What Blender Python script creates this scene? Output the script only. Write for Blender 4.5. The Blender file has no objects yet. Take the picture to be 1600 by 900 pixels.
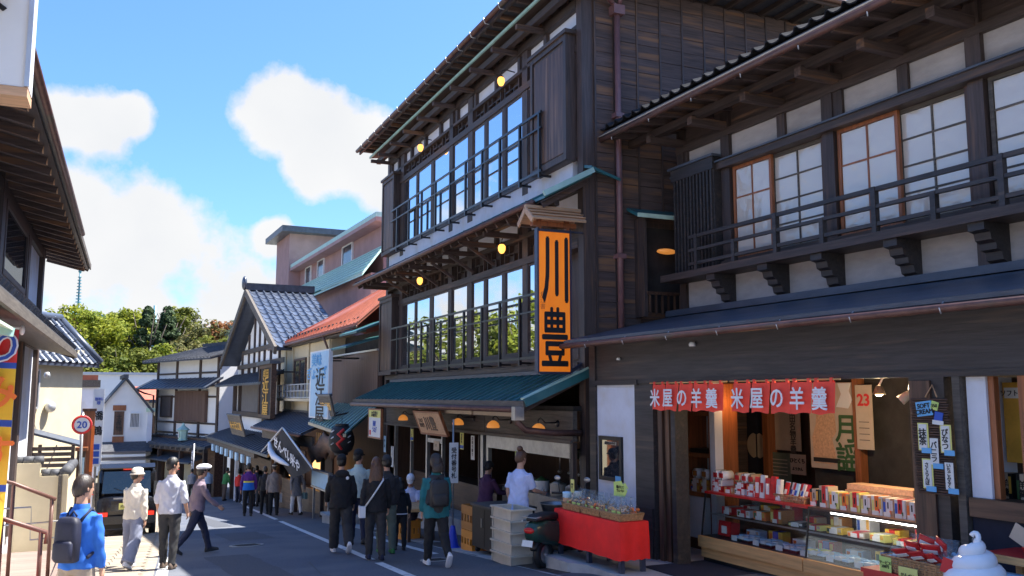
import bpy, bmesh, math, random
import numpy as np
from mathutils import Matrix, Vector, Euler
R = math.radians
rnd = random.Random(7)
sc = bpy.context.scene
COL = sc.collection

# ---------------------------------------------------------------- camera
cam = bpy.data.objects.new("camera", bpy.data.cameras.new("camera"))
COL.objects.link(cam)
cam.data.sensor_width = 36.0
cam.data.lens = 1385.0 / 1600 * 36.0
cam.data.clip_end = 3000
cam.location = (0, 0, 1.55)
cam.rotation_euler = (R(90 + 6.957), 0, R(-25.85))
sc.camera = cam

# ---------------------------------------------------------------- sky and sun
SUN_EL, SUN_AZ = R(63), R(90)          # sun over the right-hand (+X) roofs
world = bpy.data.worlds.new("World")
sc.world = world
world.use_nodes = True
wn, wl = world.node_tree.nodes, world.node_tree.links
wn.clear()
w_out = wn.new("ShaderNodeOutputWorld")
w_bg = wn.new("ShaderNodeBackground")
w_bg.inputs[1].default_value = 0.15
w_sky = wn.new("ShaderNodeTexSky")
w_sky.sky_type = 'NISHITA'
w_sky.sun_disc = False
w_sky.sun_elevation = SUN_EL
w_sky.sun_rotation = SUN_AZ
w_sky.air_density = 1.0
w_sky.dust_density = 1.1
w_sky.ozone_density = 1.6
w_tc = wn.new("ShaderNodeTexCoord")

def wmath(op, a, b=None, c=None):
    n = wn.new("ShaderNodeMath"); n.operation = op
    for i, v in enumerate((a, b, c)):
        if v is None: continue
        if isinstance(v, (int, float)): n.inputs[i].default_value = v
        else: wl.new(v, n.inputs[i])
    return n.outputs[0]
def cloud_field():
    """cumulus built from soft discs of the sky dome, broken up by noise"""
    nz = wn.new("ShaderNodeTexNoise"); nz.inputs["Scale"].default_value = 9.0
    nz.inputs["Detail"].default_value = 7.0; nz.inputs["Roughness"].default_value = 0.6
    wl.new(w_tc.outputs["Generated"], nz.inputs["Vector"])
    nf = wn.new("ShaderNodeTexNoise"); nf.inputs["Scale"].default_value = 2.6
    nf.inputs["Detail"].default_value = 5.0
    wl.new(w_tc.outputs["Generated"], nf.inputs["Vector"])
    total = None
    for (d, rad) in CLOUDS:
        dp = wn.new("ShaderNodeVectorMath"); dp.operation = 'DOT_PRODUCT'
        wl.new(w_tc.outputs["Generated"], dp.inputs[0]); dp.inputs[1].default_value = d
        ang = wmath('ARCCOSINE', wmath('MINIMUM', dp.outputs["Value"], 0.99999))
        v = wmath('SUBTRACT', 1.0, wmath('DIVIDE', ang, rad))
        total = v if total is None else wmath('SMOOTH_MAX', total, v, 0.25)
    sep = wn.new("ShaderNodeSeparateXYZ"); wl.new(w_tc.outputs["Generated"], sep.inputs[0])
    # a bank of cloud along the horizon all the way round
    bank = wmath('MULTIPLY', wmath('SUBTRACT', 0.165, sep.outputs[2]), 4.5)
    total = wmath('SMOOTH_MAX', total, bank, 0.2)
    # fair-weather cumulus anywhere else in the dome
    scat = wmath('SUBTRACT', wmath('MULTIPLY', nf.outputs[0], 3.0), 1.95)
    total = wmath('SMOOTH_MAX', total, scat, 0.1)
    n1 = wmath('MULTIPLY', wmath('SUBTRACT', nz.outputs[0], 0.5), 1.9)
    f = wmath('ADD', total, n1)
    return wmath('MULTIPLY', wmath('SMOOTH_MIN', wmath('MAXIMUM', wmath('MULTIPLY', f, 3.4), 0.0), 1.0, 0.2), 1.0)
def pixdir(u, v):
    p, y = R(6.957), R(25.85)
    F = Vector((math.sin(y) * math.cos(p), math.cos(y) * math.cos(p), math.sin(p)))
    Rr = Vector((math.cos(y), -math.sin(y), 0)); U = Rr.cross(F)
    return (F + Rr * ((u - 800) / 1385) + U * ((450 - v) / 1385)).normalized()
CLOUDS = [(pixdir(*c[:2]), c[2]) for c in [(440, 178, .050), (505, 200, .056), (565, 232, .058), (490, 262, .040), (620, 270, .05),
                                            (150, 195, .04), (100, 190, .04), (195, 185, .028), (60, 190, .04), (100, 365, .09), (20, 350, .1), (210, 375, .06), (430, 372, .028)]]
w_f = cloud_field()
w_mix = wn.new("ShaderNodeMix"); w_mix.data_type = 'RGBA'
w_tint = wn.new("ShaderNodeMix"); w_tint.data_type = 'RGBA'; w_tint.blend_type = 'MULTIPLY'
w_tint.inputs[0].default_value = 1.0
w_tint.inputs[7].default_value = (0.255, 0.375, 0.54, 1)
wl.new(w_sky.outputs[0], w_tint.inputs[6])
wl.new(w_f, w_mix.inputs[0])
wl.new(w_tint.outputs[2], w_mix.inputs[6])
w_cn = wn.new("ShaderNodeTexNoise"); w_cn.inputs["Scale"].default_value = 6.0; w_cn.inputs["Detail"].default_value = 6.0
wl.new(w_tc.outputs["Generated"], w_cn.inputs["Vector"])
w_cr = wn.new("ShaderNodeMix"); w_cr.data_type = 'RGBA'
w_cr.inputs[6].default_value = (1.52, 1.55, 1.60, 1); w_cr.inputs[7].default_value = (1.72, 1.72, 1.72, 1)
wl.new(wmath('MULTIPLY', wmath('SUBTRACT', w_cn.outputs[0], 0.32), 2.8), w_cr.inputs[0])
wl.new(w_cr.outputs[2], w_mix.inputs[7])
wl.new(w_mix.outputs[2], w_bg.inputs[0])
wl.new(w_bg.outputs[0], w_out.inputs[0])
sun = bpy.data.objects.new("sun", bpy.data.lights.new("sun", 'SUN'))
COL.objects.link(sun)
sun.data.energy = 4.3
sun.data.angle = R(0.5)
sun.data.color = (1.0, 0.95, 0.86)
sun.rotation_euler = Vector((-math.cos(SUN_EL) * math.sin(SUN_AZ), -math.cos(SUN_EL) * math.cos(SUN_AZ), -math.sin(SUN_EL))).to_track_quat('-Z', 'Y').to_euler()
sun.location = (20, 10, 30)
sc.view_settings.view_transform = 'Standard'
sc.view_settings.look = 'None'
sc.view_settings.exposure = 1.95
sc.view_settings.gamma = 1.0
sc.render.engine = 'CYCLES'
sc.cycles.max_bounces = 6
sc.cycles.transparent_max_bounces = 12

# ---------------------------------------------------------------- materials
MATS = {}
def M(name, col, rough=0.7, metal=0.0, var=0.12, scale=4.0, stretch=(1, 1, 1), bump=0.0, col2=None, rand=0.0,
      spec=0.5, emit=None, estr=0.0, contrast=(0.35, 0.65), detail=6.0, wear=None, wear_amt=(0.58, 0.72), wear_scale=1.3):
    """procedural surface: two tones broken up by stretched noise, optional wear patches, tint by object"""
    m = bpy.data.materials.new(name); m.use_nodes = True
    n, l = m.node_tree.nodes, m.node_tree.links
    b = n["Principled BSDF"]
    b.inputs["Roughness"].default_value = rough
    b.inputs["Metallic"].default_value = metal
    b.inputs["Specular IOR Level"].default_value = spec
    geo = n.new("ShaderNodeNewGeometry")
    oi = n.new("ShaderNodeObjectInfo")
    off = n.new("ShaderNodeVectorMath"); off.operation = 'SCALE'; off.inputs[0].default_value = (31, 17, 53)
    l.new(oi.outputs["Random"], off.inputs["Scale"])
    add = n.new("ShaderNodeVectorMath"); add.operation = 'ADD'
    l.new(geo.outputs["Position"], add.inputs[0]); l.new(off.outputs[0], add.inputs[1])
    mp = n.new("ShaderNodeVectorMath"); mp.operation = 'MULTIPLY'; mp.inputs[1].default_value = stretch
    l.new(add.outputs[0], mp.inputs[0])
    nz = n.new("ShaderNodeTexNoise"); nz.inputs["Scale"].default_value = scale; nz.inputs["Detail"].default_value = detail
    nz.inputs["Roughness"].default_value = 0.65
    l.new(mp.outputs[0], nz.inputs["Vector"])
    rp = n.new("ShaderNodeMapRange"); rp.inputs[1].default_value = contrast[0]; rp.inputs[2].default_value = contrast[1]
    l.new(nz.outputs[0], rp.inputs[0])
    c1 = tuple(max(0, c * (1 - var)) for c in col[:3]) + (1,)
    c2 = (tuple(col2) + (1,)) if col2 else tuple(min(1, c * (1 + var)) for c in col[:3]) + (1,)
    mx = n.new("ShaderNodeMix"); mx.data_type = 'RGBA'; mx.inputs[6].default_value = c1; mx.inputs[7].default_value = c2
    l.new(rp.outputs[0], mx.inputs[0])
    out = mx.outputs[2]
    if wear:
        nw = n.new("ShaderNodeTexNoise"); nw.inputs["Scale"].default_value = wear_scale; nw.inputs["Detail"].default_value = 4
        l.new(mp.outputs[0], nw.inputs["Vector"])
        rw = n.new("ShaderNodeMapRange"); rw.inputs[1].default_value = wear_amt[0]; rw.inputs[2].default_value = wear_amt[1]
        l.new(nw.outputs[0], rw.inputs[0])
        mw = n.new("ShaderNodeMix"); mw.data_type = 'RGBA'; mw.inputs[7].default_value = tuple(wear) + (1,)
        l.new(rw.outputs[0], mw.inputs[0]); l.new(out, mw.inputs[6]); out = mw.outputs[2]
    if rand:
        hv = n.new("ShaderNodeHueSaturation")
        mr = n.new("ShaderNodeMapRange"); mr.inputs[3].default_value = 1 - rand; mr.inputs[4].default_value = 1 + rand
        l.new(oi.outputs["Random"], mr.inputs[0]); l.new(mr.outputs[0], hv.inputs["Value"]); l.new(out, hv.inputs["Color"])
        out = hv.outputs[0]
    l.new(out, b.inputs["Base Color"])
    if bump:
        bp = n.new("ShaderNodeBump"); bp.inputs["Strength"].default_value = bump; bp.inputs["Distance"].default_value = 0.01
        l.new(nz.outputs[0], bp.inputs["Height"]); l.new(bp.outputs[0], b.inputs["Normal"])
    if emit:
        b.inputs["Emission Color"].default_value = tuple(emit) + (1,); b.inputs["Emission Strength"].default_value = estr
    MATS[name] = m
    return m
def glassy(name, tint, refl, rough=0.02, dark=(0.02, 0.025, 0.03), trans=0.0, wave=0.0, wscale=14.0):
    """window glass: part mirror, part see-through, over the dark of a room"""
    m = bpy.data.materials.new(name); m.use_nodes = True
    n, l = m.node_tree.nodes, m.node_tree.links
    n.remove(n["Principled BSDF"])
    out = n["Material Output"]
    g = n.new("ShaderNodeBsdfGlossy"); g.inputs["Roughness"].default_value = rough; g.inputs["Color"].default_value = tuple(tint) + (1,)
    d = n.new("ShaderNodeBsdfDiffuse"); d.inputs["Color"].default_value = tuple(dark) + (1,)
    t = n.new("ShaderNodeBsdfTransparent"); t.inputs["Color"].default_value = (0.93, 0.96, 0.96, 1)
    m1 = n.new("ShaderNodeMixShader"); m1.inputs[0].default_value = trans
    l.new(d.outputs[0], m1.inputs[1]); l.new(t.outputs[0], m1.inputs[2])
    m2 = n.new("ShaderNodeMixShader"); m2.inputs[0].default_value = refl
    l.new(m1.outputs[0], m2.inputs[1]); l.new(g.outputs[0], m2.inputs[2])
    l.new(m2.outputs[0], out.inputs[0])
    if wave:
        geo = n.new("ShaderNodeNewGeometry")
        nz = n.new("ShaderNodeTexNoise"); nz.inputs["Scale"].default_value = wscale; nz.inputs["Detail"].default_value = 2
        l.new(geo.outputs["Position"], nz.inputs["Vector"])
        bp = n.new("ShaderNodeBump"); bp.inputs["Strength"].default_value = wave; bp.inputs["Distance"].default_value = 0.02
        l.new(nz.outputs[0], bp.inputs["Height"]); l.new(bp.outputs[0], g.inputs["Normal"])
    MATS[name] = m
    return m
GY = (9, 0.5, 9); GZ = (9, 9, 0.5); GX = (0.5, 9, 9)
M('wood_y', (.058, .040, .034), .55, stretch=GY, scale=3, var=.35, bump=.25, rand=.18, wear=(.135, .076, .046))
M('wood_x', (.082, .055, .049), .75, stretch=GX, scale=3, var=.35, bump=.25, rand=.12, wear=(.22, .11, .055), wear_amt=(.52, .68), wear_scale=.9)
M('wood_z', (.060, .041, .036), .55, stretch=GZ, scale=3, var=.35, bump=.25, rand=.18, wear=(.135, .076, .046))
M('wood_black', (.036, .031, .031), .5, stretch=GY, scale=3, var=.35, bump=.25, rand=.15, wear=(.080, .058, .046))
M('wood_brown_z', (.075, .038, .024), .5, stretch=GZ, scale=3, var=.4, bump=.3, rand=.15, wear=(.19, .10, .055), wear_amt=(.5, .7))
M('wood_brown_y', (.075, .038, .024), .5, stretch=GY, scale=3, var=.4, bump=.3, rand=.15, wear=(.16, .085, .05), wear_amt=(.5, .7))
M('wood_orange', (.28, .095, .035), .45, stretch=GZ, scale=3, var=.3, bump=.1, rand=.1)
M('wood_light', (.66, .36, .14), .5, stretch=GY, scale=3, var=.18, bump=.1, rand=.1)
M('wood_grey_y', (.10, .085, .072), .7, stretch=GY, scale=3, var=.35, bump=.25, rand=.15)
M('wood_deck', (.20, .145, .12), .7, stretch=GX, scale=3, var=.25, bump=.2, rand=.15)
M('wood_pale', (.55, .33, .19), .6, stretch=GX, scale=3, var=.2, bump=.15, rand=.1)
M('plaster', (.68, .70, .77), .85, var=.06, scale=2.2, bump=.05, wear=(.60, .57, .53), wear_amt=(.55, .75))
M('plaster_rough', (.40, .37, .36), .9, var=.14, scale=3.5, bump=.9, stretch=(1, .5, 1.4), wear=(.28, .25, .24))
M('plaster_cream', (.62, .53, .36), .85, var=.06, scale=2, bump=.05)
M('plaster_pink', (.40, .25, .24), .85, var=.08, scale=1.2, bump=.05, wear=(.33, .20, .20), wear_amt=(.5, .8))
M('plaster_white', (.80, .80, .79), .85, var=.03, scale=1.2)
M('metal_green', (.030, .135, .145), .4, var=.25, scale=2, spec=.6, wear=(.05, .17, .17), stretch=(1, 3, 1))
M('metal_verge', (.50, .66, .52), .5, var=.15, scale=4)
M('metal_teal_roof', (.38, .58, .52), .5, var=.12, scale=1.5, stretch=(1, 4, 1))
M('metal_bluegrey', (.065, .075, .095), .45, var=.25, scale=2, spec=.6, rand=.12, stretch=(2, .6, 2))
M('copper', (.13, .062, .048), .45, metal=.2, var=.25, scale=5, wear=(.10, .085, .06))
M('pipe_mauve', (.20, .10, .10), .4, var=.15, scale=5)
M('roof_red', (.36, .10, .055), .6, var=.18, scale=3, rand=.06, stretch=(1, .4, 1))
M('tile_blue', (.06, .075, .11), .35, var=.2, scale=3, spec=.7, rand=.25)
M('tile_grey', (.075, .078, .09), .62, var=.25, scale=5, spec=.3, rand=.2)
M('black', (.012, .012, .014), .45, var=.3)
M('black_metal', (.014, .014, .017), .35, var=.3, spec=.6)
M('steel', (.36, .36, .36), .38, metal=.75, var=.15, scale=6)
M('tile_dark', (.028, .029, .034), .9, var=.25, scale=5, spec=.05, rand=.2)
M('steel_blue', (.05, .06, .10), .4, metal=.3, var=.1)
M('aluminium', (.55, .56, .58), .4, metal=.5, var=.08)
M('white', (.80, .80, .80), .5, var=.03)
M('white_gloss', (.82, .82, .84), .22, var=.02)
M('paper', (.74, .73, .70), .8, var=.04)
M('paper_yellow', (.74, .70, .22), .8, var=.05)
M('paper_lime', (.58, .72, .20), .8, var=.05)
M('paper_blue', (.16, .44, .74), .7, var=.05)
M('paper_lblue', (.45, .66, .82), .7, var=.05)
M('paper_tan', (.50, .40, .30), .8, var=.08)
M('paper_olive', (.14, .16, .11), .8, var=.2)
M('ink', (.012, .012, .014), .6, var=.1)
M('ink_white', (.80, .80, .82), .7, var=.02)
M('ink_red', (.62, .03, .03), .6, var=.05)
M('ink_blue', (.03, .10, .48), .6, var=.05)
M('ink_green', (.035, .10, .03), .6, var=.1)
M('ink_gold', (.72, .40, .06), .4, var=.15, metal=.2)
M('ink_orange', (.85, .20, .03), .6, var=.05)
M('sign_orange', (.93, .23, .012), .5, var=.10, scale=3, stretch=(1, 1, .4), col2=(.97, .30, .02), emit=(1.0, .22, .01), estr=.10)  # mild emission added to brighten the shaded board, treated as backlit
M('red_cloth', (.90, .016, .012), .75, var=.1, scale=3)
M('noren_red', (.92, .085, .05), .8, var=.08, scale=3)
M('red_paint', (.55, .02, .02), .4, var=.08)
M('navy_cloth', (.012, .014, .030), .85, var=.2)
M('beige_plastic', (.58, .51, .41), .5, var=.08, rand=.06)
M('orange_plastic', (.72, .27, .03), .45, var=.08, rand=.05)
M('amber_plastic', (.50, .20, .04), .5, var=.1)
M('blue_plastic', (.01, .05, .55), .4, var=.05)
M('wicker', (.40, .22, .10), .7, var=.4, scale=30, bump=.6)
M('concrete', (.36, .36, .36), .9, var=.15, scale=3, bump=.3, wear=(.24, .24, .25))
M('rubber', (.010, .010, .011), .6, var=.2)
M('lamp_glow', (.9, .45, .12), .5, emit=(1.0, .40, .07), estr=.75)
M('lamp_dim', (.75, .34, .10), .45, emit=(1.0, .35, .06), estr=.12)
M('bulb', (1, .8, .5), .5, emit=(1.0, .62, .25), estr=6.0)
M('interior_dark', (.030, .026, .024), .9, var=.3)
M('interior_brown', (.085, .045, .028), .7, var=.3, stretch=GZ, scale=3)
glassy('glass_mirror', (.93, .96, 1.0), .86, rough=.01, dark=(.05, .055, .065), wave=.10, wscale=.9)
glassy('glass_room', (.8, .85, .9), .30, rough=.02, dark=(.03, .03, .035))
glassy('glass_case', (.9, .95, .95), .035, rough=.02, trans=.97)
glassy('glass_old', (.95, .93, .9), .12, rough=.10, dark=(.60, .54, .47), wave=.8, wscale=6)

# ---------------------------------------------------------------- builders
def link(o): COL.objects.link(o); return o
BASE = {}
def thing(name, label, cat, loc=(0, 0, 0), rz=0.0, group=None, absz=False, world=False):
    """an Empty at the base of a thing; absz: its parts are given with absolute heights"""
    o = link(bpy.data.objects.new(name, None)); o.empty_display_size = .2
    o.location = loc; o.rotation_euler = (0, 0, rz)
    tag(o, label, cat, group)
    BASE[o.name] = Matrix.Translation((0, 0, -loc[2])) if absz else (Matrix.Translation(-Vector(loc)) if world else Matrix())
    return o
def tag(o, label=None, cat=None, group=None, kind=None):
    if label: o['label'] = label
    if cat: o['category'] = cat
    if group: o['group'] = group
    if kind: o['kind'] = kind
    return o
def adopt(o, parent):
    if parent is None: return o
    o.parent = parent
    if parent.name in BASE: o.matrix_parent_inverse = BASE[parent.name]
    else: o.matrix_parent_inverse = parent.matrix_basis.inverted()
    return o
def mesh_obj(name, verts, faces, mat, parent=None, smooth=False, mats=None, fmat=None):
    me = bpy.data.meshes.new(name)
    me.from_pydata(verts, [], faces)
    if mats:
        for k in mats: me.materials.append(MATS[k])
        if fmat is not None: me.polygons.foreach_set('material_index', fmat)
    else: me.materials.append(MATS[mat])
    if smooth: me.polygons.foreach_set('use_smooth', [True] * len(me.polygons))
    me.validate(); me.update()
    return adopt(link(bpy.data.objects.new(name, me)), parent)
CUBE = [(-.5, -.5, -.5), (.5, -.5, -.5), (.5, .5, -.5), (-.5, .5, -.5), (-.5, -.5, .5), (.5, -.5, .5), (.5, .5, .5), (-.5, .5, .5)]
CUBEF = [(0, 3, 2, 1), (4, 5, 6, 7), (0, 1, 5, 4), (1, 2, 6, 5), (2, 3, 7, 6), (3, 0, 4, 7)]
UC = {}
def unit_cube(mat):
    if mat not in UC:
        me = bpy.data.meshes.new('box_' + mat); me.from_pydata(CUBE, [], CUBEF); me.materials.append(MATS[mat]); me.update(); UC[mat] = me
    return UC[mat]
def B(p, name, mat, x0, x1, y0, y1, z0, z1, rot=None):
    o = link(bpy.data.objects.new(name, unit_cube(mat)))
    o.location = ((x0 + x1) / 2, (y0 + y1) / 2, (z0 + z1) / 2)
    o.scale = (abs(x1 - x0), abs(y1 - y0), abs(z1 - z0))
    if rot: o.rotation_euler = rot
    o.update_tag()
    o.matrix_basis = Matrix.LocRotScale(Vector(o.location), Euler(rot) if rot else Euler((0, 0, 0)), Vector(o.scale))
    return adopt(o, p)
def beam(p, name, mat, a, b, w, h, up=(0, 0, 1)):
    """a bar of section w (sideways) by h (along up) from a to b"""
    a, b = Vector(a), Vector(b); d = b - a; L = d.length; y = d / L
    x = y.cross(Vector(up))
    if x.length < 1e-4: x = y.cross(Vector((1, 0, 0)))
    x.normalize(); z = x.cross(y)
    m = Matrix((x * w, y * L, z * h)).transposed().to_4x4(); m.translation = (a + b) / 2
    o = link(bpy.data.objects.new(name, unit_cube(mat))); o.matrix_basis = m
    return adopt(o, p)
class MB:
    """collects shapes for one mesh"""
    def __init__(s): s.v, s.f, s.m, s.k = [], [], [], 0
    def add(s, vs, fs):
        n = len(s.v); s.v += [tuple(q) for q in vs]; s.f += [tuple(i + n for i in f) for f in fs]; s.m += [s.k] * len(fs); return s
    def box(s, x0, x1, y0, y1, z0, z1, mtx=None):
        vs = [Vector(((x0 + x1) / 2 + c[0] * (x1 - x0), (y0 + y1) / 2 + c[1] * (y1 - y0), (z0 + z1) / 2 + c[2] * (z1 - z0))) for c in CUBE]
        if mtx: vs = [mtx @ q for q in vs]
        return s.add(vs, CUBEF)
    def bar(s, a, b, w, h, up=(0, 0, 1)):
        a, b = Vector(a), Vector(b); y = (b - a).normalized(); x = y.cross(Vector(up))
        if x.length < 1e-4: x = y.cross(Vector((1, 0, 0)))
        x.normalize(); z = x.cross(y)
        vs = [q + x * sx * w / 2 + z * sz * h / 2 for q in (a, b) for sx, sz in ((-1, -1), (1, -1), (1, 1), (-1, 1))]
        return s.add(vs, [(0, 1, 2, 3), (7, 6, 5, 4), (0, 4, 5, 1), (1, 5, 6, 2), (2, 6, 7, 3), (3, 7, 4, 0)])
    def tube(s, pts, r, n=8, cap=True):
        pts = [Vector(q) for q in pts]; rings = []
        rs = r if isinstance(r, (list, tuple)) else [r] * len(pts)
        prev = None
        for i, q in enumerate(pts):
            t = (pts[min(i + 1, len(pts) - 1)] - pts[max(i - 1, 0)]).normalized()
            if prev is None:
                u = t.cross(Vector((0, 0, 1)))
                if u.length < .05: u = t.cross(Vector((1, 0, 0)))
            else: u = prev - t * prev.dot(t)
            u.normalize(); prev = u; w = t.cross(u)
            rings.append([q + (u * math.cos(2 * math.pi * k / n) + w * math.sin(2 * math.pi * k / n)) * rs[i] for k in range(n)])
        return s.loft(rings, cap)
    def loft(s, rings, cap=True, closed=True):
        n = len(rings[0]); vs = [q for rg in rings for q in rg]; fs = []
        kk = n if closed else n - 1
        for i in range(len(rings) - 1):
            for k in range(kk):
                a, b = i * n + k, i * n + (k + 1) % n
                fs.append((a, b, b + n, a + n))
        if cap: fs += [tuple(range(n - 1, -1, -1)), tuple((len(rings) - 1) * n + k for k in range(n))]
        return s.add(vs, fs)
    def lathe(s, prof, c=(0, 0, 0), n=16, cap=True):
        return s.loft([[(c[0] + r * math.cos(2 * math.pi * k / n), c[1] + r * math.sin(2 * math.pi * k / n), c[2] + z) for k in range(n)] for r, z in prof], cap)
    def prism(s, poly, d, mtx=None):
        """polygon in xy extruded along z from 0 to d"""
        n = len(poly); vs = [Vector((x, y, 0)) for x, y in poly] + [Vector((x, y, d)) for x, y in poly]
        if mtx: vs = [mtx @ q for q in vs]
        return s.add(vs, [tuple(range(n - 1, -1, -1)), tuple(range(n, 2 * n))] + [(k, (k + 1) % n, (k + 1) % n + n, k + n) for k in range(n)])
    def ell(s, c, r, n=12, m=8, mtx=None):
        vs, fs = [], []
        for i in range(1, m):
            th = math.pi * i / m
            for k in range(n):
                a = 2 * math.pi * k / n
                vs.append(Vector((r[0] * math.sin(th) * math.cos(a), r[1] * math.sin(th) * math.sin(a), r[2] * math.cos(th))))
        top, bot = len(vs), len(vs) + 1
        vs += [Vector((0, 0, r[2])), Vector((0, 0, -r[2]))]
        for k in range(n):
            fs.append((top, k, (k + 1) % n)); fs.append((bot, (m - 2) * n + (k + 1) % n, (m - 2) * n + k))
            for i in range(m - 2):
                a, b = i * n + k, i * n + (k + 1) % n
                fs.append((a, a + n, b + n, b))
        vs = [(mtx @ q if mtx else q) + Vector(c) for q in vs]
        return s.add(vs, fs)
    def build(s, name, mat, parent=None, smooth=False, mats=None):
        return mesh_obj(name, s.v, s.f, mat, parent, smooth, mats, s.m if mats else None)
def tube(p, name, mat, pts, r, n=8): return MB().tube(pts, r, n).build(name, mat, p, True)
def smooth_sharp(o, ang=40):
    me = o.data
    bm = bmesh.new(); bm.from_mesh(me)
    for e in bm.edges:
        e.smooth = not (len(e.link_faces) == 2 and e.calc_face_angle(0) > R(ang))
    for f in bm.faces: f.smooth = True
    bm.to_mesh(me); bm.free()
    return o
TEXTS = []
FACE = {'-x': Matrix(((0, 0, -1), (-1, 0, 0), (0, 1, 0))).to_4x4(), '-y': Matrix(((1, 0, 0), (0, 0, -1), (0, 1, 0))).to_4x4(),
        '+z': Matrix.Identity(4)}
def text(p, name, s, size, mat, loc, face='-x', bold=.02, depth=.004, wide=1.0, vertical=False, lead=1.0, rot=0.0):
    """raised lettering, centred on loc"""
    if vertical: s = '\n'.join(s)
    cu = bpy.data.curves.new(name, 'FONT'); cu.body = s; cu.size = size; cu.align_x = 'CENTER'; cu.align_y = 'CENTER'
    cu.extrude = depth / 2; cu.space_line = lead; cu.resolution_u = 3
    me = bpy.data.meshes.new(name)
    o = link(bpy.data.objects.new(name, me))
    F = FACE[face] if isinstance(face, str) else face
    o.matrix_basis = Matrix.Translation(loc) @ F @ Matrix.Rotation(rot, 4, 'Z') @ Matrix.Diagonal((wide, 1, 1, 1))
    adopt(o, p)
    TEXTS.append((o, cu, mat, bold * size))
    return o
def flush_texts():
    tmp = []
    for o, cu, mat, bd in TEXTS: tmp.append(link(bpy.data.objects.new('tmp_text', cu)))
    dg = bpy.context.evaluated_depsgraph_get(); dg.update()
    for (o, cu, mat, bd), t in zip(TEXTS, tmp):
        me = bpy.data.meshes.new_from_object(t.evaluated_get(dg)); me.name = o.name
        if len(me.vertices):      # centre the ink on the anchor
            co = np.empty(len(me.vertices) * 3); me.vertices.foreach_get('co', co); co = co.reshape(-1, 3)
            co[:, :2] -= (co[:, :2].max(0) + co[:, :2].min(0)) / 2
            me.vertices.foreach_set('co', co.ravel())
            if bd:                    # heavier brush: shifted copies, each a hair further out
                fs0 = [tuple(p.vertices) for p in me.polygons]; n0 = len(co); vs1, fs1 = [], []
                for q, (sx, sy) in enumerate(((0, 0), (1, 0), (-1, 0), (0, 1), (0, -1))):
                    vs1 += [(c[0] + sx * bd, c[1] + sy * bd, c[2] + q * .0005) for c in co]; fs1 += [tuple(i + q * n0 for i in f_) for f_ in fs0]
                m2 = bpy.data.meshes.new(o.name); m2.from_pydata(vs1, [], fs1); m2.update(); bpy.data.meshes.remove(me); me = m2
        me.materials.clear(); me.materials.append(MATS[mat]); old = o.data; o.data = me; bpy.data.meshes.remove(old)
    for t in tmp: bpy.data.objects.remove(t)
def copy_thing(root, loc, rz=None, label=None, group=None):
    def cp(o, par):
        c = o.copy(); COL.objects.link(c)
        if par is not None: c.parent = par
        for ch in o.children: cp(ch, c)
        return c
    r = cp(root, None); r.location = loc
    if rz is not None: r.rotation_euler = (0, 0, rz)
    if label: r['label'] = label
    if group: r['group'] = group
    return r
ORD = ('first', 'second', 'third', 'fourth', 'fifth', 'sixth', 'seventh', 'eighth', 'ninth', 'tenth', 'eleventh', 'twelfth')
def ground_z(y): return -.079 * y
# ================================================================ the ground
M('asphalt', (.080, .092, .124), .92, var=.42, scale=55, bump=.8, wear=(.115, .124, .148), wear_scale=.6, wear_amt=(.44, .60))
M('asphalt_walk', (.10, .104, .118), .9, var=.22, scale=30, bump=.5, wear=(.075, .08, .092), wear_scale=.7)
M('road_paint', (.62, .62, .62), .8, var=.12, scale=14, wear=(.30, .30, .31), wear_amt=(.55, .7), wear_scale=5)
M('paving', (.25, .21, .165), .85, var=.15, scale=3, rand=.12)
M('earth', (.14, .13, .10), .95, var=.2, scale=.5)
def gz(y):
    if y < 62: return -.079 * y
    return -.079 * 62 - .02 * (min(y, 120) - 62)
ys = [-60, -30, -15] + [i * 2.0 for i in range(-5, 36)] + [80, 100, 120, 200, 400, 900, 1500]
xs = [-1500, -500, -150, -60, -30, -15, -8, -4, 0, 4, 8, 15, 30, 60, 150, 500, 1500]
vs = [(x, y, gz(y) - .03) for y in ys for x in xs]
nx = len(xs)
fs = [(i * nx + k, i * nx + k + 1, (i + 1) * nx + k + 1, (i + 1) * nx + k) for i in range(len(ys) - 1) for k in range(nx - 1)]
tag(mesh_obj('ground', vs, fs, 'earth'), kind='structure')
def road_x(y, side):
    """edges of the carriageway: it bends gently to the right going downhill"""
    e = 4.3 + .085 * (y - 12) if y < 40 else 6.68 + .13 * (y - 40)
    w = -1.2 + .135 * (y - 14) if y > 14 else -1.2
    l = 1.05 + .10 * (y - 14) if y > 12 else .85
    return {'right': e, 'left': l}[side]
def strip(name, fn0, fn1, y0, y1, dz, mat, step=1.0, kind='structure', parent=None):
    n = max(2, int((y1 - y0) / step) + 1); v, f = [], []
    for i in range(n):
        y = y0 + (y1 - y0) * i / (n - 1)
        v += [(fn0(y), y, gz(y) + dz), (fn1(y), y, gz(y) + dz)]
    for i in range(n - 1): f.append((2 * i, 2 * i + 1, 2 * i + 3, 2 * i + 2))
    o = mesh_obj(name, v, f, mat, parent)
    if kind and parent is None: tag(o, kind=kind)
    return o
road = strip('road', lambda y: road_x(y, 'left') - .02, lambda y: road_x(y, 'right') + .02, -12, 75, 0, 'asphalt')
strip('walkway', lambda y: road_x(y, 'right'), lambda y: 12.0 + .13 * max(0, y - 40), -12, 75, .002, 'asphalt_walk')
strip('pavement', lambda y: -6.0, lambda y: road_x(y, 'left') + .01, -12, 60, .001, 'paving')
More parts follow.
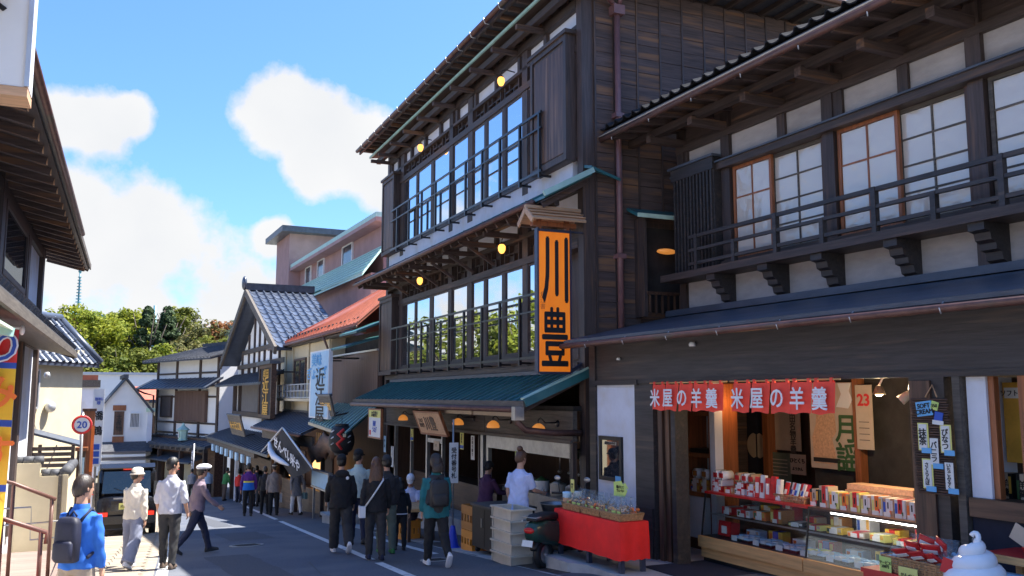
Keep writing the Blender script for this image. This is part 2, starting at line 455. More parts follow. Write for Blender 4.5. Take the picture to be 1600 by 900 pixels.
# paving slabs along the sunny side, laid one by one
slab_root = strip('paving_band', lambda y: road_x(y, 'left') - 1.9, lambda y: road_x(y, 'left') - .14, 11, 30, .004, 'paving')
y = 11.2
while y < 29.5:
    for c in range(3):
        L = .60
        cx = road_x(y, 'left') - .18 - .6 * c - .27
        o = B(slab_root, 'paving_slab', 'paving', cx - .285, cx + .285, y, y + L - .02, gz(y + .3) + .0, gz(y + .3) + .014 + rnd.uniform(0, .004), rot=(math.atan(-.079), 0, 0))
    y += .60
# painted lines
strip('edge_line', lambda y: road_x(y, 'right') - .07, lambda y: road_x(y, 'right') + .07, 9, 14.2, .006, 'road_paint', parent=road)
strip('edge_line', lambda y: road_x(y, 'right') - .07, lambda y: road_x(y, 'right') + .07, 14.7, 27.5, .006, 'road_paint', parent=road)
strip('edge_line', lambda y: road_x(y, 'right') - .07, lambda y: road_x(y, 'right') + .07, 28.5, 60, .006, 'road_paint', parent=road)
strip('edge_line', lambda y: road_x(y, 'left') + .05, lambda y: road_x(y, 'left') + .22, 9, 60, .006, 'road_paint', parent=road)
strip('shop_line', lambda y: 5.72 + .06 * (y - 16.4), lambda y: 5.86 + .06 * (y - 16.4), 14.8, 19.5, .007, 'road_paint', parent=road)
strip('drain_joint', lambda y: 6.02 + .05 * (y - 13), lambda y: 6.06 + .05 * (y - 13), 9.5, 24, .006, 'concrete', parent=road)

# street furniture in the road surface
def cover(x, y, r_, label):
    t = thing('manhole_cover', label, 'manhole cover', (x, y, gz(y) + .004)); t.rotation_euler = (math.atan(-.079), 0, 0)
    MB().lathe([(0, 0), (r_, 0), (r_, .006), (0, .006)], n=28).build('plate', 'iron', t); MB().lathe([(r_ + .005, .0), (r_ + .05, .0), (r_ + .05, .009), (r_ + .005, .009)], n=28, cap=False).build('ring', 'concrete', t)
    for k in range(5): B(t, 'tread_bar', 'iron', -r_ * .7, r_ * .7, -r_ * .6 + k * r_ * .3 - .012, -r_ * .6 + k * r_ * .3 + .012, .006, .011)
M('iron', (.05, .05, .052), .6, metal=.4, var=.3, scale=12)
cover(3.3, 19.5, .3, 'round iron manhole cover in the shaded road'); cover(5.35, 13.9, .2, 'small round iron cover on the walkway before the restaurant')
def patch(name, x0, x1, y0, y1, mat, dz):
    n = 14; v = []
    loop = [(x0 + (x1 - x0) * k / n, y0) for k in range(n)] + [(x1, y0 + (y1 - y0) * k / n) for k in range(n)] + [(x1 - (x1 - x0) * k / n, y1) for k in range(n)] + [(x0, y1 - (y1 - y0) * k / n) for k in range(n)]
    v = [(x + rnd.uniform(-.025, .025), y + rnd.uniform(-.03, .03), gz(y) + dz) for x, y in loop]
    v = [(x, y, gz(y) + dz) for x, y, z in v]
    mesh_obj(name, v, [tuple(range(len(v)))], mat, road)
M('asphalt_patch', (.064, .070, .088), .92, var=.25, scale=40, bump=.5)
patch('asphalt_patch', 2.2, 3.0, 12.0, 17.5, 'asphalt_patch', .004); patch('asphalt_patch', 3.2, 4.2, 21, 23.6, 'asphalt_patch', .004); patch('asphalt_patch', 3.6, 4.1, 26.5, 36, 'asphalt_patch', .004)
for k, pts in enumerate((((2.0, 19.0), (2.6, 18.6), (3.1, 18.9), (3.9, 18.4), (4.6, 18.7)), ((3.4, 10.5), (3.5, 12), (3.35, 13.4), (3.6, 15.2)), ((1.9, 14.6), (2.4, 14.9), (3.2, 14.7), (4.0, 15.0)))):
    vs, fs = [], []
    for x, y in pts: w = rnd.uniform(.006, .014); vs += [(x - w, y - w, gz(y - w) + .0045), (x + w, y + w, gz(y + w) + .0045)]
    for i in range(len(pts) - 1): fs.append((2 * i, 2 * i + 1, 2 * i + 3, 2 * i + 2))
    mesh_obj('tar_crack', vs, fs, 'rubber', road)
for k in range(10):
    yq = 11 + k * 1.5; B(road, 'gutter_grate' if k % 3 == 0 else 'gutter_slab', 'iron' if k % 3 == 0 else 'concrete', 6.12 + .05 * (yq - 13), 6.44 + .05 * (yq - 13), yq, yq + 1.46, gz(yq + .7) - .02, gz(yq + .7) + .008, rot=(math.atan(-.079), 0, 0))
# ================================================================ the three-storey restaurant in the middle
mh = thing('wooden_restaurant', 'tall three-storey dark timber restaurant with blue reflecting windows behind the orange hanging sign', 'building',
           (7.65, 12.9, -1.1), R(-2), absz=True)
LM = 12.3
def frame_ring(p, name, mat, x0, x1, y0, y1, z0, z1, t, ax='x'):
    """rectangular frame standing in the yz plane (ax x) or xz plane (ax y); first pair is its depth"""
    mb = MB()
    for (a0, a1, b0, b1) in ((y0, y1, z0, z0 + t), (y0, y1, z1 - t, z1), (y0, y0 + t, z0 + t, z1 - t), (y1 - t, y1, z0 + t, z1 - t)):
        if ax == 'x': mb.box(x0, x1, a0, a1, b0, b1)
        else: mb.box(a0, a1, x0, x1, b0, b1)
    return mb.build(name, mat, p)
core = MB().box(.25, 9.0, .04, LM - .04, 1.9, 9.0).build('upper_walls', 'wood_z', mh)
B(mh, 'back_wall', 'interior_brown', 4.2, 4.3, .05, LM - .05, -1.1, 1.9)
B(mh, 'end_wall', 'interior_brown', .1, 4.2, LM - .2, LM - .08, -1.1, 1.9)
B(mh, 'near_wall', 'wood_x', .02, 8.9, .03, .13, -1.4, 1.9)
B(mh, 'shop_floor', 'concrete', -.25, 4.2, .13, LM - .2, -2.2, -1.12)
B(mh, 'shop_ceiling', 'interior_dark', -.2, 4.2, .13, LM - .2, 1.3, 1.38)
for y0 in (0, LM - .2): B(mh, 'corner_post', 'wood_z', -.04, .2, y0, y0 + .2, -2.0, 8.95)
for y0 in (2.3, 5.29, 6.61, 10.67):
    w = .25 if y0 < 3 or 6 < y0 < 7 else .3
    B(mh, 'post', 'wood_z', -.03, .25, y0, y0 + w, 5.5, 8.6)
    B(mh, 'post', 'wood_z', -.03, .25, y0, y0 + w, 2.1, 5.2)
PANES = [(1.81, 2.3), (2.55, 3.41), (3.58, 4.44), (4.59, 5.29), (5.59, 6.61), (6.86, 8.06), (8.27, 9.41), (9.53, 10.67)]
for z0, z1 in ((5.78, 7.62), (2.36, 4.1)):
    for a, b in PANES:
        w = frame_ring(mh, 'window', 'wood_z', -.015, .05, a - .02, b + .02, z0, z1, .045)
        tl = rnd.uniform(-.012, .012)
        B(w, 'pane', 'glass_mirror', .004, .010, a + .02, b - .02, z0 + .04, z1 - .04, rot=(0, 0, tl * .5))
    for a, b in ((3.41, 3.58), (4.44, 4.59), (8.06, 8.27), (9.41, 9.53)):
        B(mh, 'mullion', 'wood_z', -.02, .14, a + .02, b - .02, z0, z1)
# long beams
for z0, z1, x0 in ((5.69, 5.78, -.05), (7.62, 7.76, -.05), (8.06, 8.13, -.03), (8.44, 8.6, -.06), (2.18, 2.36, -.05), (4.1, 4.24, -.05), (4.62, 4.72, -.04), (5.1, 5.24, -.04)):
    B(mh, 'beam', 'wood_y', x0, .2, .2, LM - .2, z0, z1)
B(mh, 'wall_panel', 'wood_y', .12, .2, .2, LM - .2, 7.76, 8.06)
B(mh, 'wall_panel', 'wood_y', .12, .2, .2, LM - .2, 4.24, 4.62)
B(mh, 'base_strip', 'wood_grey_y', -.08, .15, .2, LM - .25, 2.02, 2.12)
B(mh, 'skirting', 'wood_y', -.02, .15, .2, LM - .2, 2.12, 2.18)
B(mh, 'plaster_band', 'plaster', -.02, .12, .42, LM - .2, 5.25, 5.69)
for z0, z1 in ((8.13, 8.44), (4.72, 5.1)):
    y = .3
    while y < 12:
        y1 = min(y + 1.22, 12.05)
        B(mh, 'plaster_panel', 'plaster', .06, .16, y + .06, y1 - .06, z0, z1)
        B(mh, 'strut_post', 'wood_z', -.02, .2, y1 - .06, y1 + .06, z0, z1)
        y = y1 + .0
# lattice of the transoms
for z0, z1 in ((7.76, 8.06), (4.24, 4.62)):
    y = 1.9; k = 0
    while y < 11.0:
        h = z1 - z0
        lo, hi = ((0, 1), (0, .55), (.45, 1), (0, 1))[k % 4]
        B(mh, 'lattice_bar', 'wood_z', .03, .12, y, y + .035, z0 + lo * h, z0 + hi * h)
        if k % 4 in (1, 2): B(mh, 'lattice_bar', 'wood_y', .04, .12, y - .2, y + .24, z0 + h * .5, z0 + h * .5 + .03)
        y += .235; k += 1
# shutter boxes at both ends of the top floor
def shutter_box(y0, y1, z0, z1, nb):
    t = MB().box(-.2, .0, y0, y1, z0, z1).build('shutter_box', 'wood_z', mh)
    n = (y1 - y0 - .24) / nb
    for k in range(nb):
        B(t, 'plank', 'wood_brown_z', -.215, -.19, y0 + .12 + k * n + .006, y0 + .12 + (k + 1) * n - .006, z0 + .15, z1 - .17)
    frame_ring(t, 'box_frame', 'wood_z', -.235, -.18, y0 - .01, y1 + .01, z0, z1, .1)
    B(t, 'box_cap', 'wood_y', -.27, .02, y0 - .07, y1 + .07, z1, z1 + .07)
    return t
shutter_box(.26, 1.72, 5.66, 7.95, 2)
shutter_box(11.0, 12.2, 5.65, 7.9, 3)
shutter_box(11.0, 12.28, 2.15, 4.35, 3)
# balcony rails
def balcony(zb, zm, zt, ys, y0, y1):
    for z, h, nm in ((zt, .045, 'top_rail'), (zm, .03, 'mid_rail'), (zb, .05, 'bottom_rail')):
        B(mh, nm, 'black_metal', -.275, -.235, y0, y1, z - h / 2, z + h / 2)
    for y in ys:
        o = B(mh, 'rail_post', 'black_metal', -.28, -.23, y - .028, y + .028, zb - .12, zt)
        B(o, 'bracket', 'black_metal', -.23, -.02, y - .02, y + .02, zb - .10, zb - .06)
balcony(5.68, 6.5, 6.8, [1.28, 2.16, 3.15, 4.12, 5.12, 6.14, 7.2, 8.3, 9.4, 10.5], 1.2, 11.1)
balcony(2.25, 3.1, 3.42, [1.2, 2.17, 3.14, 4.11, 5.17, 6.15, 7.21, 8.2, 9.25, 10.3], 1.0, 10.9)
# ---- middle skirt roof
def slab(p, name, mat, x0, z0, x1, z1, y0, y1, t):
    return mesh_obj(name, [(x0, y0, z0), (x1, y0, z1), (x1, y1, z1), (x0, y1, z0), (x0, y0, z0 - t), (x1, y0, z1 - t), (x1, y1, z1 - t), (x0, y1, z0 - t)],
                    [(0, 1, 2, 3), (7, 6, 5, 4), (0, 4, 5, 1), (1, 5, 6, 2), (2, 6, 7, 3), (3, 7, 4, 0)], mat, p)
def lean_roof(z_w, x_e, z_e, y0, y1, mat, rib, raf, rafmat='wood_x', t=.05, ribh=.035):
    r = slab(mh, 'skirt_roof', mat, x_e, z_e, .0, z_w, y0, y1, t)
    s = slab(mh, 'soffit_board', 'wood_y', x_e + .03, z_e - t - .004, .0, z_w - t - .004, y0 + .03, y1 - .03, .025)
    y = y0 + .04
    while y < y1:
        beam(r, 'standing_seam', mat, (x_e, y, z_e + ribh / 2), (-.01, y, z_w + ribh / 2), .045, ribh); y += rib
    y = y0 + .2
    while y < y1:
        beam(s, 'rafter', rafmat, (x_e + .06, y, z_e - t - .075), (0, y, z_w - t - .075), .06, .09); y += raf
    return r
mid = lean_roof(5.33, -.9, 4.85, -.25, 12.55, 'metal_green', .45, .5)
tube(mh, 'gutter', 'copper', [(-.95, .1, 4.79), (-.95, 12.5, 4.79)], .05)
for k in range(13): beam(mh, 'gutter_hook', 'black_metal', (-.95, .4 + k, 4.87), (-.85, .4 + k, 4.88), .02, .015)
beam(mid, 'verge_strip', 'metal_teal_roof', (-.92, -.27, 4.87), (.02, -.27, 5.37), .05, .09)
# short return of that roof round the corner
mesh_obj('corner_return', [(-.02, -.27, 5.44), (.55, -.27, 5.27), (.55, .02, 5.40), (-.02, .02, 5.52), (-.02, -.27, 5.39), (.55, -.27, 5.22), (.55, .02, 5.35), (-.02, .02, 5.47)],
         [(0, 1, 2, 3), (7, 6, 5, 4), (0, 4, 5, 1), (1, 5, 6, 2), (2, 6, 7, 3), (3, 7, 4, 0)], 'metal_green', mh)
for y in (1.52, 2.74, 3.96, 5.18, 6.4, 7.62, 8.84, 10.06, 11.28, 12.1):
    a = B(mh, 'bracket_arm', 'wood_x', -.78, .0, y - .05, y + .05, 4.66, 4.76)
    if 3 < y < 11: beam(a, 'brace', 'wood_x', (-.62, y, 4.66), (-.03, y, 4.30), .06, .06)
    B(mh, 'bracket_arm', 'wood_x', -.62, .0, y - .045, y + .045, 8.46, 8.55)
B(mh, 'eave_purlin', 'wood_y', -.6, -.5, 0, 12.4, 4.76, 4.85)
B(mh, 'eave_purlin', 'wood_y', -.32, -.2, -.4, 12.6, 8.56, 8.7)
# ---- top hip roof
E0 = (-.75, 9.7, -.9, 12.95); zr = 9.04
cx, cy0, cy1 = 4.5, 4.2, 7.9; zt = 9.04 + 2.6
rv = [(E0[0], E0[2], zr), (E0[1], E0[2], zr), (E0[1], E0[3], zr), (E0[0], E0[3], zr), (cx, cy0, zt), (cx, cy1, zt)]
rv += [(x, y, z - .06) for x, y, z in rv[:4]]
top = mesh_obj('hip_roof', rv, [(0, 1, 4), (1, 2, 5, 4), (2, 3, 5), (3, 0, 4, 5), (0, 6, 7, 1), (1, 7, 8, 2), (2, 8, 9, 3), (3, 9, 6, 0), (9, 8, 7, 6)], 'tile_grey', mh)
B(top, 'ridge', 'tile_grey', 4.35, 4.65, cy0 - .2, cy1 + .2, zt - .05, zt + .25)
y = -.7
while y < 12.9:
    B(top, 'rafter', 'wood_x', -.7, .2, y - .03, y + .03, zr - .16, zr - .065); y += .4
x = -.5
while x < 9:
    B(top, 'rafter', 'wood_y', x - .03, x + .03, -.86, .05, zr - .16, zr - .065); x += .4
B(top, 'fascia', 'wood_y', -.77, -.72, -.92, 12.97, zr - .14, zr + .03)
B(top, 'fascia', 'wood_x', -.7, 9.7, -.95, -.9, zr - .14, zr + .03)
tube(mh, 'gutter', 'copper', [(-.84, -.9, zr - .05), (-.84, 12.95, zr - .05)], .055)
tube(mh, 'gutter', 'copper', [(-.7, -1.0, zr - .05), (9.7, -1.0, zr - .05)], .055)
for k in range(18): tube(mh, 'gutter_hook', 'aluminium', [(-.72, -.5 + k * .75, zr - .13), (-.86, -.5 + k * .75, zr - .12), (-.9, -.5 + k * .75, zr - .02)], .012, 5)
eb = slab(mh, 'eave_board', 'wood_y', -.47, 8.80, -.05, 8.86, -.5, 12.75, .04)
B(eb, 'metal_edge', 'metal_teal_roof', -.50, -.46, -.52, 12.78, 8.755, 8.815)
# ---- near side wall: horizontal planks between vertical battens
sw = B(mh, 'side_wall', 'wood_x', .16, 8.8, -.0, .045, -1.2, 8.9)
xb = [.2, .58, 1.07] + [1.07 + .49 * k for k in range(1, 15)]
for i in range(len(xb) - 1):
    z = 2.0 if xb[i] < 1.8 else 4.9 + .35 * (i - 4)
    z = math.floor(z / .262) * .262
    while z < 8.85:
        if not (.85 < xb[i] + .2 < 1.85 and 2.9 < z < 4.6):
            B(sw, 'plank', 'wood_x', xb[i] + .008, xb[i + 1] - .008, -.024 - rnd.uniform(0, .008), .0, z + .004, min(z + .258, 8.9))
        z += .262
for i, x in enumerate(xb): B(sw, 'batten', 'wood_z', x - .017, x + .017, -.048, -.002, (2.0 if x < .8 or x > 1.9 else 4.75) if x < 1.9 else 4.6 + .33 * (i - 4), 8.88)
tube(mh, 'downpipe', 'pipe_mauve', [(.61, -.12, 2.2), (.61, -.12, 8.3)], .055, 10)
B(mh, 'pipe_hopper', 'pipe_mauve', .5, .72, -.22, -.03, 8.28, 8.45)
tube(mh, 'pipe_arm', 'pipe_mauve', [(.58, -.12, 8.44), (.1, -.3, 8.7), (-.55, -.7, 8.95)], .045)
tube(mh, 'pipe_arm', 'pipe_mauve', [(.64, -.12, 8.44), (.66, -.2, 8.6), (.95, -.7, 8.92)], .045)
for z in (3.9, 6.4): B(mh, 'pipe_clip', 'pipe_mauve', .53, .69, -.19, -.0, z, z + .08)
# little side bay with lamp
bay = MB().box(.95, 1.02, -.32, .0, 2.9, 4.62).box(1.02, 2.0, -.02, .0, 2.9, 4.6).build('side_bay', 'wood_z', mh)
mesh_obj('bay_roof', [(.8, -.42, 4.64), (2.2, -.42, 4.64), (2.2, 0, 4.84), (.8, 0, 4.84), (.8, -.42, 4.59), (2.2, -.42, 4.59), (2.2, 0, 4.79), (.8, 0, 4.79)],
         [(0, 1, 2, 3), (7, 6, 5, 4), (0, 4, 5, 1), (1, 5, 6, 2), (2, 6, 7, 3), (3, 7, 4, 0)], 'metal_green', bay)
B(bay, 'roof_edge', 'metal_verge', .78, 2.2, -.45, -.42, 4.59, 4.66)
B(bay, 'dark_opening', 'interior_dark', 1.04, 1.98, -.035, -.02, 3.0, 4.5)
B(bay, 'handrail', 'wood_brown_y', 1.0, 2.1, -.36, -.3, 3.28, 3.33)
for k in range(9): B(bay, 'baluster', 'wood_brown_z', 1.04 + k * .125, 1.07 + k * .125, -.35, -.31, 2.95, 3.28)
MB().ell((1.5, -.2, 4.07), (.2, .1, .05)).build('bay_lamp', 'lamp_dim', bay, True)
# ---- ground floor: green lean-to roof over the open shop
low = lean_roof(1.97, -1.15, 1.46, -.02, 11.35, 'metal_green', .33, .6)
beam(low, 'verge_strip', 'metal_verge', (-1.16, .06, 1.505), (.02, .06, 2.025), .17, .03)
beam(low, 'barge_board', 'metal_green', (-1.17, -.05, 1.44), (.05, -.05, 1.95), .03, .13)
B(low, 'top_flashing', 'metal_bluegrey', -.14, .0, -.0, 11.4, 1.94, 2.01)
B(mh, 'eave_fascia', 'wood_grey_y', -1.19, -1.13, -.02, 11.35, 1.375, 1.475)
tube(mh, 'gutter', 'copper', [(-1.22, .12, 1.33), (-1.22, 11.4, 1.33)], .05)
tube(mh, 'gutter_elbow', 'copper', [(-1.22, .14, 1.3), (-1.22, .12, 1.12), (-1.1, .1, 1.0), (-.6, .06, .95), (-.1, .04, .94)], .055, 10)
B(mh, 'gutter_box', 'steel', -1.3, -1.14, .05, .2, 1.16, 1.38)
B(mh, 'front_board', 'wood_grey_y', -.25, -.17, 3.95, 11.3, .8, 1.3)
B(mh, 'front_board', 'wood_grey_y', -.25, -.17, .05, 3.93, .8, 1.3)
B(mh, 'header_trim', 'wood_grey_y', -.3, -.25, .05, 11.3, .76, .82)
B(mh, 'awning_valance', 'paper_tan', -.95, -.9, 2.9, 6.2, 1.2, 1.29)
B(mh, 'awning_valance', 'paper_tan', -.95, -.9, .9, 2.8, 1.2, 1.28)
B(mh, 'steel_header', 'steel', -.27, -.22, .1, 3.7, .52, .755)
for y, w, m_ in ((3.7, .1, 'steel'), (3.98, .14, 'steel'), (4.2, .05, 'wood_z'), (7.6, .09, 'steel'), (6.5, .06, 'steel'), (8.9, .05, 'steel'), (10.3, .08, 'steel'), (11.1, .15, 'wood_z'), (.02, .12, 'wood_z')):
    B(mh, 'shop_post', m_, -.27, -.19, y, y + w, -2.0, .78)
B(mh, 'hanging_frame', 'steel', -.26, -.2, 6.5, 7.7, .45, .55)
# kitchen counters and shelves inside
B(mh, 'counter', 'steel', .0, .6, .6, 3.6, -1.12, -.25)
B(mh, 'counter', 'wood_brown_y', .3, .9, 4.6, 10.6, -1.2, -.45)
for z in (-.1, .35): B(mh, 'shelf', 'wood_brown_y', 3.7, 4.15, .4, 11.8, z, z + .04)
for k in range(26):
    h = rnd.uniform(.1, .28); y = .6 + k * .43; z = (-.06, .39)[k % 2]
    B(mh, 'shelf_box', rnd.choice(['paper_tan', 'wood_orange', 'paper_olive', 'beige_plastic', 'steel']), 3.75, 4.0, y, y + rnd.uniform(.15, .35), z, z + h)
# lamps
def bell_lamp(y):
    t = thing('eave_lamp', '', 'lamp', (0, 0, 0))
    return t
f = Matrix.Rotation(R(-2), 4, 'Z'); f.translation = (7.65, 12.9, 0)
def mw(x, y, z): return tuple(f @ Vector((x, y, z)))
def tear_lamp(x, y, z, label, glow='lamp_glow', s=.8):
    t = thing('pendant_lamp', label, 'lamp', mw(x, y, z), R(-2), 'teardrop lamps of the upper floors')
    MB().lathe([(.0, -.15 * s), (.05 * s, -.13 * s), (.085 * s, -.07 * s), (.095 * s, 0), (.085 * s, .05 * s), (.05 * s, .09 * s)], n=14).build('glass_globe', glow, t, True)
    MB().lathe([(.055 * s, .085 * s), (.06 * s, .11 * s), (.03 * s, .13 * s), (.015 * s, .16 * s)], n=12).build('cap', 'black_metal', t, True)
    tube(t, 'arm', 'black_metal', [(0, 0, .15), (.03, 0, .22), (.14, 0, .24), (-x - .03, 0, .22)], .012, 6)
tear_lamp(-.34, 2.9, 7.95, 'glowing teardrop lamp under the top eave between the sky-blue windows and the brown shutter box')
tear_lamp(-.34, 8.2, 7.94, 'glowing teardrop lamp under the top eave near the far shutter box')
tear_lamp(-.34, 2.85, 4.48, 'glowing teardrop lamp under the middle roof just beside the orange sign')
tear_lamp(-.34, 8.11, 4.46, 'glowing teardrop lamp under the middle roof at its far end')
def bell_lamp(y, label):
    t = thing('eave_lamp', label, 'lamp', mw(-.62, y, .98), R(-2), 'bell lamps under the green roof')
    MB().lathe([(.02, .11), (.05, .10), (.10, .06), (.125, .0), (.115, -.03), (.02, -.035)], n=16).build('shade', 'lamp_dim', t, True)
    MB().tube([(0, 0, .1), (0, .02, .16), (.05, .03, .2), (.1, .02, .16), (.12, 0, .12)], .012, 6).tube([(.12, 0, .12), (.36, 0, .12)], .012, 6).build('arm', 'black_metal', t, True)
    MB().ell((.36, 0, .1), (.03, .06, .06)).build('wall_rose', 'black_metal', t, True)
bell_lamp(8.46, 'orange bell lamp under the green roof, farthest of the four')
bell_lamp(4.52, 'orange bell lamp just right of the tilted wooden board')
bell_lamp(2.6, 'orange bell lamp above the left end of the steel shop header')
bell_lamp(.6, 'orange bell lamp above the worker with the hair bun')
# ================================================================ the sweet shop on the right
FS = -.75
rs = thing('sweet_shop', 'two-storey black timber sweet shop with balcony, carved corbels and red noren across its open front', 'building', (7.5, 8.0, FS), world=True)
XG, XU, YE, YN = 7.5, 9.15, 12.42, 1.0
# ---- ground floor frame
B(rs, 'shop_floor', 'concrete', XG, 10.9, YN, YE, -1.6, FS)
B(rs, 'back_wall', 'interior_brown', 10.75, 10.9, YN, YE, FS, 2.6)
mesh_obj('end_wall', [(x, y, z) for y in (YE - .12, YE) for x, z in ((XG + .1, -1.3), (14.5, -1.3), (14.5, 2.84), (9.1, 2.84), (XG + .1, 2.5))],
         [(4, 3, 2, 1, 0), (5, 6, 7, 8, 9), (0, 1, 6, 5), (1, 2, 7, 6), (2, 3, 8, 7), (3, 4, 9, 8), (4, 0, 5, 9)], 'wood_x', rs)
B(rs, 'ceiling', 'interior_brown', XG + .1, 10.75, YN, YE - .12, 1.86, 1.92)
B(rs, 'end_post', 'wood_black', XG - .06, XG + .12, YE - .12, YE + .06, -1.2, 2.4)
B(rs, 'plaster_panel', 'plaster', XG - .02, XG + .1, 11.22, YE - .12, -.95, 1.72)
B(rs, 'panel_head', 'wood_black', XG - .07, XG + .02, 11.1, YE + .05, 1.72, 1.79)
B(rs, 'dark_wall', 'wood_black', XG - .03, XG + .1, 10.75, 11.22, -.95, 1.74)
B(rs, 'dark_base', 'wood_black', XG - .05, XG - .03, 10.78, 11.2, -.95, -.05)
for y in (10.68, 10.56, 10.44): B(rs, 'door_stile', 'wood_brown_z', XG + .0 + (10.68 - y) * .3, XG + .05 + (10.68 - y) * .3, y - .1, y, FS, 1.74)
B(rs, 'jamb', 'wood_black', XG - .02, XG + .2, 10.24, 10.34, FS, 1.74)
lb = B(rs, 'lintel_board', 'wood_black', XG - .03, XG + .1, YN, YE - .1, 1.80, 2.50)
B(rs, 'lintel_lip', 'wood_black', XG - .055, XG - .03, YN, YE, 1.735, 1.80)
B(rs, 'shop_post', 'wood_black', XG - .06, XG + .14, 5.88, 6.28, -1.0, 1.735)
B(rs, 'post_face', 'wood_brown_z', XG - .085, XG - .06, 6.02, 6.26, -.9, 1.7)
B(rs, 'frame_post', 'wood_grey_y', XG - .05, XG + .06, 5.72, 5.80, -.9, 1.735)
B(rs, 'plaster_return', 'plaster', XG + .02, XG + .12, 5.5, 5.70, .62, 1.73)
B(rs, 'plaster_return', 'plaster', XG + .12, 8.15, 5.68, 5.74, .5, 1.73)
B(rs, 'window_sill', 'wood_brown_y', XG - .04, XG + .2, YN, 5.7, .45, .62)
B(rs, 'dado', 'navy_cloth', XG, XG + .1, YN, 5.7, -.9, .45)
B(rs, 'window_jamb', 'wood_orange', XG + .05, XG + .12, 5.44, 5.50, .62, 1.73)
B(rs, 'window_jamb', 'wood_orange', XG - .02, XG + .1, 5.02, 5.16, .62, 1.73)
B(rs, 'window_back', 'interior_brown', 8.15, 8.2, YN, 5.68, .5, 1.73)
B(rs, 'window_floor', 'interior_brown', XG + .2, 8.15, YN, 5.68, .5, .56)
# ---- lower pent roof of metal strips laid parallel to the eave
N = 9
for k in range(N):
    a, b = k / N, (k + 1) / N
    x0, x1 = 7.02 + a * 2.15, 7.02 + b * 2.15 + .05; z0, z1 = 2.44 + a * .48, 2.44 + b * .48 + .011
    mesh_obj('roof_strip', [(x0, YN, z0), (x1, YN, z1), (x1, YE + .15, z1), (x0, YE + .15, z0), (x0, YN, z0 - .045), (x1, YN, z1 - .045), (x1, YE + .15, z1 - .045), (x0, YE + .15, z0 - .045)],
             [(0, 1, 2, 3), (7, 6, 5, 4), (0, 4, 5, 1), (1, 5, 6, 2), (2, 6, 7, 3), (3, 7, 4, 0)], 'metal_bluegrey', rs)
mesh_obj('roof_soffit', [(7.05, YN, 2.385), (7.6, YN, 2.505), (7.6, YE + .1, 2.505), (7.05, YE + .1, 2.385)], [(0, 3, 2, 1)], 'wood_y', rs)
B(rs, 'roof_flashing', 'metal_bluegrey', 9.0, 9.17, YN, YE + .1, 2.9, 3.0)
tube(rs, 'gutter', 'copper', [(7.0, YN, 2.34), (7.0, YE + .2, 2.35)], .042)
y = YN + .3
while y < YE:
    tube(rs, 'gutter_hook', 'aluminium', [(7.02, y, 2.40), (6.96, y, 2.34), (6.98, y, 2.29)], .008, 4); y += 1.05
MB().lathe([(.0, 0), (.045, 0), (.05, .03), (.03, .06), (0, .06)], (7.44, 9.75, 2.22), 10).build('porcelain_knob', 'white', rs, True)
MB().lathe([(.0, 0), (.03, 0), (.035, .02), (.02, .04), (0, .04)], (7.44, 11.6, 2.1), 10).build('porcelain_knob', 'white', rs, True)
# ---- upper floor
B(rs, 'upper_wall', 'plaster_rough', XU, XU + .15, YN, 12.2, 2.85, 3.5)
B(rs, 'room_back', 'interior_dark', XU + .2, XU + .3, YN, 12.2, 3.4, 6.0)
for y in (12.05, 10.87, 8.70, 6.45, 4.2, 2.0):
    B(rs, 'upper_post', 'wood_z', XU - .05, XU + .16, y, y + (.18 if y > 12 else .2), 2.85, 6.1)
    if y < 11: B(rs, 'post_side', 'wood_brown_z', XU - .02, XU + .1, y + .2, y + .26, 3.7, 5.15)
B(rs, 'window_head', 'wood_y', XU - .14, XU + .12, YN, 12.25, 5.16, 5.27)
B(rs, 'window_head_cap', 'metal_bluegrey', XU - .18, XU, YN, 12.28, 5.27, 5.295)
B(rs, 'window_foot', 'wood_y', XU - .08, XU + .12, YN, 12.2, 3.52, 3.68)
B(rs, 'top_beam', 'wood_y', XU - .06, XU + .14, YN, 12.25, 5.70, 5.82)
B(rs, 'attic_board', 'wood_y', XU + .02, XU + .12, YN, 12.2, 5.82, 6.35)
B(rs, 'end_wall_upper', 'wood_x', XU, 14.3, 12.2, 12.3, 2.8, 6.1)
yy = [12.05, 10.97, 9.72, 8.62, 7.55, 6.55, 5.4, 4.3, 3.2, 2.1]
for a, b in zip(yy, yy[1:]):
    B(rs, 'frieze_panel', 'plaster_rough', XU + .02, XU + .1, b + .08, a - .08, 5.29, 5.70)
    B(rs, 'frieze_post', 'wood_z', XU - .03, XU + .1, a - .08, a + .08, 5.29, 5.70)
def shoji_window(y0, y1, mat, dx, cols, rows):
    w = frame_ring(rs, 'sash', mat, XU + .0 + dx, XU + .05 + dx, y0, y1, 3.68, 5.16, .05)
    for i in range(cols):
        for k in range(rows):
            a0 = y0 + .05 + (y1 - y0 - .1) * i / cols; a1 = y0 + .05 + (y1 - y0 - .1) * (i + 1) / cols
            b0 = 3.73 + 1.38 * k / rows; b1 = 3.73 + 1.38 * (k + 1) / rows
            B(w, 'pane', 'glass_old', XU + .02 + dx, XU + .026 + dx, a0 + .008, a1 - .008, b0 + .008, b1 - .008, rot=(0, rnd.uniform(-.01, .01), rnd.uniform(-.02, .02)))
    for i in range(1, cols):
        a = y0 + .05 + (y1 - y0 - .1) * i / cols; B(w, 'glazing_bar', mat, XU + .005 + dx, XU + .045 + dx, a - .012, a + .012, 3.73, 5.11)
    for k in range(1, rows):
        b = 3.73 + 1.38 * k / rows; B(w, 'glazing_bar', mat, XU + .008 + dx, XU + .042 + dx, y0 + .05, y1 - .05, b - .012, b + .012)
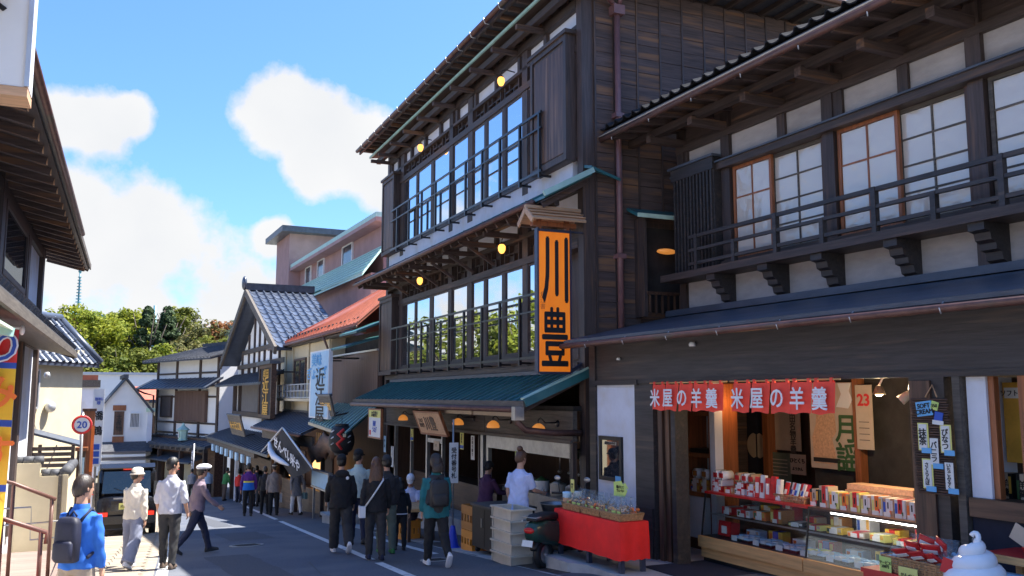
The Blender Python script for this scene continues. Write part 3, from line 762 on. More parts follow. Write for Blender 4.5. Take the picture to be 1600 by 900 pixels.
for y0, y1, m_, dx, c, r_ in ((9.98, 10.85, 'wood_orange', 0, 2, 3), (8.98, 10.04, 'wood_grey_y', .06, 2, 4), (7.68, 8.68, 'wood_orange', 0, 2, 3), (6.72, 7.74, 'wood_grey_y', .06, 2, 4),
                             (5.45, 6.42, 'wood_grey_y', 0, 2, 4), (4.5, 5.5, 'wood_orange', .06, 2, 3), (3.2, 4.15, 'wood_orange', 0, 2, 3), (2.25, 3.25, 'wood_grey_y', .06, 2, 4)):
    shoji_window(y0, y1, m_, dx, c, r_)
B(rs, 'curtain', 'plaster', XU + .14, XU + .16, YN, 11, 3.6, 5.2)
# shutter box with upright slats
sb = MB().box(8.98, 9.14, 11.1, 12.18, 3.44, 5.38).build('shutter_box', 'wood_black', rs)
for k in range(12): B(sb, 'slat', 'wood_black', 8.945, 8.98, 11.13 + k * .088, 11.17 + k * .088, 3.55, 5.2)
B(sb, 'box_rail', 'wood_black', 8.935, 8.98, 11.08, 12.2, 3.44, 3.56)
B(sb, 'box_rail', 'wood_black', 8.935, 8.98, 11.08, 12.2, 5.18, 5.38)
B(sb, 'box_cap', 'metal_bluegrey', 8.9, 9.14, 11.05, 12.25, 5.38, 5.42)
# balcony
B(rs, 'balcony_beam', 'wood_y', 8.68, 9.16, YN, 12.2, 3.44, 3.55)
for z, h, nm in ((4.10, .055, 'top_rail'), (3.88, .045, 'middle_rail'), (3.66, .05, 'bottom_rail')):
    B(rs, nm, 'wood_black', 8.73, 8.785, YN, 11.5, z - h / 2, z + h / 2)
for k, y in enumerate((11.3, 10.4, 9.5, 8.62, 7.75, 6.9, 6.05, 5.2, 4.3, 3.4, 2.4)):
    B(rs, 'rail_post', 'wood_black', 8.72, 8.795, y - .035, y + .035, 3.55, 4.13 if k % 2 == 0 else 3.9)
# carved corbels
prof = [(0, 0), (.42, 0), (.42, -.09), (.33, -.11), (.31, -.19), (.24, -.22), (.23, -.29), (.15, -.31), (.13, -.40), (.06, -.43), (.0, -.45)]
cm = MB().prism(prof, .2, Matrix(((-1, 0, 0, 0), (0, 0, 1, -.1), (0, 1, 0, 0), (0, 0, 0, 1)))).build('corbel', 'wood_black', rs)
for i, y in enumerate((10.95, 9.78, 8.74, 7.53, 6.38, 5.3, 4.2, 3.1)):
    o = cm if i == 0 else link(bpy.data.objects.new('corbel', cm.data))
    o.matrix_basis = Matrix.Translation((XU, y, 3.44))
    if i: adopt(o, rs)
# upper eave
up = mesh_obj('upper_roof', [(8.0, YN, 6.12), (12.5, YN, 7.9), (12.5, 12.95, 7.9), (8.0, 12.95, 6.12), (8.0, YN, 6.05), (12.5, YN, 7.8), (12.5, 12.95, 7.8), (8.0, 12.95, 6.05)],
              [(0, 1, 2, 3), (7, 6, 5, 4), (0, 4, 5, 1), (1, 5, 6, 2), (2, 6, 7, 3), (3, 7, 4, 0)], 'tile_grey', rs)
y = 1.2
while y < 12.9:
    beam(up, 'rafter', 'wood_x', (8.06, y, 6.02), (9.4, y, 6.16), .07, .08); y += .46
mesh_obj('eave_soffit', [(8.05, YN, 6.055), (9.3, YN, 6.2), (9.3, 12.9, 6.2), (8.05, 12.9, 6.055)], [(0, 3, 2, 1)], 'wood_y', up)
B(rs, 'eave_beam', 'wood_y', 8.5, 8.62, YN, 12.9, 5.9, 6.02)
for y in (12.1, 10.97, 9.72, 8.62, 7.55, 6.55, 5.4, 4.3): B(rs, 'beam_end', 'wood_x', 8.42, 9.2, y - .06, y + .06, 5.8, 5.92)
tp = [(.0, .03), (.02, .0), (.07, -.012), (.14, -.008), (.18, .012), (.21, .05), (.245, .055), (.265, .03)]
def tile_mesh(name, L, mat, t=.02, sc_=1.0):
    vs = [(0, a * sc_, b * sc_) for a, b in tp] + [(L, a * sc_, b * sc_ ) for a, b in tp] + [(0, a * sc_, b * sc_ - t) for a, b in tp] + [(L, a * sc_, b * sc_ - t) for a, b in tp]
    n = len(tp); fs = []
    for k in range(n - 1): fs += [(k, k + 1, n + k + 1, n + k), (2 * n + k + 1, 2 * n + k, 3 * n + k, 3 * n + k + 1), (k, 2 * n + k, 2 * n + k + 1, k + 1), (n + k + 1, 3 * n + k + 1, 3 * n + k, n + k)]
    fs += [(0, n, 3 * n, 2 * n), (n - 1, 3 * n - 1, 4 * n - 1, 2 * n - 1)]
    me = bpy.data.meshes.new(name); me.from_pydata(vs, [], fs); me.materials.append(MATS[mat]); me.update()
    return me
TM = tile_mesh('roof_tile', .34, 'tile_dark')
sl = math.atan2(7.9 - 6.12, 4.5)
for r_ in range(3):
    y = YN
    while y < 12.7:
        o = link(bpy.data.objects.new('roof_tile', TM))
        o.matrix_basis = Matrix.Translation((7.95 + r_ * .27, y, 6.17 + r_ * .115)) @ Matrix.Rotation(-sl + .03, 4, 'Y')
        adopt(o, up); y += .2655
MB().tube([(7.96, YN, 6.005), (7.96, 12.98, 5.985)], .05, 8).build('gutter', 'copper', rs, True)
tube(rs, 'gutter_lip', 'beige_plastic', [(7.90, YN, 6.045), (7.90, 13.0, 6.025)], .012, 5)
y = 1.5
while y < 12.9: tube(rs, 'gutter_hook', 'aluminium', [(8.02, y, 6.05), (7.94, y, 5.96), (7.95, y, 5.9)], .01, 4); y += 1.1
# ---- mirror framed on the plaster panel
mi = thing('framed_mirror', 'narrow black-framed mirror hung on the white plaster panel', 'mirror', (XG - .04, 11.9, .27), world=True)
frame_ring(mi, 'frame', 'black', XG - .06, XG - .02, 11.56, 12.22, .25, .93, .06)
B(mi, 'glass', 'glass_room', XG - .042, XG - .034, 11.6, 12.18, .29, .89)
B(mi, 'title_strip', 'paper_tan', XG - .047, XG - .043, 11.72, 12.06, .80, .85)
text(mi, 'lettering', '成田山みやげ', .05, 'ink', (XG - .05, 11.89, .825), depth=.002)
B(mi, 'stuck_note', 'paper_blue', XG - .07, XG - .062, 11.57, 11.72, .18, .34)
# ---- red noren
def noren(y0, y1, chars, label):
    t = thing('noren', label, 'noren', (XG - .09, (y0 + y1) / 2, 1.35), world=True)
    tube(t, 'rod', 'wood_light', [(XG - .09, y0 - .06, 1.735), (XG - .09, y1 + .06, 1.735)], .012, 6)
    n = len(chars); w = (y1 - y0) / n
    for k, c in enumerate(chars):
        a = y1 - (k + 1) * w + .008; b = y1 - k * w - .008; sway = rnd.uniform(-.02, .02)
        vs, fs = [], []
        for i in range(7):
            for j in range(7):
                q = i / 6; yv = a + (b - a) * j / 6 + sway * q
                bul = .02 * math.sin(j / 6 * math.pi) * (1 - .3 * q) + .012 * math.sin(j * 1.7 + k) * q
                vs.append((XG - .09 - bul - .03 * q, yv, 1.71 - .355 * q - (.012 * math.sin(j / 6 * math.pi * 2 + k) * q)))
        for i in range(6):
            for j in range(6): fs.append((i * 7 + j, i * 7 + j + 1, i * 7 + j + 8, i * 7 + j + 7))
        p_ = mesh_obj('panel', vs, fs, 'noren_red', t, True)
        text(p_, 'character', c, .27, 'ink_white', (XG - .170, (a + b) / 2 + sway * .5, 1.525), bold=.016, depth=.003, wide=.9)
        for yq in (a + .05, b - .05): B(t, 'loop', 'noren_red', XG - .105, XG - .078, yq - .02, yq + .02, 1.70, 1.752)
noren(9.08, 10.66, '米屋の羊羹', 'red noren with white characters hanging nearer the framed mirror')
noren(7.2, 8.9, '米屋の羊羹', 'red noren with white characters hanging over the middle of the display case')
# ---- inside the shop
cb = thing('wall_cabinet', 'orange-brown wooden cabinet with white back and shelves at the left of the shop', 'cabinet', (8.85, 11.2, FS), world=True)
frame_ring(cb, 'frame', 'wood_orange', 8.6, 9.1, 10.86, 11.62, FS, 1.74, .07)
B(cb, 'back', 'plaster', 9.05, 9.09, 10.93, 11.55, FS, 1.7)
B(cb, 'door_panel', 'plaster', 8.63, 8.66, 10.93, 11.55, -.6, .02)
for z in (.03, .62, 1.25): B(cb, 'shelf', 'wood_orange', 8.6, 9.05, 10.93, 11.55, z, z + .06)
B(cb, 'plinth', 'wood_brown_y', 8.58, 9.0, 10.86, 11.62, FS, -.6)
B(rs, 'white_jamb', 'plaster', 8.55, 8.7, 10.72, 10.84, FS, 1.75)
cu = thing('door_curtain', 'dark navy doorway curtain printed with a pale round crest', 'curtain', (10.5, 12.0, -.6), world=True)
for k in range(2):
    B(cu, 'curtain_panel', 'navy_cloth', 10.5, 10.53, 11.78 + k * .26, 12.02 + k * .26, -.6, 1.75)
mb = MB()
for s_, a0 in ((1, .12), (-1, .12)):
    pts = [(12.04 + s_ * .02, .52)] + [(12.04 + s_ * (.02 + .22 * math.sin(math.pi * k / 12)), .71 - .22 * math.cos(math.pi * k / 12)) for k in range(1, 12)] + [(12.04 + s_ * .02, .9)]
    mb.prism([(y_, z_) for y_, z_ in pts], .004, Matrix(((0, 0, 1, 10.49), (1, 0, 0, 0), (0, 1, 0, 0), (0, 0, 0, 1))))
mb.build('crest', 'paper_tan', cu)
for y0, y1 in ((11.66, 11.78),): B(rs, 'inner_post', 'wood_orange', 10.4, 10.6, y0, y1, FS, 1.85)
def flat(name, label, cat, x, y0, y1, z0, z1, mat, group=None, t=.012):
    o = thing(name, label, cat, (x, (y0 + y1) / 2, z0), group=group, world=True)
    B(o, 'sheet', mat, x, x + t, y0, y1, z0, z1)
    return o
o = flat('hanging_scroll', 'pale cloth scroll with faint grey characters behind the noren', 'scroll', 10.55, 11.05, 11.64, .66, 1.55, 'paper_tan')
text(o, 'lettering', '成田名物羊羹', .14, 'wood_grey_y', (10.545, 11.22, 1.0), vertical=True, lead=.9)
o = flat('olive_poster', 'olive green printed poster below the pale scroll', 'poster', 10.5, 11.24, 11.76, .1, .62, 'paper_olive')
for k in range(5): B(o, 'print_line', 'paper_tan', 10.494, 10.5, 11.32, 11.68, .5 - k * .06, .515 - k * .06)
o = flat('price_card', 'small tan card sign standing right of the olive poster', 'card', 10.45, 10.86, 11.2, .3, .62, 'paper_tan')
text(o, 'lettering', 'ひとくち', .085, 'ink', (10.44, 11.03, .52)); text(o, 'lettering', 'ようかん', .06, 'ink', (10.44, 11.03, .39))
o = flat('tall_poster', 'large tan poster with bold dark green characters and a flat portrait shape', 'poster', 9.6, 9.02, 9.86, .53, 1.74, 'paper_tan')
text(o, 'lettering', '月謡', .42, 'ink_green', (9.59, 9.17, .9), vertical=True, lead=.95, bold=.02)
mb = MB(); mb.prism([(9.78, .6), (9.82, .95), (9.74, 1.15), (9.72, 1.35), (9.5, 1.45), (9.38, 1.3), (9.36, 1.05), (9.44, .95), (9.38, .72), (9.4, .6)], .004, Matrix(((0, 0, -1, 9.598), (1, 0, 0, 0), (0, 1, 0, 0), (0, 0, 0, 1))))
mb.build('print_shape', 'wood_pale', o)
B(o, 'print_band', 'ink', 9.586, 9.59, 9.3, 9.8, .62, .68)
mb = MB(); mb.prism([(9.34, 1.4), (9.12, 1.38), (9.04, 1.5), (9.1, 1.62), (9.06, 1.73), (9.3, 1.73), (9.24, 1.58)], .004, Matrix(((0, 0, -1, 9.596), (1, 0, 0, 0), (0, 1, 0, 0), (0, 0, 0, 1)))); mb.build('print_shape', 'paper', o)
B(rs, 'inner_post', 'wood_orange', 9.55, 9.68, 8.9, 9.0, FS, 1.85)
o = flat('wall_calendar', 'hanging paper calendar showing a red 23', 'calendar', 9.5, 8.62, 8.9, .84, 1.70, 'paper_tan')
text(o, 'lettering', '23', .22, 'ink_red', (9.494, 8.76, 1.5), bold=.03)
for k in range(4): B(o, 'print_line', 'wood_grey_y', 9.494, 9.5, 8.68, 8.85, 1.2 - k * .08, 1.21 - k * .08)
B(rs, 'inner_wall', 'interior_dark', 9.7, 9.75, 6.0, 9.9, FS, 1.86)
lt = thing('spot_lamp', 'small lit spotlight hanging from the shop ceiling right of the noren', 'lamp', (8.2, 7.33, 1.55), world=True)
MB().lathe([(.02, .1), (.035, .09), (.06, .03), (.075, -.0)], (8.2, 7.33, 1.57), 12, False).build('shade', 'steel', lt, True)
MB().ell((8.2, 7.33, 1.58), (.045, .045, .03)).build('bulb', 'bulb', lt, True)
tube(lt, 'stem', 'white', [(8.2, 7.33, 1.66), (8.2, 7.28, 1.74), (8.2, 7.28, 1.84)], .012, 6)
pl = bpy.data.lights.new('spot_lamp_light', 'POINT'); pl.energy = 24; pl.color = (1, .75, .45); pl.shadow_soft_size = .06
plo = link(bpy.data.objects.new('spot_lamp_light', pl)); plo.location = (8.2, 7.33, 1.5)
lt2 = thing('spot_lamp', 'unlit spotlight turned sideways beside the dark shop post', 'lamp', (8.2, 6.94, 1.5), world=True)
MB().tube([(8.15, 7.0, 1.5), (8.2, 6.94, 1.56), (8.22, 6.9, 1.6)], [.06, .05, .03], 10).build('shade', 'beige_plastic', lt2, True)
tube(lt2, 'stem', 'white', [(8.2, 6.92, 1.6), (8.2, 6.9, 1.74), (8.2, 6.9, 1.84)], .012, 6)
lt3 = thing('paper_lantern', 'small glowing orange lantern half hidden between the two noren', 'lantern', (9.0, 10.62, 1.36), world=True)
MB().ell((9.0, 10.62, 1.46), (.08, .08, .1)).build('globe', 'lamp_glow', lt3, True)
pl2 = bpy.data.lights.new('paper_lantern_light', 'POINT'); pl2.energy = 1.5; pl2.color = (1, .5, .2); pl2.shadow_soft_size = .08; plo2 = link(bpy.data.objects.new('paper_lantern_light', pl2)); plo2.location = (8.85, 10.62, 1.46)
tube(lt3, 'cord', 'black', [(9.0, 10.62, 1.55), (9.0, 10.62, 1.85)], .006, 4)
# ---- the glass display case
dc = thing('display_case', 'long glass display case on an orange wooden base filled with sweets', 'display case', (8.3, 8.5, FS), world=True)
Y0, Y1 = 6.35, 10.42
B(dc, 'base', 'wood_light', 8.02, 8.75, Y0, Y1, FS + .06, -.42)
B(dc, 'plinth', 'black', 8.06, 8.72, Y0, Y1, FS, FS + .06)
for y0, y1 in ((8.42, Y1 + .02), (Y0, 8.40)): B(dc, 'base_board', 'wood_light', 7.98, 8.02, y0, y1, -.55, -.40)
B(dc, 'deck', 'black', 8.02, 8.75, Y0, Y1, -.42, -.40)
B(dc, 'shelf', 'glass_case', 8.2, 8.72, Y0, Y1 - .02, -.115, -.105)
B(dc, 'shelf_edge', 'steel', 8.19, 8.2, Y0, Y1 - .02, -.12, -.10)
B(dc, 'top', 'red_paint', 8.10, 8.75, 8.42, Y1, .18, .21)
B(dc, 'top', 'wood_brown_y', 8.10, 8.75, Y0, 8.41, .18, .21)
B(dc, 'back', 'wood_brown_y', 8.72, 8.75, Y0, Y1, -.40, .18)
for y0, y1 in ((8.42, Y1), (Y0 + .01, 8.40)):
    mesh_obj('front_glass', [(8.035, y0, -.40), (8.035, y1, -.40), (8.12, y1, .18), (8.12, y0, .18), (8.041, y0, -.40), (8.041, y1, -.40), (8.126, y1, .18), (8.126, y0, .18)],
             [(0, 3, 2, 1), (4, 5, 6, 7), (0, 1, 5, 4), (2, 3, 7, 6), (1, 2, 6, 5), (3, 0, 4, 7)], 'glass_case', dc)
mesh_obj('end_glass', [(8.04, Y1, -.40), (8.72, Y1, -.40), (8.72, Y1, .18), (8.12, Y1, .18), (8.04, Y1 + .006, -.40), (8.72, Y1 + .006, -.40), (8.72, Y1 + .006, .18), (8.12, Y1 + .006, .18)],
         [(0, 1, 2, 3), (7, 6, 5, 4), (0, 4, 5, 1), (2, 6, 7, 3), (1, 5, 6, 2), (0, 3, 7, 4)], 'glass_case', dc)
for y in (Y1, 8.41, Y0 + .01): beam(dc, 'glass_post', 'black_metal', (8.035, y, -.40), (8.118, y, .18), .018, .018)
B(dc, 'tube_light', 'bulb', 8.16, 8.18, Y0 + .1, 8.1, .155, .17)
MATS['bulb_white'] = M('bulb_white', (1, 1, 1), .5, emit=(1, .93, .85), estr=9.0)
for o in dc.children:
    if o.name.startswith('tube_light'): o.data = unit_cube('bulb_white')
M('banner_gold', (.80, .52, .06), .6, var=.1)
# goods: every packet and box is a thing of its own
def price_tag(p, x, y, z, s=.05): B(p, 'price_tag', 'paper', x - .004, x, y - s, y + s, z, z + s * 1.1)
def gift_box(x, y, z, w, d, h, mat, band, label, group, tagz=True, rz=0):
    t = thing('gift_box', label, 'box', (x, y, z), rz, group)
    B(t, 'box', mat, -d / 2, d / 2, -w / 2, w / 2, 0, h)
    B(t, 'label_band', band, -d / 2 - .003, d / 2 + .003, -w * .2, w * .2, -.0, h + .003)
    pc = rnd.choice(('ink_red', 'ink_orange', 'ink_green', 'paper_yellow', 'ink_blue')); B(t, 'print_panel', pc, -d / 2 - .0055, -d / 2 - .003, w * .24, w * .44, h * .2, h * .8); B(t, 'print_panel', rnd.choice(('paper', 'paper_tan', 'ink_gold')), -d / 2 - .0055, -d / 2 - .003, -w * .44, -w * .25, h * .35, h * .9)
    if tagz: price_tag(t, -d / 2 - .004, w * .1, .0, min(.045, w * .3))
    return t
def roll_cake(x, y, z, w, r, mat, band, label, group, rz=0):
    t = thing('round_gift', label, 'box', (x, y, z), rz, group)
    MB().tube([(-.09, 0, r), (.09, 0, r)], r, 18).build('drum', mat, t, True)
    B(t, 'ribbon', 'ink_green', -.092, .092, -.006, .006, .0, 2 * r + .004)
    B(t, 'label_band', band, -.096, -.09, -r * .6, r * .6, r * .5, r * 1.5)
    return t
g = 'red and white gift boxes stacked on the display case'
for k, (y, z) in enumerate(((10.28, .21), (10.28, .29), (10.02, .21), (9.80, .21), (9.80, .29), (9.55, .21), (9.55, .29), (9.38, .21))):
    gift_box(8.32, y, z, .2, .22, .078, ('red_paint', 'white', 'wood_light', 'white', 'red_paint', 'white', 'red_paint', 'red_paint')[k], ('white', 'red_paint', 'red_paint', 'red_paint', 'white', 'red_paint', 'white', 'white')[k],
             ('lower red gift box at the far left end', 'upper white gift box at the far left end', 'lone tan gift box second from the left end', 'lower white gift box of the second stack', 'upper red gift box of the second stack', 'lower white gift box of the third stack', 'upper red gift box of the third stack', 'single red gift box beside the standing packets')[k] + ' on the display case', g)
for k, (y, z, m_) in enumerate(((10.33, .37, 'white'), (10.2, .37, 'white'), (9.86, .37, 'wood_pale'), (9.72, .37, 'white'), (9.58, .37, 'wood_pale'))):
    roll_cake(8.32, y, z, .1, .065, m_, 'red_paint', ORD[k] + ' round drum-shaped sweet from the left on top of the gift boxes', 'round gifts on the display case')
g = 'standing red packets on the display case'
for k in range(5):
    t = thing('sweet_packet', ORD[k] + ' upright red packet from the left, just before the wicker tray', 'packet', (8.22, 9.42 - k * .1, .21), rnd.uniform(-.2, .2), g)
    B(t, 'packet', ('red_paint', 'paper', 'red_paint', 'ink_red', 'paper')[k], -.025, .025, -.042, .042, 0, .27 + .03 * (k % 2), rot=(0, .12, 0))
    B(t, 'label_band', ('paper', 'red_paint')[k % 2], -.034, -.024, -.025, .025, .05, .2)
def wicker(p, w, d, h, x=0, y=0, z=0):
    """woven basket: base, staggered strips, rim"""
    mb = MB(); mb.box(x - d / 2, x + d / 2, y - w / 2, y + w / 2, z, z + .012)
    rows = max(3, int(h / .022)); 
    for r_ in range(rows):
        zz = z + .012 + r_ * (h - .012) / rows; e = .004 * (r_ % 2); k = 1 + .10 * r_ / rows
        for (a, b) in (((x - d / 2 * k - e, y - w / 2 * k, zz), (x - d / 2 * k - e, y + w / 2 * k, zz)), ((x + d / 2 * k + e, y - w / 2 * k, zz), (x + d / 2 * k + e, y + w / 2 * k, zz)),
                       ((x - d / 2 * k, y - w / 2 * k - e, zz), (x + d / 2 * k, y - w / 2 * k - e, zz)), ((x - d / 2 * k, y + w / 2 * k + e, zz), (x + d / 2 * k, y + w / 2 * k + e, zz))):
            mb.bar(a, b, .008, .016)
    wv = mb.build('weave', 'wicker', p)
    mb = MB(); k = 1.11
    n = int(w / .05)
    for i in range(n + 1):
        yy_ = y - w / 2 + w * i / n
        for sx in (-1, 1): mb.bar((x + sx * (d / 2 + .003), yy_, z), (x + sx * (d / 2 * 1.1 + .003), yy_ * 1.0 + (yy_ - y) * .1, z + h), .012, .01)
    tag(mb.build('stakes', 'wicker', p), kind='stuff')
    mb = MB()
    c = [(x - d / 2 * k, y - w / 2 * k, z + h), (x + d / 2 * k, y - w / 2 * k, z + h), (x + d / 2 * k, y + w / 2 * k, z + h), (x - d / 2 * k, y + w / 2 * k, z + h)]
    for i in range(4): mb.tube([c[i], c[(i + 1) % 4]], .011, 6)
    mb.build('rim', 'wicker', p, True)
bk = thing('wicker_tray', 'wicker tray of slim red and blue packets in the middle of the display case', 'basket', (8.33, 8.82, .21))
wicker(bk, .5, .26, .08)
for k in range(8):
    t = thing('sweet_packet', ORD[k] + ' slim wrapped bar from the left in the wicker tray on the case', 'packet', (8.33 + rnd.uniform(-.05, .05), 9.03 - k * .058, .225), rnd.uniform(-.3, .3), 'wrapped bars in the wicker tray')
    B(t, 'wrapper', ('paper_lblue', 'ink_red', 'paper', 'red_paint')[k % 4], -.012, .012, -.03, .03, 0, .22, rot=(0, .35, 0))
    B(t, 'label_band', ('ink_blue', 'paper')[k % 2], -.024, -.0, -.018, .018, .07, .13, rot=(0, .35, 0))
g = 'boxed sweets in a row on the display case'
y = 8.5
seq = [('black', 'paper_tan'), ('paper_tan', 'ink_red'), ('paper_yellow', 'paper'), ('wood_pale', 'ink_orange'), ('paper_yellow', 'ink_red'), ('wood_pale', 'paper'), ('paper', 'ink_orange'), ('wood_pale', 'paper'), ('paper', 'ink_red'), ('wood_pale', 'paper'), ('paper', 'ink_orange'), ('paper', 'ink_red')]
for k, (a, b) in enumerate(seq):
    w = .16
    t = gift_box(8.30, y - w / 2, .21, w - .012, .16, (.2, .25, .2, .19, .22, .2, .21, .2, .2, .19, .2, .2)[k], a, b, ORD[k] + ' boxed sweet from the left in the row on the right half of the case', g)
    B(t, 'print_line', 'ink', -.086, -.08, -.008, .008, .09, .16)
    B(t, 'print_stamp', ('ink_red', 'ink_orange', 'ink_green')[k % 3], -.087, -.081, -.04, -.02, .03, .07)
    y -= w
t = thing('gift_crate', 'long stack of pale wooden gift boxes behind the row of boxed sweets', 'box', (8.52, 7.6, .21))
for k in range(4): B(t, 'box_lid', 'wood_pale', -.12, .12, -.55 + .02 * k, .55 - .03 * k, k * .075, k * .075 + .07)
g1 = 'sweets on the glass shelf inside the display case'; g2 = 'trays on the floor of the display case'
for k in range(11):
    y = 10.2 - k * .33; m_ = ('red_paint', 'white', 'ink_orange', 'amber_plastic', 'black', 'paper_yellow', 'banner_gold', 'paper_tan', 'paper_yellow', 'banner_gold', 'paper')[k]
    t = gift_box(8.42, y, -.105, .24, .2, (.1, .09, .11, .17, .05, .06, .07, .06, .08, .07, .06)[k], m_, ('paper', 'red_paint')[k % 2], ORD[k] + ' packaged sweet from the left on the glass shelf of the case', g1, rz=rnd.uniform(-.15, .15))
for k in range(9):
    y = 10.15 - k * .43
    t = thing('sweet_tray', ORD[k - 1] + ' tray of pale wrapped sweets from the left on the case floor' if k else 'red bag of sweets in the left corner of the display case', 'tray', (8.3, y, -.40), rnd.uniform(-.1, .1), g2 if k else None)
    if k == 0:
        B(t, 'bag', 'red_paint', -.08, .08, -.13, .13, 0, .2, rot=(0, .15, 0)); B(t, 'label_band', 'paper', -.1, -.085, -.06, .04, .05, .15)
        continue
    B(t, 'tray', 'black', -.17, .17, -.19, .19, 0, .03)
    for i in range(3):
        for j in range(3): B(t, 'sweet', ('paper_lblue', 'paper', 'paper_lblue', 'paper_yellow' if k == 4 else 'paper_lblue')[(i + j) % 4], -.15 + i * .1, -.065 + i * .1, -.17 + j * .12, -.07 + j * .12, .03, .055 + .012 * ((i + j) % 2))
    price_tag(t, -.18, .1, .0, .06)
for k in range(9):
    gift_box(8.6, 10.05 - k * .42, -.105, .2, .16, .12 + .05 * (k % 3), ('white', 'banner_gold', 'red_paint', 'paper_tan', 'amber_plastic')[k % 5], ('red_paint', 'paper', 'paper')[k % 3], ORD[k] + ' taller box from the left at the back of the glass shelf', 'boxes at the back of the glass shelf', False)
for k in range(8):
    gift_box(8.58, 9.9 - k * .45, -.40, .26, .14, .1 + .04 * (k % 2), ('paper_lblue', 'banner_gold', 'white', 'ink_red')[k % 4], ('paper', 'ink_blue')[k % 2], ORD[k] + ' box from the left at the back of the case floor', 'boxes at the back of the case floor', True)
# goods on the cabinet shelves
for k, (y, z) in enumerate(((11.36, .09), (11.12, .09), (11.36, .19), (11.12, .19))):
    gift_box(8.75, y, z, .22, .2, .095, 'amber_plastic', 'paper', ('lower left', 'lower right', 'upper left', 'upper right')[k] + ' orange gift box on the shelf of the wooden cabinet', 'gift boxes in the wooden cabinet')
for y in (11.36, 11.14): roll_cake(8.75, y, .29, .1, .075, 'white', 'amber_plastic', ('left' if y > 11.2 else 'right') + ' round white drum gift on the boxes in the wooden cabinet', 'round gifts in the wooden cabinet')
B(cb, 'dark_tray', 'black', 8.68, 8.95, 10.98, 11.5, .68, .74)
# ---- bamboo blind with hand-written labels
bb = thing('bamboo_blind', 'brown bamboo blind hung on the shop post with handwritten ice cream labels', 'blind', (7.4, 6.0, .62), world=True)
for k in range(38):
    z = .63 + k * .0240
    tube(bb, 'bamboo_slat', 'wood_brown_y', [(7.40, 5.79 - .012 * (k % 3) + .001 * k, z), (7.40, 6.19 + .004 * (k % 4) + .001 * k, z)], .0105, 5)
tube(bb, 'hanging_cord', 'wood_pale', [(7.40, 5.93, 1.54), (7.42, 5.99, 1.66), (7.40, 6.06, 1.54)], .008, 5)
def note(y0, y1, z0, z1, mat, s, size, tape=None, border=None, rot=0):
    q = B(bb, 'label_card', mat, 7.376, 7.382, y0, y1, z0, z1, rot=(rot, 0, 0))
    if border: B(bb, 'card_border', border, 7.383, 7.387, y0 - .015, y1 + .015, z0 - .012, z1 + .012, rot=(rot, 0, 0))
    text(q, 'lettering', s, size, 'ink', (7.373, (y0 + y1) / 2, (z0 + z1) / 2), vertical=True, lead=.85, bold=.02, depth=.002)
    if tape: B(bb, 'tape_tag', 'paper_blue', 7.368, 7.374, y0 - .05, y1 - .03, z0 - .035, z0 + .015)
note(6.05, 6.14, 1.04, 1.28, 'paper', '抹茶', .09, True, 'paper_yellow')
note(5.80, 5.89, 1.03, 1.27, 'paper', 'ぴなつ', .075, True, 'paper_yellow')
note(5.93, 6.02, .90, 1.15, 'paper', 'バニラ', .075, True)
note(6.02, 6.11, .68, .94, 'paper', 'さくらんぼ', .05, True, 'paper_yellow')
note(5.78, 5.87, .68, .93, 'paper', 'いちごみるく', .045, True)
q = B(bb, 'label_card', 'paper_blue', 7.372, 7.38, 5.97, 6.15, 1.36, 1.5, rot=(-.12, 0, 0))
text(q, 'lettering', 'SOFT\nCREAM', .062, 'ink', (7.368, 6.06, 1.43), lead=.9, bold=.03, depth=.002, rot=.12)
q = B(bb, 'label_card', 'paper_lime', 7.37, 7.376, 5.90, 5.98, 1.42, 1.5, rot=(.3, 0, 0)); text(q, 'lettering', '350', .045, 'ink', (7.366, 5.94, 1.46), depth=.002)
B(bb, 'label_card', 'ink_blue', 7.372, 7.38, 5.86, 5.95, 1.30, 1.4, rot=(.2, 0, 0)); B(bb, 'label_card', 'paper', 7.366, 7.372, 5.85, 5.97, 1.28, 1.32, rot=(.1, 0, 0))
# right window: yellow poster, dark boxes
o = flat('yellow_poster', 'bright yellow soft ice cream poster in the window right of the bamboo blind', 'poster', 7.95, 5.24, 5.64, .93, 1.68, 'paper_yellow')
o.children[0].data = unit_cube('ink_gold')
text(o, 'lettering', 'ソフトクリーム', .062, 'ink', (7.94, 5.44, 1.58), depth=.002)
B(o, 'speech_strip', 'paper', 7.942, 7.95, 5.26, 5.62, 1.53, 1.63)
text(o, 'lettering', 'うまい', .055, 'ink', (7.94, 5.36, 1.47), depth=.002)
for k in range(3):
    t = gift_box(7.85, 5.55 - k * .17, .56, .13, .14, .28, 'black', 'paper_tan', ORD[k] + ' dark gift box from the left below the yellow poster', 'dark boxes in the window', False)
    text(t, 'lettering', '羊羹', .08, 'ink', (-.078, 0, .15), vertical=True, depth=.002)
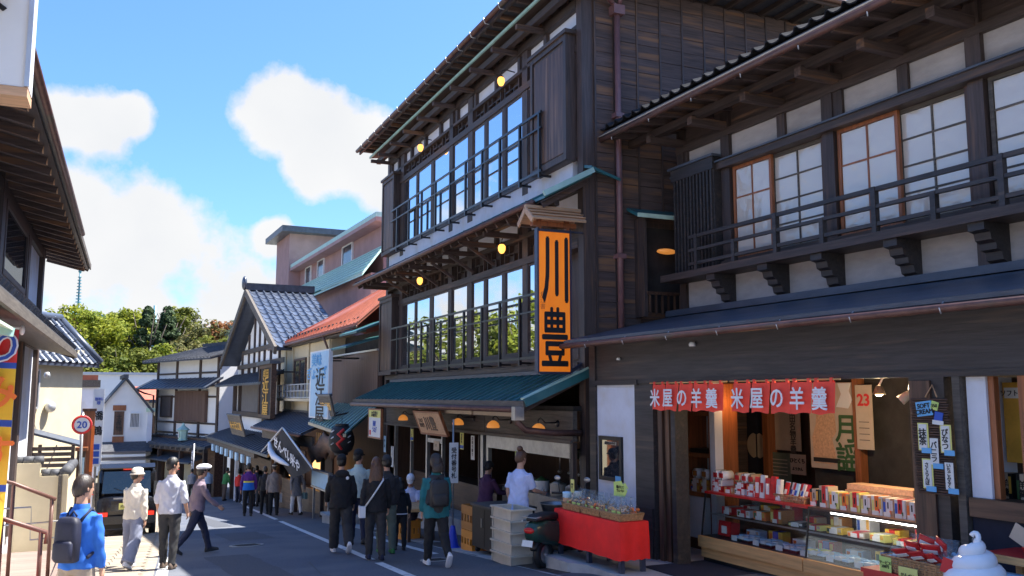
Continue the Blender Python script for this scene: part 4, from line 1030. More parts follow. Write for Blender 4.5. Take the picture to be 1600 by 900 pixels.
# ================================================================ things in front of the two shops
glassy('cellophane', (1, 1, 1), .10, rough=.1, trans=.97, wave=.9, wscale=40)
M('cracker', (.60, .30, .10), .8, var=.35, scale=25)
M('bottle_green', (.02, .055, .04), .25, var=.15)
M('tail_red', (.5, .01, .01), .25)
step = tag(B(None, 'shop_step', 'concrete', 6.38, 7.47, 9.4, 11.95, -1.25, FS), kind='structure')
blk = tag(MB().prism([(6.2, 11.05), (6.38, 10.75), (6.38, 11.97), (6.26, 11.97), (6.2, 11.85)], .42, Matrix.Translation((0, 0, -1.16))).build('kerb_block', 'concrete'), 'pale concrete kerb block at the end of the shop step below the red table', 'kerb block')
mb = MB()
for k in range(12):
    a, b = 2 * math.pi * k / 12, 2 * math.pi * (k + 1) / 12
    mb.tube([(6.21 , 11.2 + .03 * math.cos(a), -.93 + .03 * math.sin(a)), (6.21, 11.2 + .03 * math.cos(b), -.93 + .03 * math.sin(b))], .006, 4)
mb.build('iron_ring', 'black_metal', blk)
mat_ = tag(B(None, 'door_mat', 'navy_cloth', 7.0, 8.0, 9.0, 10.35, FS + .002, FS + .018), 'dark doormat on the step before the glass display case', 'mat')
# red-cloth table
tb = thing('cloth_table', 'long low table under a bright red cloth in front of the mirror', 'table', (6.72, 10.95, FS))
for x in (-.22, .11):
    for y in (-.82, 0, .82): B(tb, 'leg', 'steel_blue', x - .03, x + .03, y - .03, y + .03, 0, .6)
B(tb, 'tabletop', 'wood_brown_y', -.28, .165, -.87, .87, .6, .64)
def cloth(p, x0, x1, y0, y1, zt, zb, mat, fold=.009, n=26):
    pts = []
    per = [(x0, y0, 0, -1), (x1, y0, 1, 0), (x1, y1, 0, 1), (x0, y1, -1, 0)]
    loop = []
    for i in range(4):
        a, b = per[i], per[(i + 1) % 4]
        for k in range(n):
            t_ = k / n; loop.append((a[0] + (b[0] - a[0]) * t_, a[1] + (b[1] - a[1]) * t_, a[2] * 0 + (0, 1, 0, -1)[i], (-1, 0, 1, 0)[i], t_))
    N_ = len(loop); vs, fs = [], []
    lv = [(zt, 0), (zt - .02, .006), ((zt + zb) / 2, .016), (zb, .02)]
    for z, o_ in lv:
        for j, (x, y, nx_, ny_, t_) in enumerate(loop):
            w = fold * (math.sin(t_ * 9 + j * .13) + .6 * math.sin(t_ * 4.3 + 1)) * (o_ / .02) * min(1, 8 * min(t_, 1 - t_) + .2)
            vs.append((x + nx_ * (o_ + w), y + ny_ * (o_ + w), z + (.006 * math.sin(j * .9) if z == zb else 0)))
    for i in range(3):
        for j in range(N_): fs.append((i * N_ + j, i * N_ + (j + 1) % N_, (i + 1) * N_ + (j + 1) % N_, (i + 1) * N_ + j))
    fs.append(tuple(range(N_)))
    return mesh_obj('cloth', vs, [tuple(reversed(q)) for q in fs], mat, p, False)
smooth_sharp(cloth(tb, -.285, .17, -.88, .88, .655, .17, 'red_cloth'), 50)
def snack_bag(x, y, z, label, group, s=1.0, fill='cracker', note_='paper_lime'):
    t = thing('snack_bag', label, 'snack bag', (x, y, z), rnd.uniform(-.4, .4), group)
    mb = MB()
    for k in range(16): mb.ell((rnd.uniform(-.05, .05) * s, rnd.uniform(-.06, .06) * s, rnd.uniform(.02, .13) * s), (.025 * s, .022 * s, .015 * s), 6, 4, Matrix.Rotation(rnd.uniform(0, 3), 3, 'Y'))
    tag(mb.build('crackers', fill, t, True), kind='stuff')
    lean = rnd.uniform(-.05, .05)
    rings = [[((.075 * c * s * f_ + lean * z_), .085 * s_ * s * f2, z_ * s) for c, s_ in [(math.cos(2 * math.pi * k / 14) * (1 + .12 * math.sin(k * 2.3)), math.sin(2 * math.pi * k / 14) * (1 + .1 * math.cos(k * 3.1))) for k in range(14)]] for z_, f_, f2 in ((0, .8, .9), (.05, 1.05, 1.05), (.12, 1, 1), (.18, .55, .9), (.22, .12, .75), (.26, .08, 1.0))]
    MB().loft(rings).build('wrapper', 'cellophane', t, True)
    B(t, 'bag_label', note_, -.085 * s, -.08 * s, -.035 * s, .035 * s, .03 * s, .1 * s)
    return t
for k in range(3):
    t = thing('wicker_basket', ('wicker basket of bagged crackers at the far end of the red table', 'wicker basket of bagged crackers in the middle of the red table', 'wicker basket of bagged crackers at the near end of the red table')[k], 'basket', (6.66, 11.42 - k * .53, -.09), group='baskets on the red table')
    wicker(t, .46, .34, .09)
    nm = ('far', 'middle', 'near')[k]
    for i in range(6):
        snack_bag(6.60 + .15 * (i % 2), 11.42 - k * .53 + (i // 2 - 1) * .145, -.07 + .01 * (i % 2), 'clear bag of brown crackers in the %s basket on the red table' % nm, 'cracker bags in the %s basket on the red table' % nm, 1.0, ('cracker', 'cracker', 'wood_pale', 'ink_orange')[(i + k) % 4], note_=('paper_lime', 'paper_lblue', 'paper_lime', 'paper')[i % 4])
for k, (x, y, m_) in enumerate(((6.6, 11.74, 'paper_lblue'), (6.75, 11.7, 'white'))):
    t = thing('snack_tub', 'pale plastic tub at the far end of the red table' if k == 0 else 'white tub with green band at the far end of the red table', 'tub', (x, y, -.09))
    MB().lathe([(.05, 0), (.06, .02), (.068, .2), (.072, .21), (.07, .23), (.0, .235)], n=16).build('tub', m_, t, True); MB().lathe([(.0665, .08), (.0672, .15)], n=16, cap=False).build('band', ('wood_pale', 'ink_green')[k], t, True)
def card(x, y, z, w, h, mat, label, s=None, poly=None, cat='card'):
    t = thing('price_card', label, cat, (x, y, z), world=True)
    if poly:
        MB().prism(poly, .005, Matrix(((0, 0, 1, x), (-1, 0, 0, y), (0, 1, 0, z), (0, 0, 0, 1)))).build('sheet', mat, t)
    else: B(t, 'sheet', mat, x, x + .005, y - w / 2, y + w / 2, z, z + h)
    B(t, 'stick', 'wood_pale', x + .006, x + .012, y - .004, y + .004, z - .1, z + .03)
    if s: text(t, 'lettering', s, h * .22, 'ink', (x - .004, y, z + h / 2), depth=.002)
    return t
card(6.8, 10.6, .17, .3, .22, 'paper_lime', 'lime green arrow-shaped price card over the crackers', '焼きたて\nせんべい', [(-.17, .0), (.1, .0), (.17, .09), (.13, .13), (.2, .12), (.12, .2), (.06, .17), (.02, .22), (-.17, .19)])
card(6.62, 11.62, .14, .1, .19, 'paper_yellow', 'upright yellow price card at the far end of the red table', '350\n円')
# stand of sweets in front of the dark post, soft-serve figure, little red table
st = thing('sweets_stand', 'small red stand under the big wicker basket of sweets', 'stand', (6.9, 5.75, FS))
for x in (-.2, .2):
    for y in (-.4, .4): B(st, 'leg', 'wood_light', x - .03, x + .03, y - .03, y + .03, 0, .68)
B(st, 'tabletop', 'red_paint', -.26, .26, -.5, .5, .68, .72); B(st, 'apron', 'red_paint', -.25, -.22, -.48, .48, .58, .68)
wb = thing('wicker_basket', 'large wicker basket of wrapped sweets in front of the dark shop post', 'basket', (6.9, 5.68, -.03))
wicker(wb, .62, .42, .14)
for k in range(14):
    y = 5.95 - (k % 7) * .085
    if k % 2 == 0: snack_bag(6.78 + .2 * (k // 7), y, .02 + .03 * (k // 7), 'clear bag of small wrapped sweets in the large wicker basket', 'sweet bags in the large basket', .95, 'red_paint' if k % 3 else 'paper_lblue', 'paper')
for k in range(7):
    t = thing('candy_bag', ORD[k] + ' shiny red packet from the left lying on the large wicker basket', 'packet', (6.72 + .05 * (k % 3), 5.78 - k * .055, .13 + .035 * (k % 3)), rnd.uniform(-.6, .6), 'red packets on the large basket')
    rings = [[(-.006 - .016 * f_ * math.sin(math.pi * j / 4) , -.08 + .04 * j, z_) for j in range(5)] + [(.006, .08 - .04 * j, z_) for j in range(5)] for z_, f_ in ((0, .1), (.012, .2), (.04, 1), (.08, 1), (.108, .2), (.12, .1))]
    q = MB().loft(rings).build('packet', 'red_paint', t, True); q.matrix_basis = Matrix.Rotation(R(-50 + 20 * (k % 3)), 4, 'Y') @ Matrix.Rotation(R(20 * (k % 3 - 1)), 4, 'X')
    q2 = B(t, 'print_strip', 'paper', -.029, -.023, -.06, .06, .045, .08); q2.matrix_basis = q.matrix_basis @ q2.matrix_basis
card(6.66, 5.98, -.04, .13, .15, 'paper_lime', 'lime handwritten price card on the large wicker basket', 'サービス\n350円')
card(6.64, 5.72, -.12, .2, .17, 'paper_yellow', 'yellow handwritten price card hanging from the large wicker basket', 'せんべい\n各種')
so = thing('soft_serve_figure', 'large white soft-serve swirl figure standing by the shop front', 'figure', (6.62, 5.03, FS))
vs, fs = [], []; NT, NS = 150, 14
for i in range(NT + 1):
    t_ = i / NT; a = t_ * 5.2 * 2 * math.pi; r0 = .36 * (1 - t_) ** .8 + .012; rr = .115 * (1 - t_) ** .6 + .026; z = .55 + .58 * t_
    for k in range(NS):
        b = 2 * math.pi * k / NS; rad = r0 * .62 + rr * math.cos(b)
        vs.append((rad * math.cos(a), rad * math.sin(a), z + rr * 1.0 * math.sin(b)))
for i in range(NT):
    for k in range(NS): fs.append((i * NS + k, i * NS + (k + 1) % NS, (i + 1) * NS + (k + 1) % NS, (i + 1) * NS + k))
mesh_obj('swirl', vs, fs, 'white_gloss', so, True)
MB().lathe([(.0, .5), (.26, .5), (.26, .6), (.16, .85), (.03, 1.1)], n=20).build('inner_core', 'white_gloss', so, True)
MB().tube([(.02 * math.cos(a), -.035 * math.sin(a) + .0, 1.14 + .05 * math.cos(a)) for a in [R(-60 + 25 * k) for k in range(12)]], .022, 8).build('curl', 'white_gloss', so, True)
MB().lathe([(.0, 0), (.12, 0), (.13, .05), (.09, .1), (.12, .4), (.17, .48), (.175, .55), (.0, .55)], n=20).build('cone', 'wood_light', so, True)
q = B(so, 'paper_tag', 'ink_red', -.17, -.165, .06, .18, .86, .98, rot=(.3, 0, .3))
rt = thing('corner_table', 'red-topped little table behind the soft-serve figure at the right edge', 'table', (7.15, 4.75, FS))
for x in (-.2, .2):
    for y in (-.4, .4): B(rt, 'leg', 'wood_light', x - .03, x + .03, y - .03, y + .03, 0, .95)
B(rt, 'tabletop', 'red_paint', -.24, .24, -.45, .45, .96, 1.0); B(rt, 'table_edge', 'wood_light', -.26, -.24, -.46, .46, .94, 1.0)
bx = thing('patterned_box', 'white gift box with pink dots under the red-topped little table', 'box', (6.88, 4.95, FS))
B(bx, 'box', 'paper_lblue', -.1, .1, -.18, .18, .5, .86); B(bx, 'stool', 'wood_light', -.12, .12, -.2, .2, 0, .5)
for i in range(4):
    for k in range(3): MB().ell((-.1, -.13 + i * .085 + .03 * (k % 2), .56 + k * .11), (.006, .03, .03), 10, 6).build('printed_dot', 'ink_red', bx, True)
dl = thing('red_ornament', 'red and tan paper ornament on the red-topped little table', 'ornament', (7.1, 4.85, FS + 1.0))
MB().lathe([(.0, 0), (.06, .0), (.09, .06), (.07, .13), (.03, .17), (.0, .18)], n=14).build('gourd', 'red_paint', dl, True); B(dl, 'paper_fold', 'paper_tan', -.1, -.09, -.02, .12, .1, .24, rot=(.5, 0, 0)); B(dl, 'red_block', 'red_paint', -.03, .07, -.12, .02, .15, .45)
# crates, cabinet
def crate(mat, L, W, H, rim=.02, slots=True):
    mb = MB(); t = .018
    mb.box(-W / 2 + .02, W / 2 - .02, -L / 2 + .02, L / 2 - .02, 0, .015)
    for s_ in (-1, 1):
        mb.box(s_ * (W / 2 - t), s_ * W / 2, -L / 2, L / 2, .0, H * .32).box(s_ * (W / 2 - t), s_ * W / 2, -L / 2, L / 2, H * .62, H)
        mb.box(-W / 2 + t, W / 2 - t, s_ * (L / 2 - t), s_ * L / 2, .0, H * .32).box(-W / 2 + t, W / 2 - t, s_ * (L / 2 - t), s_ * L / 2, H * .62, H)
        n = 4
        for k in range(n + 1):
            y = -L / 2 + L * k / n; mb.box(s_ * (W / 2 - t), s_ * W / 2, max(-L / 2, y - .03), min(L / 2, y + .03), H * .32, H * .62)
            x = -W / 2 + W * k / n; mb.box(max(-W / 2, x - .03), min(W / 2, x + .03), s_ * (L / 2 - t), s_ * L / 2, H * .32, H * .62)
    return mb
def solid_crate(mat, L, W, H):
    mb = MB(); t = .015
    mb.box(-W / 2 + .02, W / 2 - .02, -L / 2 + .02, L / 2 - .02, 0, .012)
    for s_ in (-1, 1):
        mb.box(s_ * (W / 2 - t - .01), s_ * (W / 2 - .01), -L / 2 + .01, L / 2 - .01, .0, H); mb.box(-W / 2 + .025, W / 2 - .025, s_ * (L / 2 - t - .01), s_ * (L / 2 - .01), .0, H)
    return mb
g = 'beige stacking crates beside the scooter'
proto = thing('stacking_crate', 'beige plastic crate, lowest of the stack beside the scooter', 'crate', (6.12, 12.62, ground_z(12.6) + .0), group=g)
solid_crate('beige_plastic', .69, .37, .165).build('shell', 'beige_plastic', proto)
for s_ in (-1, 1):
    B(proto, 'rim', 'beige_plastic', s_ * .19 - .018, s_ * .19 + .018, -.38, .38, .142, .168); B(proto, 'rim', 'beige_plastic', -.172, .172, s_ * .355 - .025, s_ * .355 + .025, .142, .168)
    B(proto, 'corner_rib', 'beige_plastic', -.196, -.185, s_ * .33 - .012, s_ * .33 + .012, .01, .15)
proto['label'] = 'beige plastic crate, lowest of the stack beside the scooter'
for k, w in enumerate(('second crate from the bottom of the beige stack beside the scooter', 'middle crate of the beige stack beside the scooter', 'fourth crate up the beige stack beside the scooter', 'topmost crate of the beige stack beside the scooter')):
    copy_thing(proto, (6.12 + rnd.uniform(-.008, .008), 12.62, ground_z(12.6) + (k + 1) * .170), rnd.uniform(-.02, .02), w, g)
cab = thing('grey_cabinet', 'dark grey wheeled cabinet between the orange and beige crates', 'cabinet', (6.6, 13.98, ground_z(14)))
B(cab, 'body', 'black', -.35, .35, -.5, .5, .1, .78); B(cab, 'worktop', 'wood_grey_y', -.38, .38, -.53, .53, .78, .82)
for x in (-.28, .28):
    for y in (-.42, .42): MB().tube([(x, y - .02, .05), (x, y + .02, .05)], .05, 10).build('caster', 'rubber', cab, True)
B(cab, 'door_line', 'black_metal', -.356, -.35, -.01, .01, .14, .75); B(cab, 'handle', 'steel', -.37, -.356, .06, .1, .45, .6)
g = 'plastic crates by the grey cabinet'
for k, (m_, H, lab) in enumerate((('orange_plastic', .36, 'orange lattice crate on the ground beside the grey cabinet'), ('amber_plastic', .42, 'tall tan lattice crate on top of the orange one'))):
    t = thing('lattice_crate', lab, 'crate', (6.52, 14.92, ground_z(14.9) + (.37 if k else 0)), group=g); crate(m_, .5, .38, H).build('shell', m_, t)
for k in range(2):
    t = thing('lattice_crate', ('orange crate behind the black seat box near the worker with the hair bun', 'orange crate by the customers under the hanging papers')[k], 'crate', ((6.95, 12.75, -.62), (6.4, 18.3, ground_z(18.3)))[k], .1, g); crate('orange_plastic', .5, .36, (.3, .4)[k]).build('shell', 'orange_plastic', t)
tbk = thing('work_table', 'low dark work table behind the beige crates', 'table', (6.95, 12.75, ground_z(12.7)))
B(tbk, 'top', 'wood_grey_y', -.3, .3, -.4, .4, .34, .38); [B(tbk, 'leg', 'black', x - .02, x + .02, y - .02, y + .02, 0, .34) for x in (-.26, .26) for y in (-.36, .36)]
tub = thing('steel_tub', 'round dark steel tub on the orange crate by the worker', 'tub', (6.95, 12.75, -.31)); MB().lathe([(.0, 0), (.2, 0), (.24, .16), (.25, .165), (.235, .15), (.19, .02), (0, .02)], n=20).build('bowl', 'steel', tub, True)
# blue cone with banner pole
cn = thing('blue_cone', 'bright blue cone holding a steel pole on the walkway', 'cone', (6.34, 15.6, ground_z(15.6)))
MB().lathe([(.0, .02), (.13, .02), (.11, .06), (.045, .4), (.03, .41), (.0, .41)], n=20).box(-.14, .14, -.14, .14, 0, .022).build('cone', 'blue_plastic', cn, False)
tube(cn, 'pole', 'steel', [(0, 0, .38), (0, 0, 2.35)], .018, 8)
B(cn, 'sign_plate', 'paper', -.09, .09, -.03, -.022, 1.18, 1.92); text(cn, 'lettering', '受付番号札', .11, 'ink', (0, -.035, 1.55), '-y', vertical=True, lead=1.05, depth=.002)
# scooter
sct = thing('parked_scooter', 'dark green scooter parked between the beige crates and the red table', 'scooter', (6.18, 11.72, ground_z(11.8)), R(-62))
def wheel(p, x, r, w):
    MB_ = MB(); prof = [(r * .62, -w / 2), (r * .9, -w / 2), (r, -w * .25), (r, w * .25), (r * .9, w / 2), (r * .62, w / 2)]
    o = mesh_obj('wheel', *lathe_x(prof, 24), 'rubber', p, True); o.matrix_basis = Matrix.Translation((0, x, r))
    rm = mesh_obj('rim', *lathe_x([(.03, -w * .3), (r * .3, -w * .32), (r * .62, -w * .38), (r * .62, w * .38), (r * .3, w * .32), (.03, w * .3)], 20), 'steel', o, True); rm.matrix_basis = o.matrix_basis.copy()
    return o
def lathe_x(prof, n):
    vs = [(x, r * math.cos(2 * math.pi * k / n), r * math.sin(2 * math.pi * k / n)) for r, x in prof for k in range(n)]; m_ = len(prof)
    fs = [(i * n + k, i * n + (k + 1) % n, ((i + 1) % m_) * n + (k + 1) % n, ((i + 1) % m_) * n + k) for i in range(m_) for k in range(n)]
    return vs, fs
wheel(sct, 0, .21, .1); wheel(sct, 1.18, .21, .09)
def shell(rows):   # rows of (y, z0, z1, half width)
    return [[(hw * math.copysign(abs(math.cos(a)) ** .6, math.cos(a)), y, (z0 + z1) / 2 + (z1 - z0) / 2 * math.copysign(abs(math.sin(a)) ** .6, math.sin(a))) for a in [2 * math.pi * k / 16 for k in range(16)]] for y, z0, z1, hw in rows]
MB().loft(shell([(-.36, .52, .60, .06), (-.3, .42, .68, .12), (-.1, .36, .72, .16), (.2, .30, .70, .17), (.36, .28, .62, .15), (.44, .26, .45, .1)])).build('body', 'bottle_green', sct, True)
MB().loft(shell([(-.3, .70, .74, .09), (-.2, .69, .79, .13), (.1, .68, .80, .14), (.36, .66, .77, .11), (.42, .64, .7, .06)])).build('seat', 'rubber', sct, True)
MB().loft(shell([(.4, .2, .28, .14), (.7, .2, .26, .15), (.85, .2, .34, .15)])).build('footboard', 'black', sct, True)
mb = MB(); mb.loft([[(.19 * c * w, y + .03 * (1 - c * c), z) for c in (-1, -.6, 0, .6, 1)] + [(.17 * c * w, y - .03 + .03 * (1 - c * c), z) for c in (1, .6, 0, -.6, -1)] for y, z, w in ((.86, .25, .8), (.92, .45, 1), (.86, .75, .9), (.8, .92, .55))]).build('leg_shield', 'bottle_green', sct, True)
tube(sct, 'fork', 'steel', [(0, .88, .85), (0, 1.18, .22)], .025); tube(sct, 'handlebar', 'black', [(-.3, .68, 1.0), (-.12, .8, 1.0), (.12, .8, 1.0), (.3, .68, 1.0)], .018)
for s_ in (-1, 1):
    tube(sct, 'mirror_stalk', 'black', [(s_ * .2, .76, 1.0), (s_ * .26, .8, 1.18)], .008, 5); MB().ell((s_ * .27, .8, 1.22), (.06, .015, .04)).build('mirror', 'steel', sct, True)
MB().ell((0, .9, .95), (.07, .05, .06)).build('headlight', 'white_gloss', sct, True)
MB().ell((0, -.36, .58), (.09, .03, .045)).build('tail_light', 'tail_red', sct, True)
B(sct, 'number_plate', 'paper', -.09, .09, -.40, -.393, .36, .45, rot=(-.3, 0, 0)); tube(sct, 'rear_rack', 'steel', [(-.1, -.1, .76), (-.12, -.34, .76), (.12, -.34, .76), (.1, -.1, .76)], .012, 6)
MB().loft(shell([(-.26, .28, .34, .05), (-.22, .36, .44, .07), (-.05, .42, .47, .07)])).build('mudguard', 'black', sct, True)
B(sct, 'side_trim', 'aluminium', -.165, -.15, -.3, .3, .69, .71); B(sct, 'side_emblem', 'ink_gold', -.178, -.172, -.06, .12, .52, .545)
# ---------------------------------------------------------------- signs of the restaurant
sg = thing('hanging_sign', 'tall bright orange sign with black brush characters under a small wooden roof', 'sign', mw(-.6, .05, 1.93), R(-2))
H = 2.36
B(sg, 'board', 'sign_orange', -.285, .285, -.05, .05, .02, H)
for x in (-.305, .305): B(sg, 'frame_bar', 'steel_blue', x - .014, x + .014, -.06, .06, 0, H + .06)
for z in (.0, H + .02): B(sg, 'frame_bar', 'steel_blue', -.285, .285, -.07, .07, z - .02, z + .02)
text(sg, 'lettering', '川', 1.22, 'ink', (0.01, -.056, 1.72), '-y', bold=.022, depth=.012, wide=.44)
text(sg, 'lettering', '豊', 1.06, 'ink', (0, -.056, .60), '-y', bold=.014, depth=.012, wide=.50)
text(sg, 'small_lettering', '角江書', .10, 'amber_plastic', (-.22, -.054, 1.2), '-y', vertical=True, bold=0, depth=.004)
# brush strokes tapering like the written characters
for s_, nm in ((-1, 0), (1, 1)):
    vs = [(s_ * .0, 0, 0)]
    mesh_obj('roof_slope', [(-.5, 0, H + .36), (.5, 0, H + .36), (.5, s_ * .26, H + .16), (-.5, s_ * .26, H + .16), (-.5, 0, H + .41), (.5, 0, H + .41), (.5, s_ * .27, H + .19), (-.5, s_ * .27, H + .19)],
             [(0, 1, 2, 3), (4, 5, 6, 7), (0, 4, 5, 1), (1, 5, 6, 2), (2, 6, 7, 3), (3, 7, 4, 0)], 'wood_pale', sg)
    for k in range(3): beam(sg, 'roof_batten', 'wood_pale', (-.5, s_ * (.06 + .08 * k), H + .38 - .065 * k), (.5, s_ * (.06 + .08 * k), H + .38 - .065 * k), .05, .012)
    beam(sg, 'barge_board', 'wood_pale', (-.51, 0, H + .36), (-.51, s_ * .29, H + .13), .03, .09)
B(sg, 'ridge', 'wood_pale', -.52, .52, -.035, .035, H + .39, H + .44)
B(sg, 'roof_beam', 'wood_orange', -.4, .42, -.05, .05, H + .09, H + .17)
for x in (-.26, .26): B(sg, 'roof_stud', 'wood_orange', x - .03, x + .03, -.04, .04, H + .04, H + .3)
for z in (.55, H + .02): B(sg, 'bracket', 'steel_blue', .32, .62, -.02, .02, z, z + .03)
beam(sg, 'stay', 'steel_blue', (.3, 0, .02), (.75, .1, .25), .05, .05)
tb_ = thing('tilted_board', 'pale wooden name board tilted out under the green roof', 'sign', mw(-1.0, 5.2, .98), R(-2))
TF = Matrix.Rotation(R(-22), 4, 'Y') @ FACE['-x']
q = MB().box(-.02, .02, -.85, .85, -.25, .25).build('board', 'wood_pale', tb_); q.matrix_basis = Matrix.Rotation(R(-22), 4, 'Y')
text(tb_, 'lettering', '川豊', .34, 'wood_brown_y', tuple(Matrix.Rotation(R(-22), 3, 'Y') @ Vector((-.026, -.05, 0))), TF, bold=.02, wide=1.1)
text(tb_, 'small_lettering', 'うなぎ\n鰻専門', .11, 'wood_brown_y', tuple(Matrix.Rotation(R(-22), 3, 'Y') @ Vector((-.026, .55, 0))), TF, bold=.01)
q = frame_ring(tb_, 'frame', 'wood_orange', -.03, .03, -.88, .88, -.28, .28, .04); q.matrix_basis = Matrix.Rotation(R(-22), 4, 'Y')
for y in (-.6, .6): beam(tb_, 'stay', 'black_metal', (.08, y, .25), (.6, y, .3), .02, .02)
ys_ = thing('price_board', 'framed white notice with yellow heading hanging at the far end of the green roof', 'sign', mw(-1.25, 8.75, .5), R(-2))
B(ys_, 'panel', 'paper', -.02, .02, -.55, .55, .02, .7); B(ys_, 'heading', 'paper_yellow', -.026, -.0, -.55, .55, .52, .7); q = frame_ring(ys_, 'frame', 'wood_orange', -.03, .03, -.6, .6, .0, .74, .04)
text(ys_, 'lettering', 'お品書き', .15, 'ink', (-.03, 0, .61)); text(ys_, 'lettering', '国産\nうなぎ', .15, 'ink_blue', (-.024, 0, .3), lead=1.0); B(ys_, 'seal', 'ink_red', -.026, -.02, .34, .48, .08, .2)
papers = [(-.27, 8.8, .42, .22, .3, 'paper_yellow', 'yellow notice hanging left of the tilted board'), (-.27, 5.2, .4, .22, .42, 'paper_yellow', 'yellow and blue notice on the dark front right of the tilted board'),
          (-.27, 4.55, .22, .2, .5, 'paper', 'white notice hanging beside the double steel post'), (-.3, 10.45, -.35, .24, .55, 'paper', 'long white notice on the steel post behind the black-capped visitors'),
          (-.3, 11.2, .0, .2, .45, 'paper_lblue', 'pale blue notice at the far end of the restaurant front'), (-.27, 6.9, .28, .4, .22, 'paper_tan', 'tan slip hanging under the tilted board'), (.1, 3.1, .3, .16, .26, 'paper_lime', 'lime notice inside the opening left of the worker')]
for x, y, z, w, h, m_, lab in papers:
    t = thing('paper_notice', lab, 'notice', mw(x, y, z), R(-2), 'notices on the restaurant front')
    B(t, 'sheet', m_, -.006, 0, -w / 2, w / 2, 0, h)
    if m_ == 'paper_yellow': B(t, 'blue_band', 'ink_blue', -.009, -.004, -w / 2, w / 2, .02, .09)
    text(t, 'lettering', ('うなぎ', '営業中', 'お持ち帰り', '順番にお待ちください', '特上重', '川豊', '鰻')[papers.index((x, y, z, w, h, m_, lab))], min(w * .5, h / 11 if len(lab) > 60 and h > .5 else h / 6), 'ink', (-.011, 0, h * .55), vertical=True, depth=.002)

# kitchenware behind the worker
for k, (y, m_, lab) in enumerate(((1.0, 'steel', 'steel pot on the counter nearest the near post'), (1.6, 'beige_plastic', 'beige pot on the counter behind the worker'), (2.3, 'white', 'white bowl with green lid on the counter'), (2.9, 'steel', 'steel kettle-shaped pot at the far end of the counter'))):
    t = thing('cooking_pot', lab, 'pot', mw(.25, y, -.25), R(-2)); MB().lathe([(0, 0), (.13, 0), (.15, .05), (.15, .2), (.155, .21), (.0, .22)], n=18).build('pot', m_, t, True); MB().lathe([(.0, .215), (.14, .215), (.05, .26), (.02, .29), (0, .29)], n=16).build('lid', 'ink_green' if k == 2 else 'steel', t, True)
for k in range(6):
    t = thing('hanging_ladle', ORD[k] + ' steel ladle from the right hanging inside the kitchen opening', 'ladle', mw(.9, .7 + k * .42, .1), R(-2), 'ladles in the kitchen opening'); tube(t, 'handle', 'steel', [(0, 0, 0), (0, 0, .4)], .01, 5); MB().ell((0, 0, -.03), (.05, .05, .04)).build('scoop', 'steel', t, True)
# ================================================================ houses further down the right side
M('brown_sheet', (.13, .075, .055), .6, var=.12, scale=3, rand=.08, stretch=(4, 4, .5))
M('shutter_grey', (.14, .125, .125), .6, var=.12, scale=3, rand=.08)
M('glass_far', (.05, .055, .065), .12, var=.3, spec=.8)
M('lantern_black', (.02, .018, .018), .6, var=.2)
M('cloth_black', (.018, .016, .018), .8, var=.2)
M('shop_warm', (.35, .2, .1), .7, emit=(1, .55, .2), estr=.5)
M('burl', (.16, .075, .035), .6, var=.5, scale=2, stretch=(1, .6, 2.5), bump=.8, wear=(.06, .03, .02))
def quad_roof(p, name, mat, pts, t=.08):
    """a roof plane: four corners eave-near, eave-far, ridge-far, ridge-near, with thickness"""
    v = [tuple(q) for q in pts] + [(q[0], q[1], q[2] - t) for q in pts]
    return mesh_obj(name, v, [(0, 1, 2, 3), (7, 6, 5, 4), (0, 4, 5, 1), (1, 5, 6, 2), (2, 6, 7, 3), (3, 7, 4, 0)], mat, p)
def ribs(p, name, mat, a0, a1, b0, b1, n, w, h):
    """seams from the eave edge a0-a1 up to the ridge edge b0-b1"""
    a0, a1, b0, b1 = map(Vector, (a0, a1, b0, b1))
    for k in range(n + 1):
        t = k / n; q = a0.lerp(a1, t); r_ = b0.lerp(b1, t); up = (r_ - q).cross(a1 - a0).normalized()
        if up.z < 0: up = -up
        beam(p, name, mat, q + up * h * .5, r_ + up * h * .5, w, h, up)
def roof_tiles(p, a0, a1, b0, b1, rows, cols, mat='tile_blue', lift=.02):
    """pan tiles one by one: a0-a1 eave, b0-b1 ridge"""
    a0, a1, b0, b1 = map(Vector, (a0, a1, b0, b1))
    W = (a1 - a0).length / cols; H_ = ((b0 + b1) / 2 - (a0 + a1) / 2).length / rows
    me = tile_mesh('roof_tile', H_ * 1.18, mat, .02, W / .2655)
    ex = ((b0 + b1) / 2 - (a0 + a1) / 2).normalized(); ey = (a1 - a0).normalized(); ez = ex.cross(ey)
    if ez.z < 0: ey = -ey; ez = -ez; a0, a1, b0, b1 = a1, a0, b1, b0
    for i in range(rows):
        for k in range(cols):
            s0 = a0.lerp(b0, i / rows); s1 = a1.lerp(b1, i / rows)
            o = link(bpy.data.objects.new('roof_tile', me))
            m_ = Matrix((ex, ey, ez)).transposed().to_4x4() @ Matrix.Rotation(R(2.5), 4, 'Y'); m_.translation = s0.lerp(s1, k / cols) + ez * (lift + .012 + .004 * (i % 2))
            o.matrix_basis = m_; adopt(o, p)
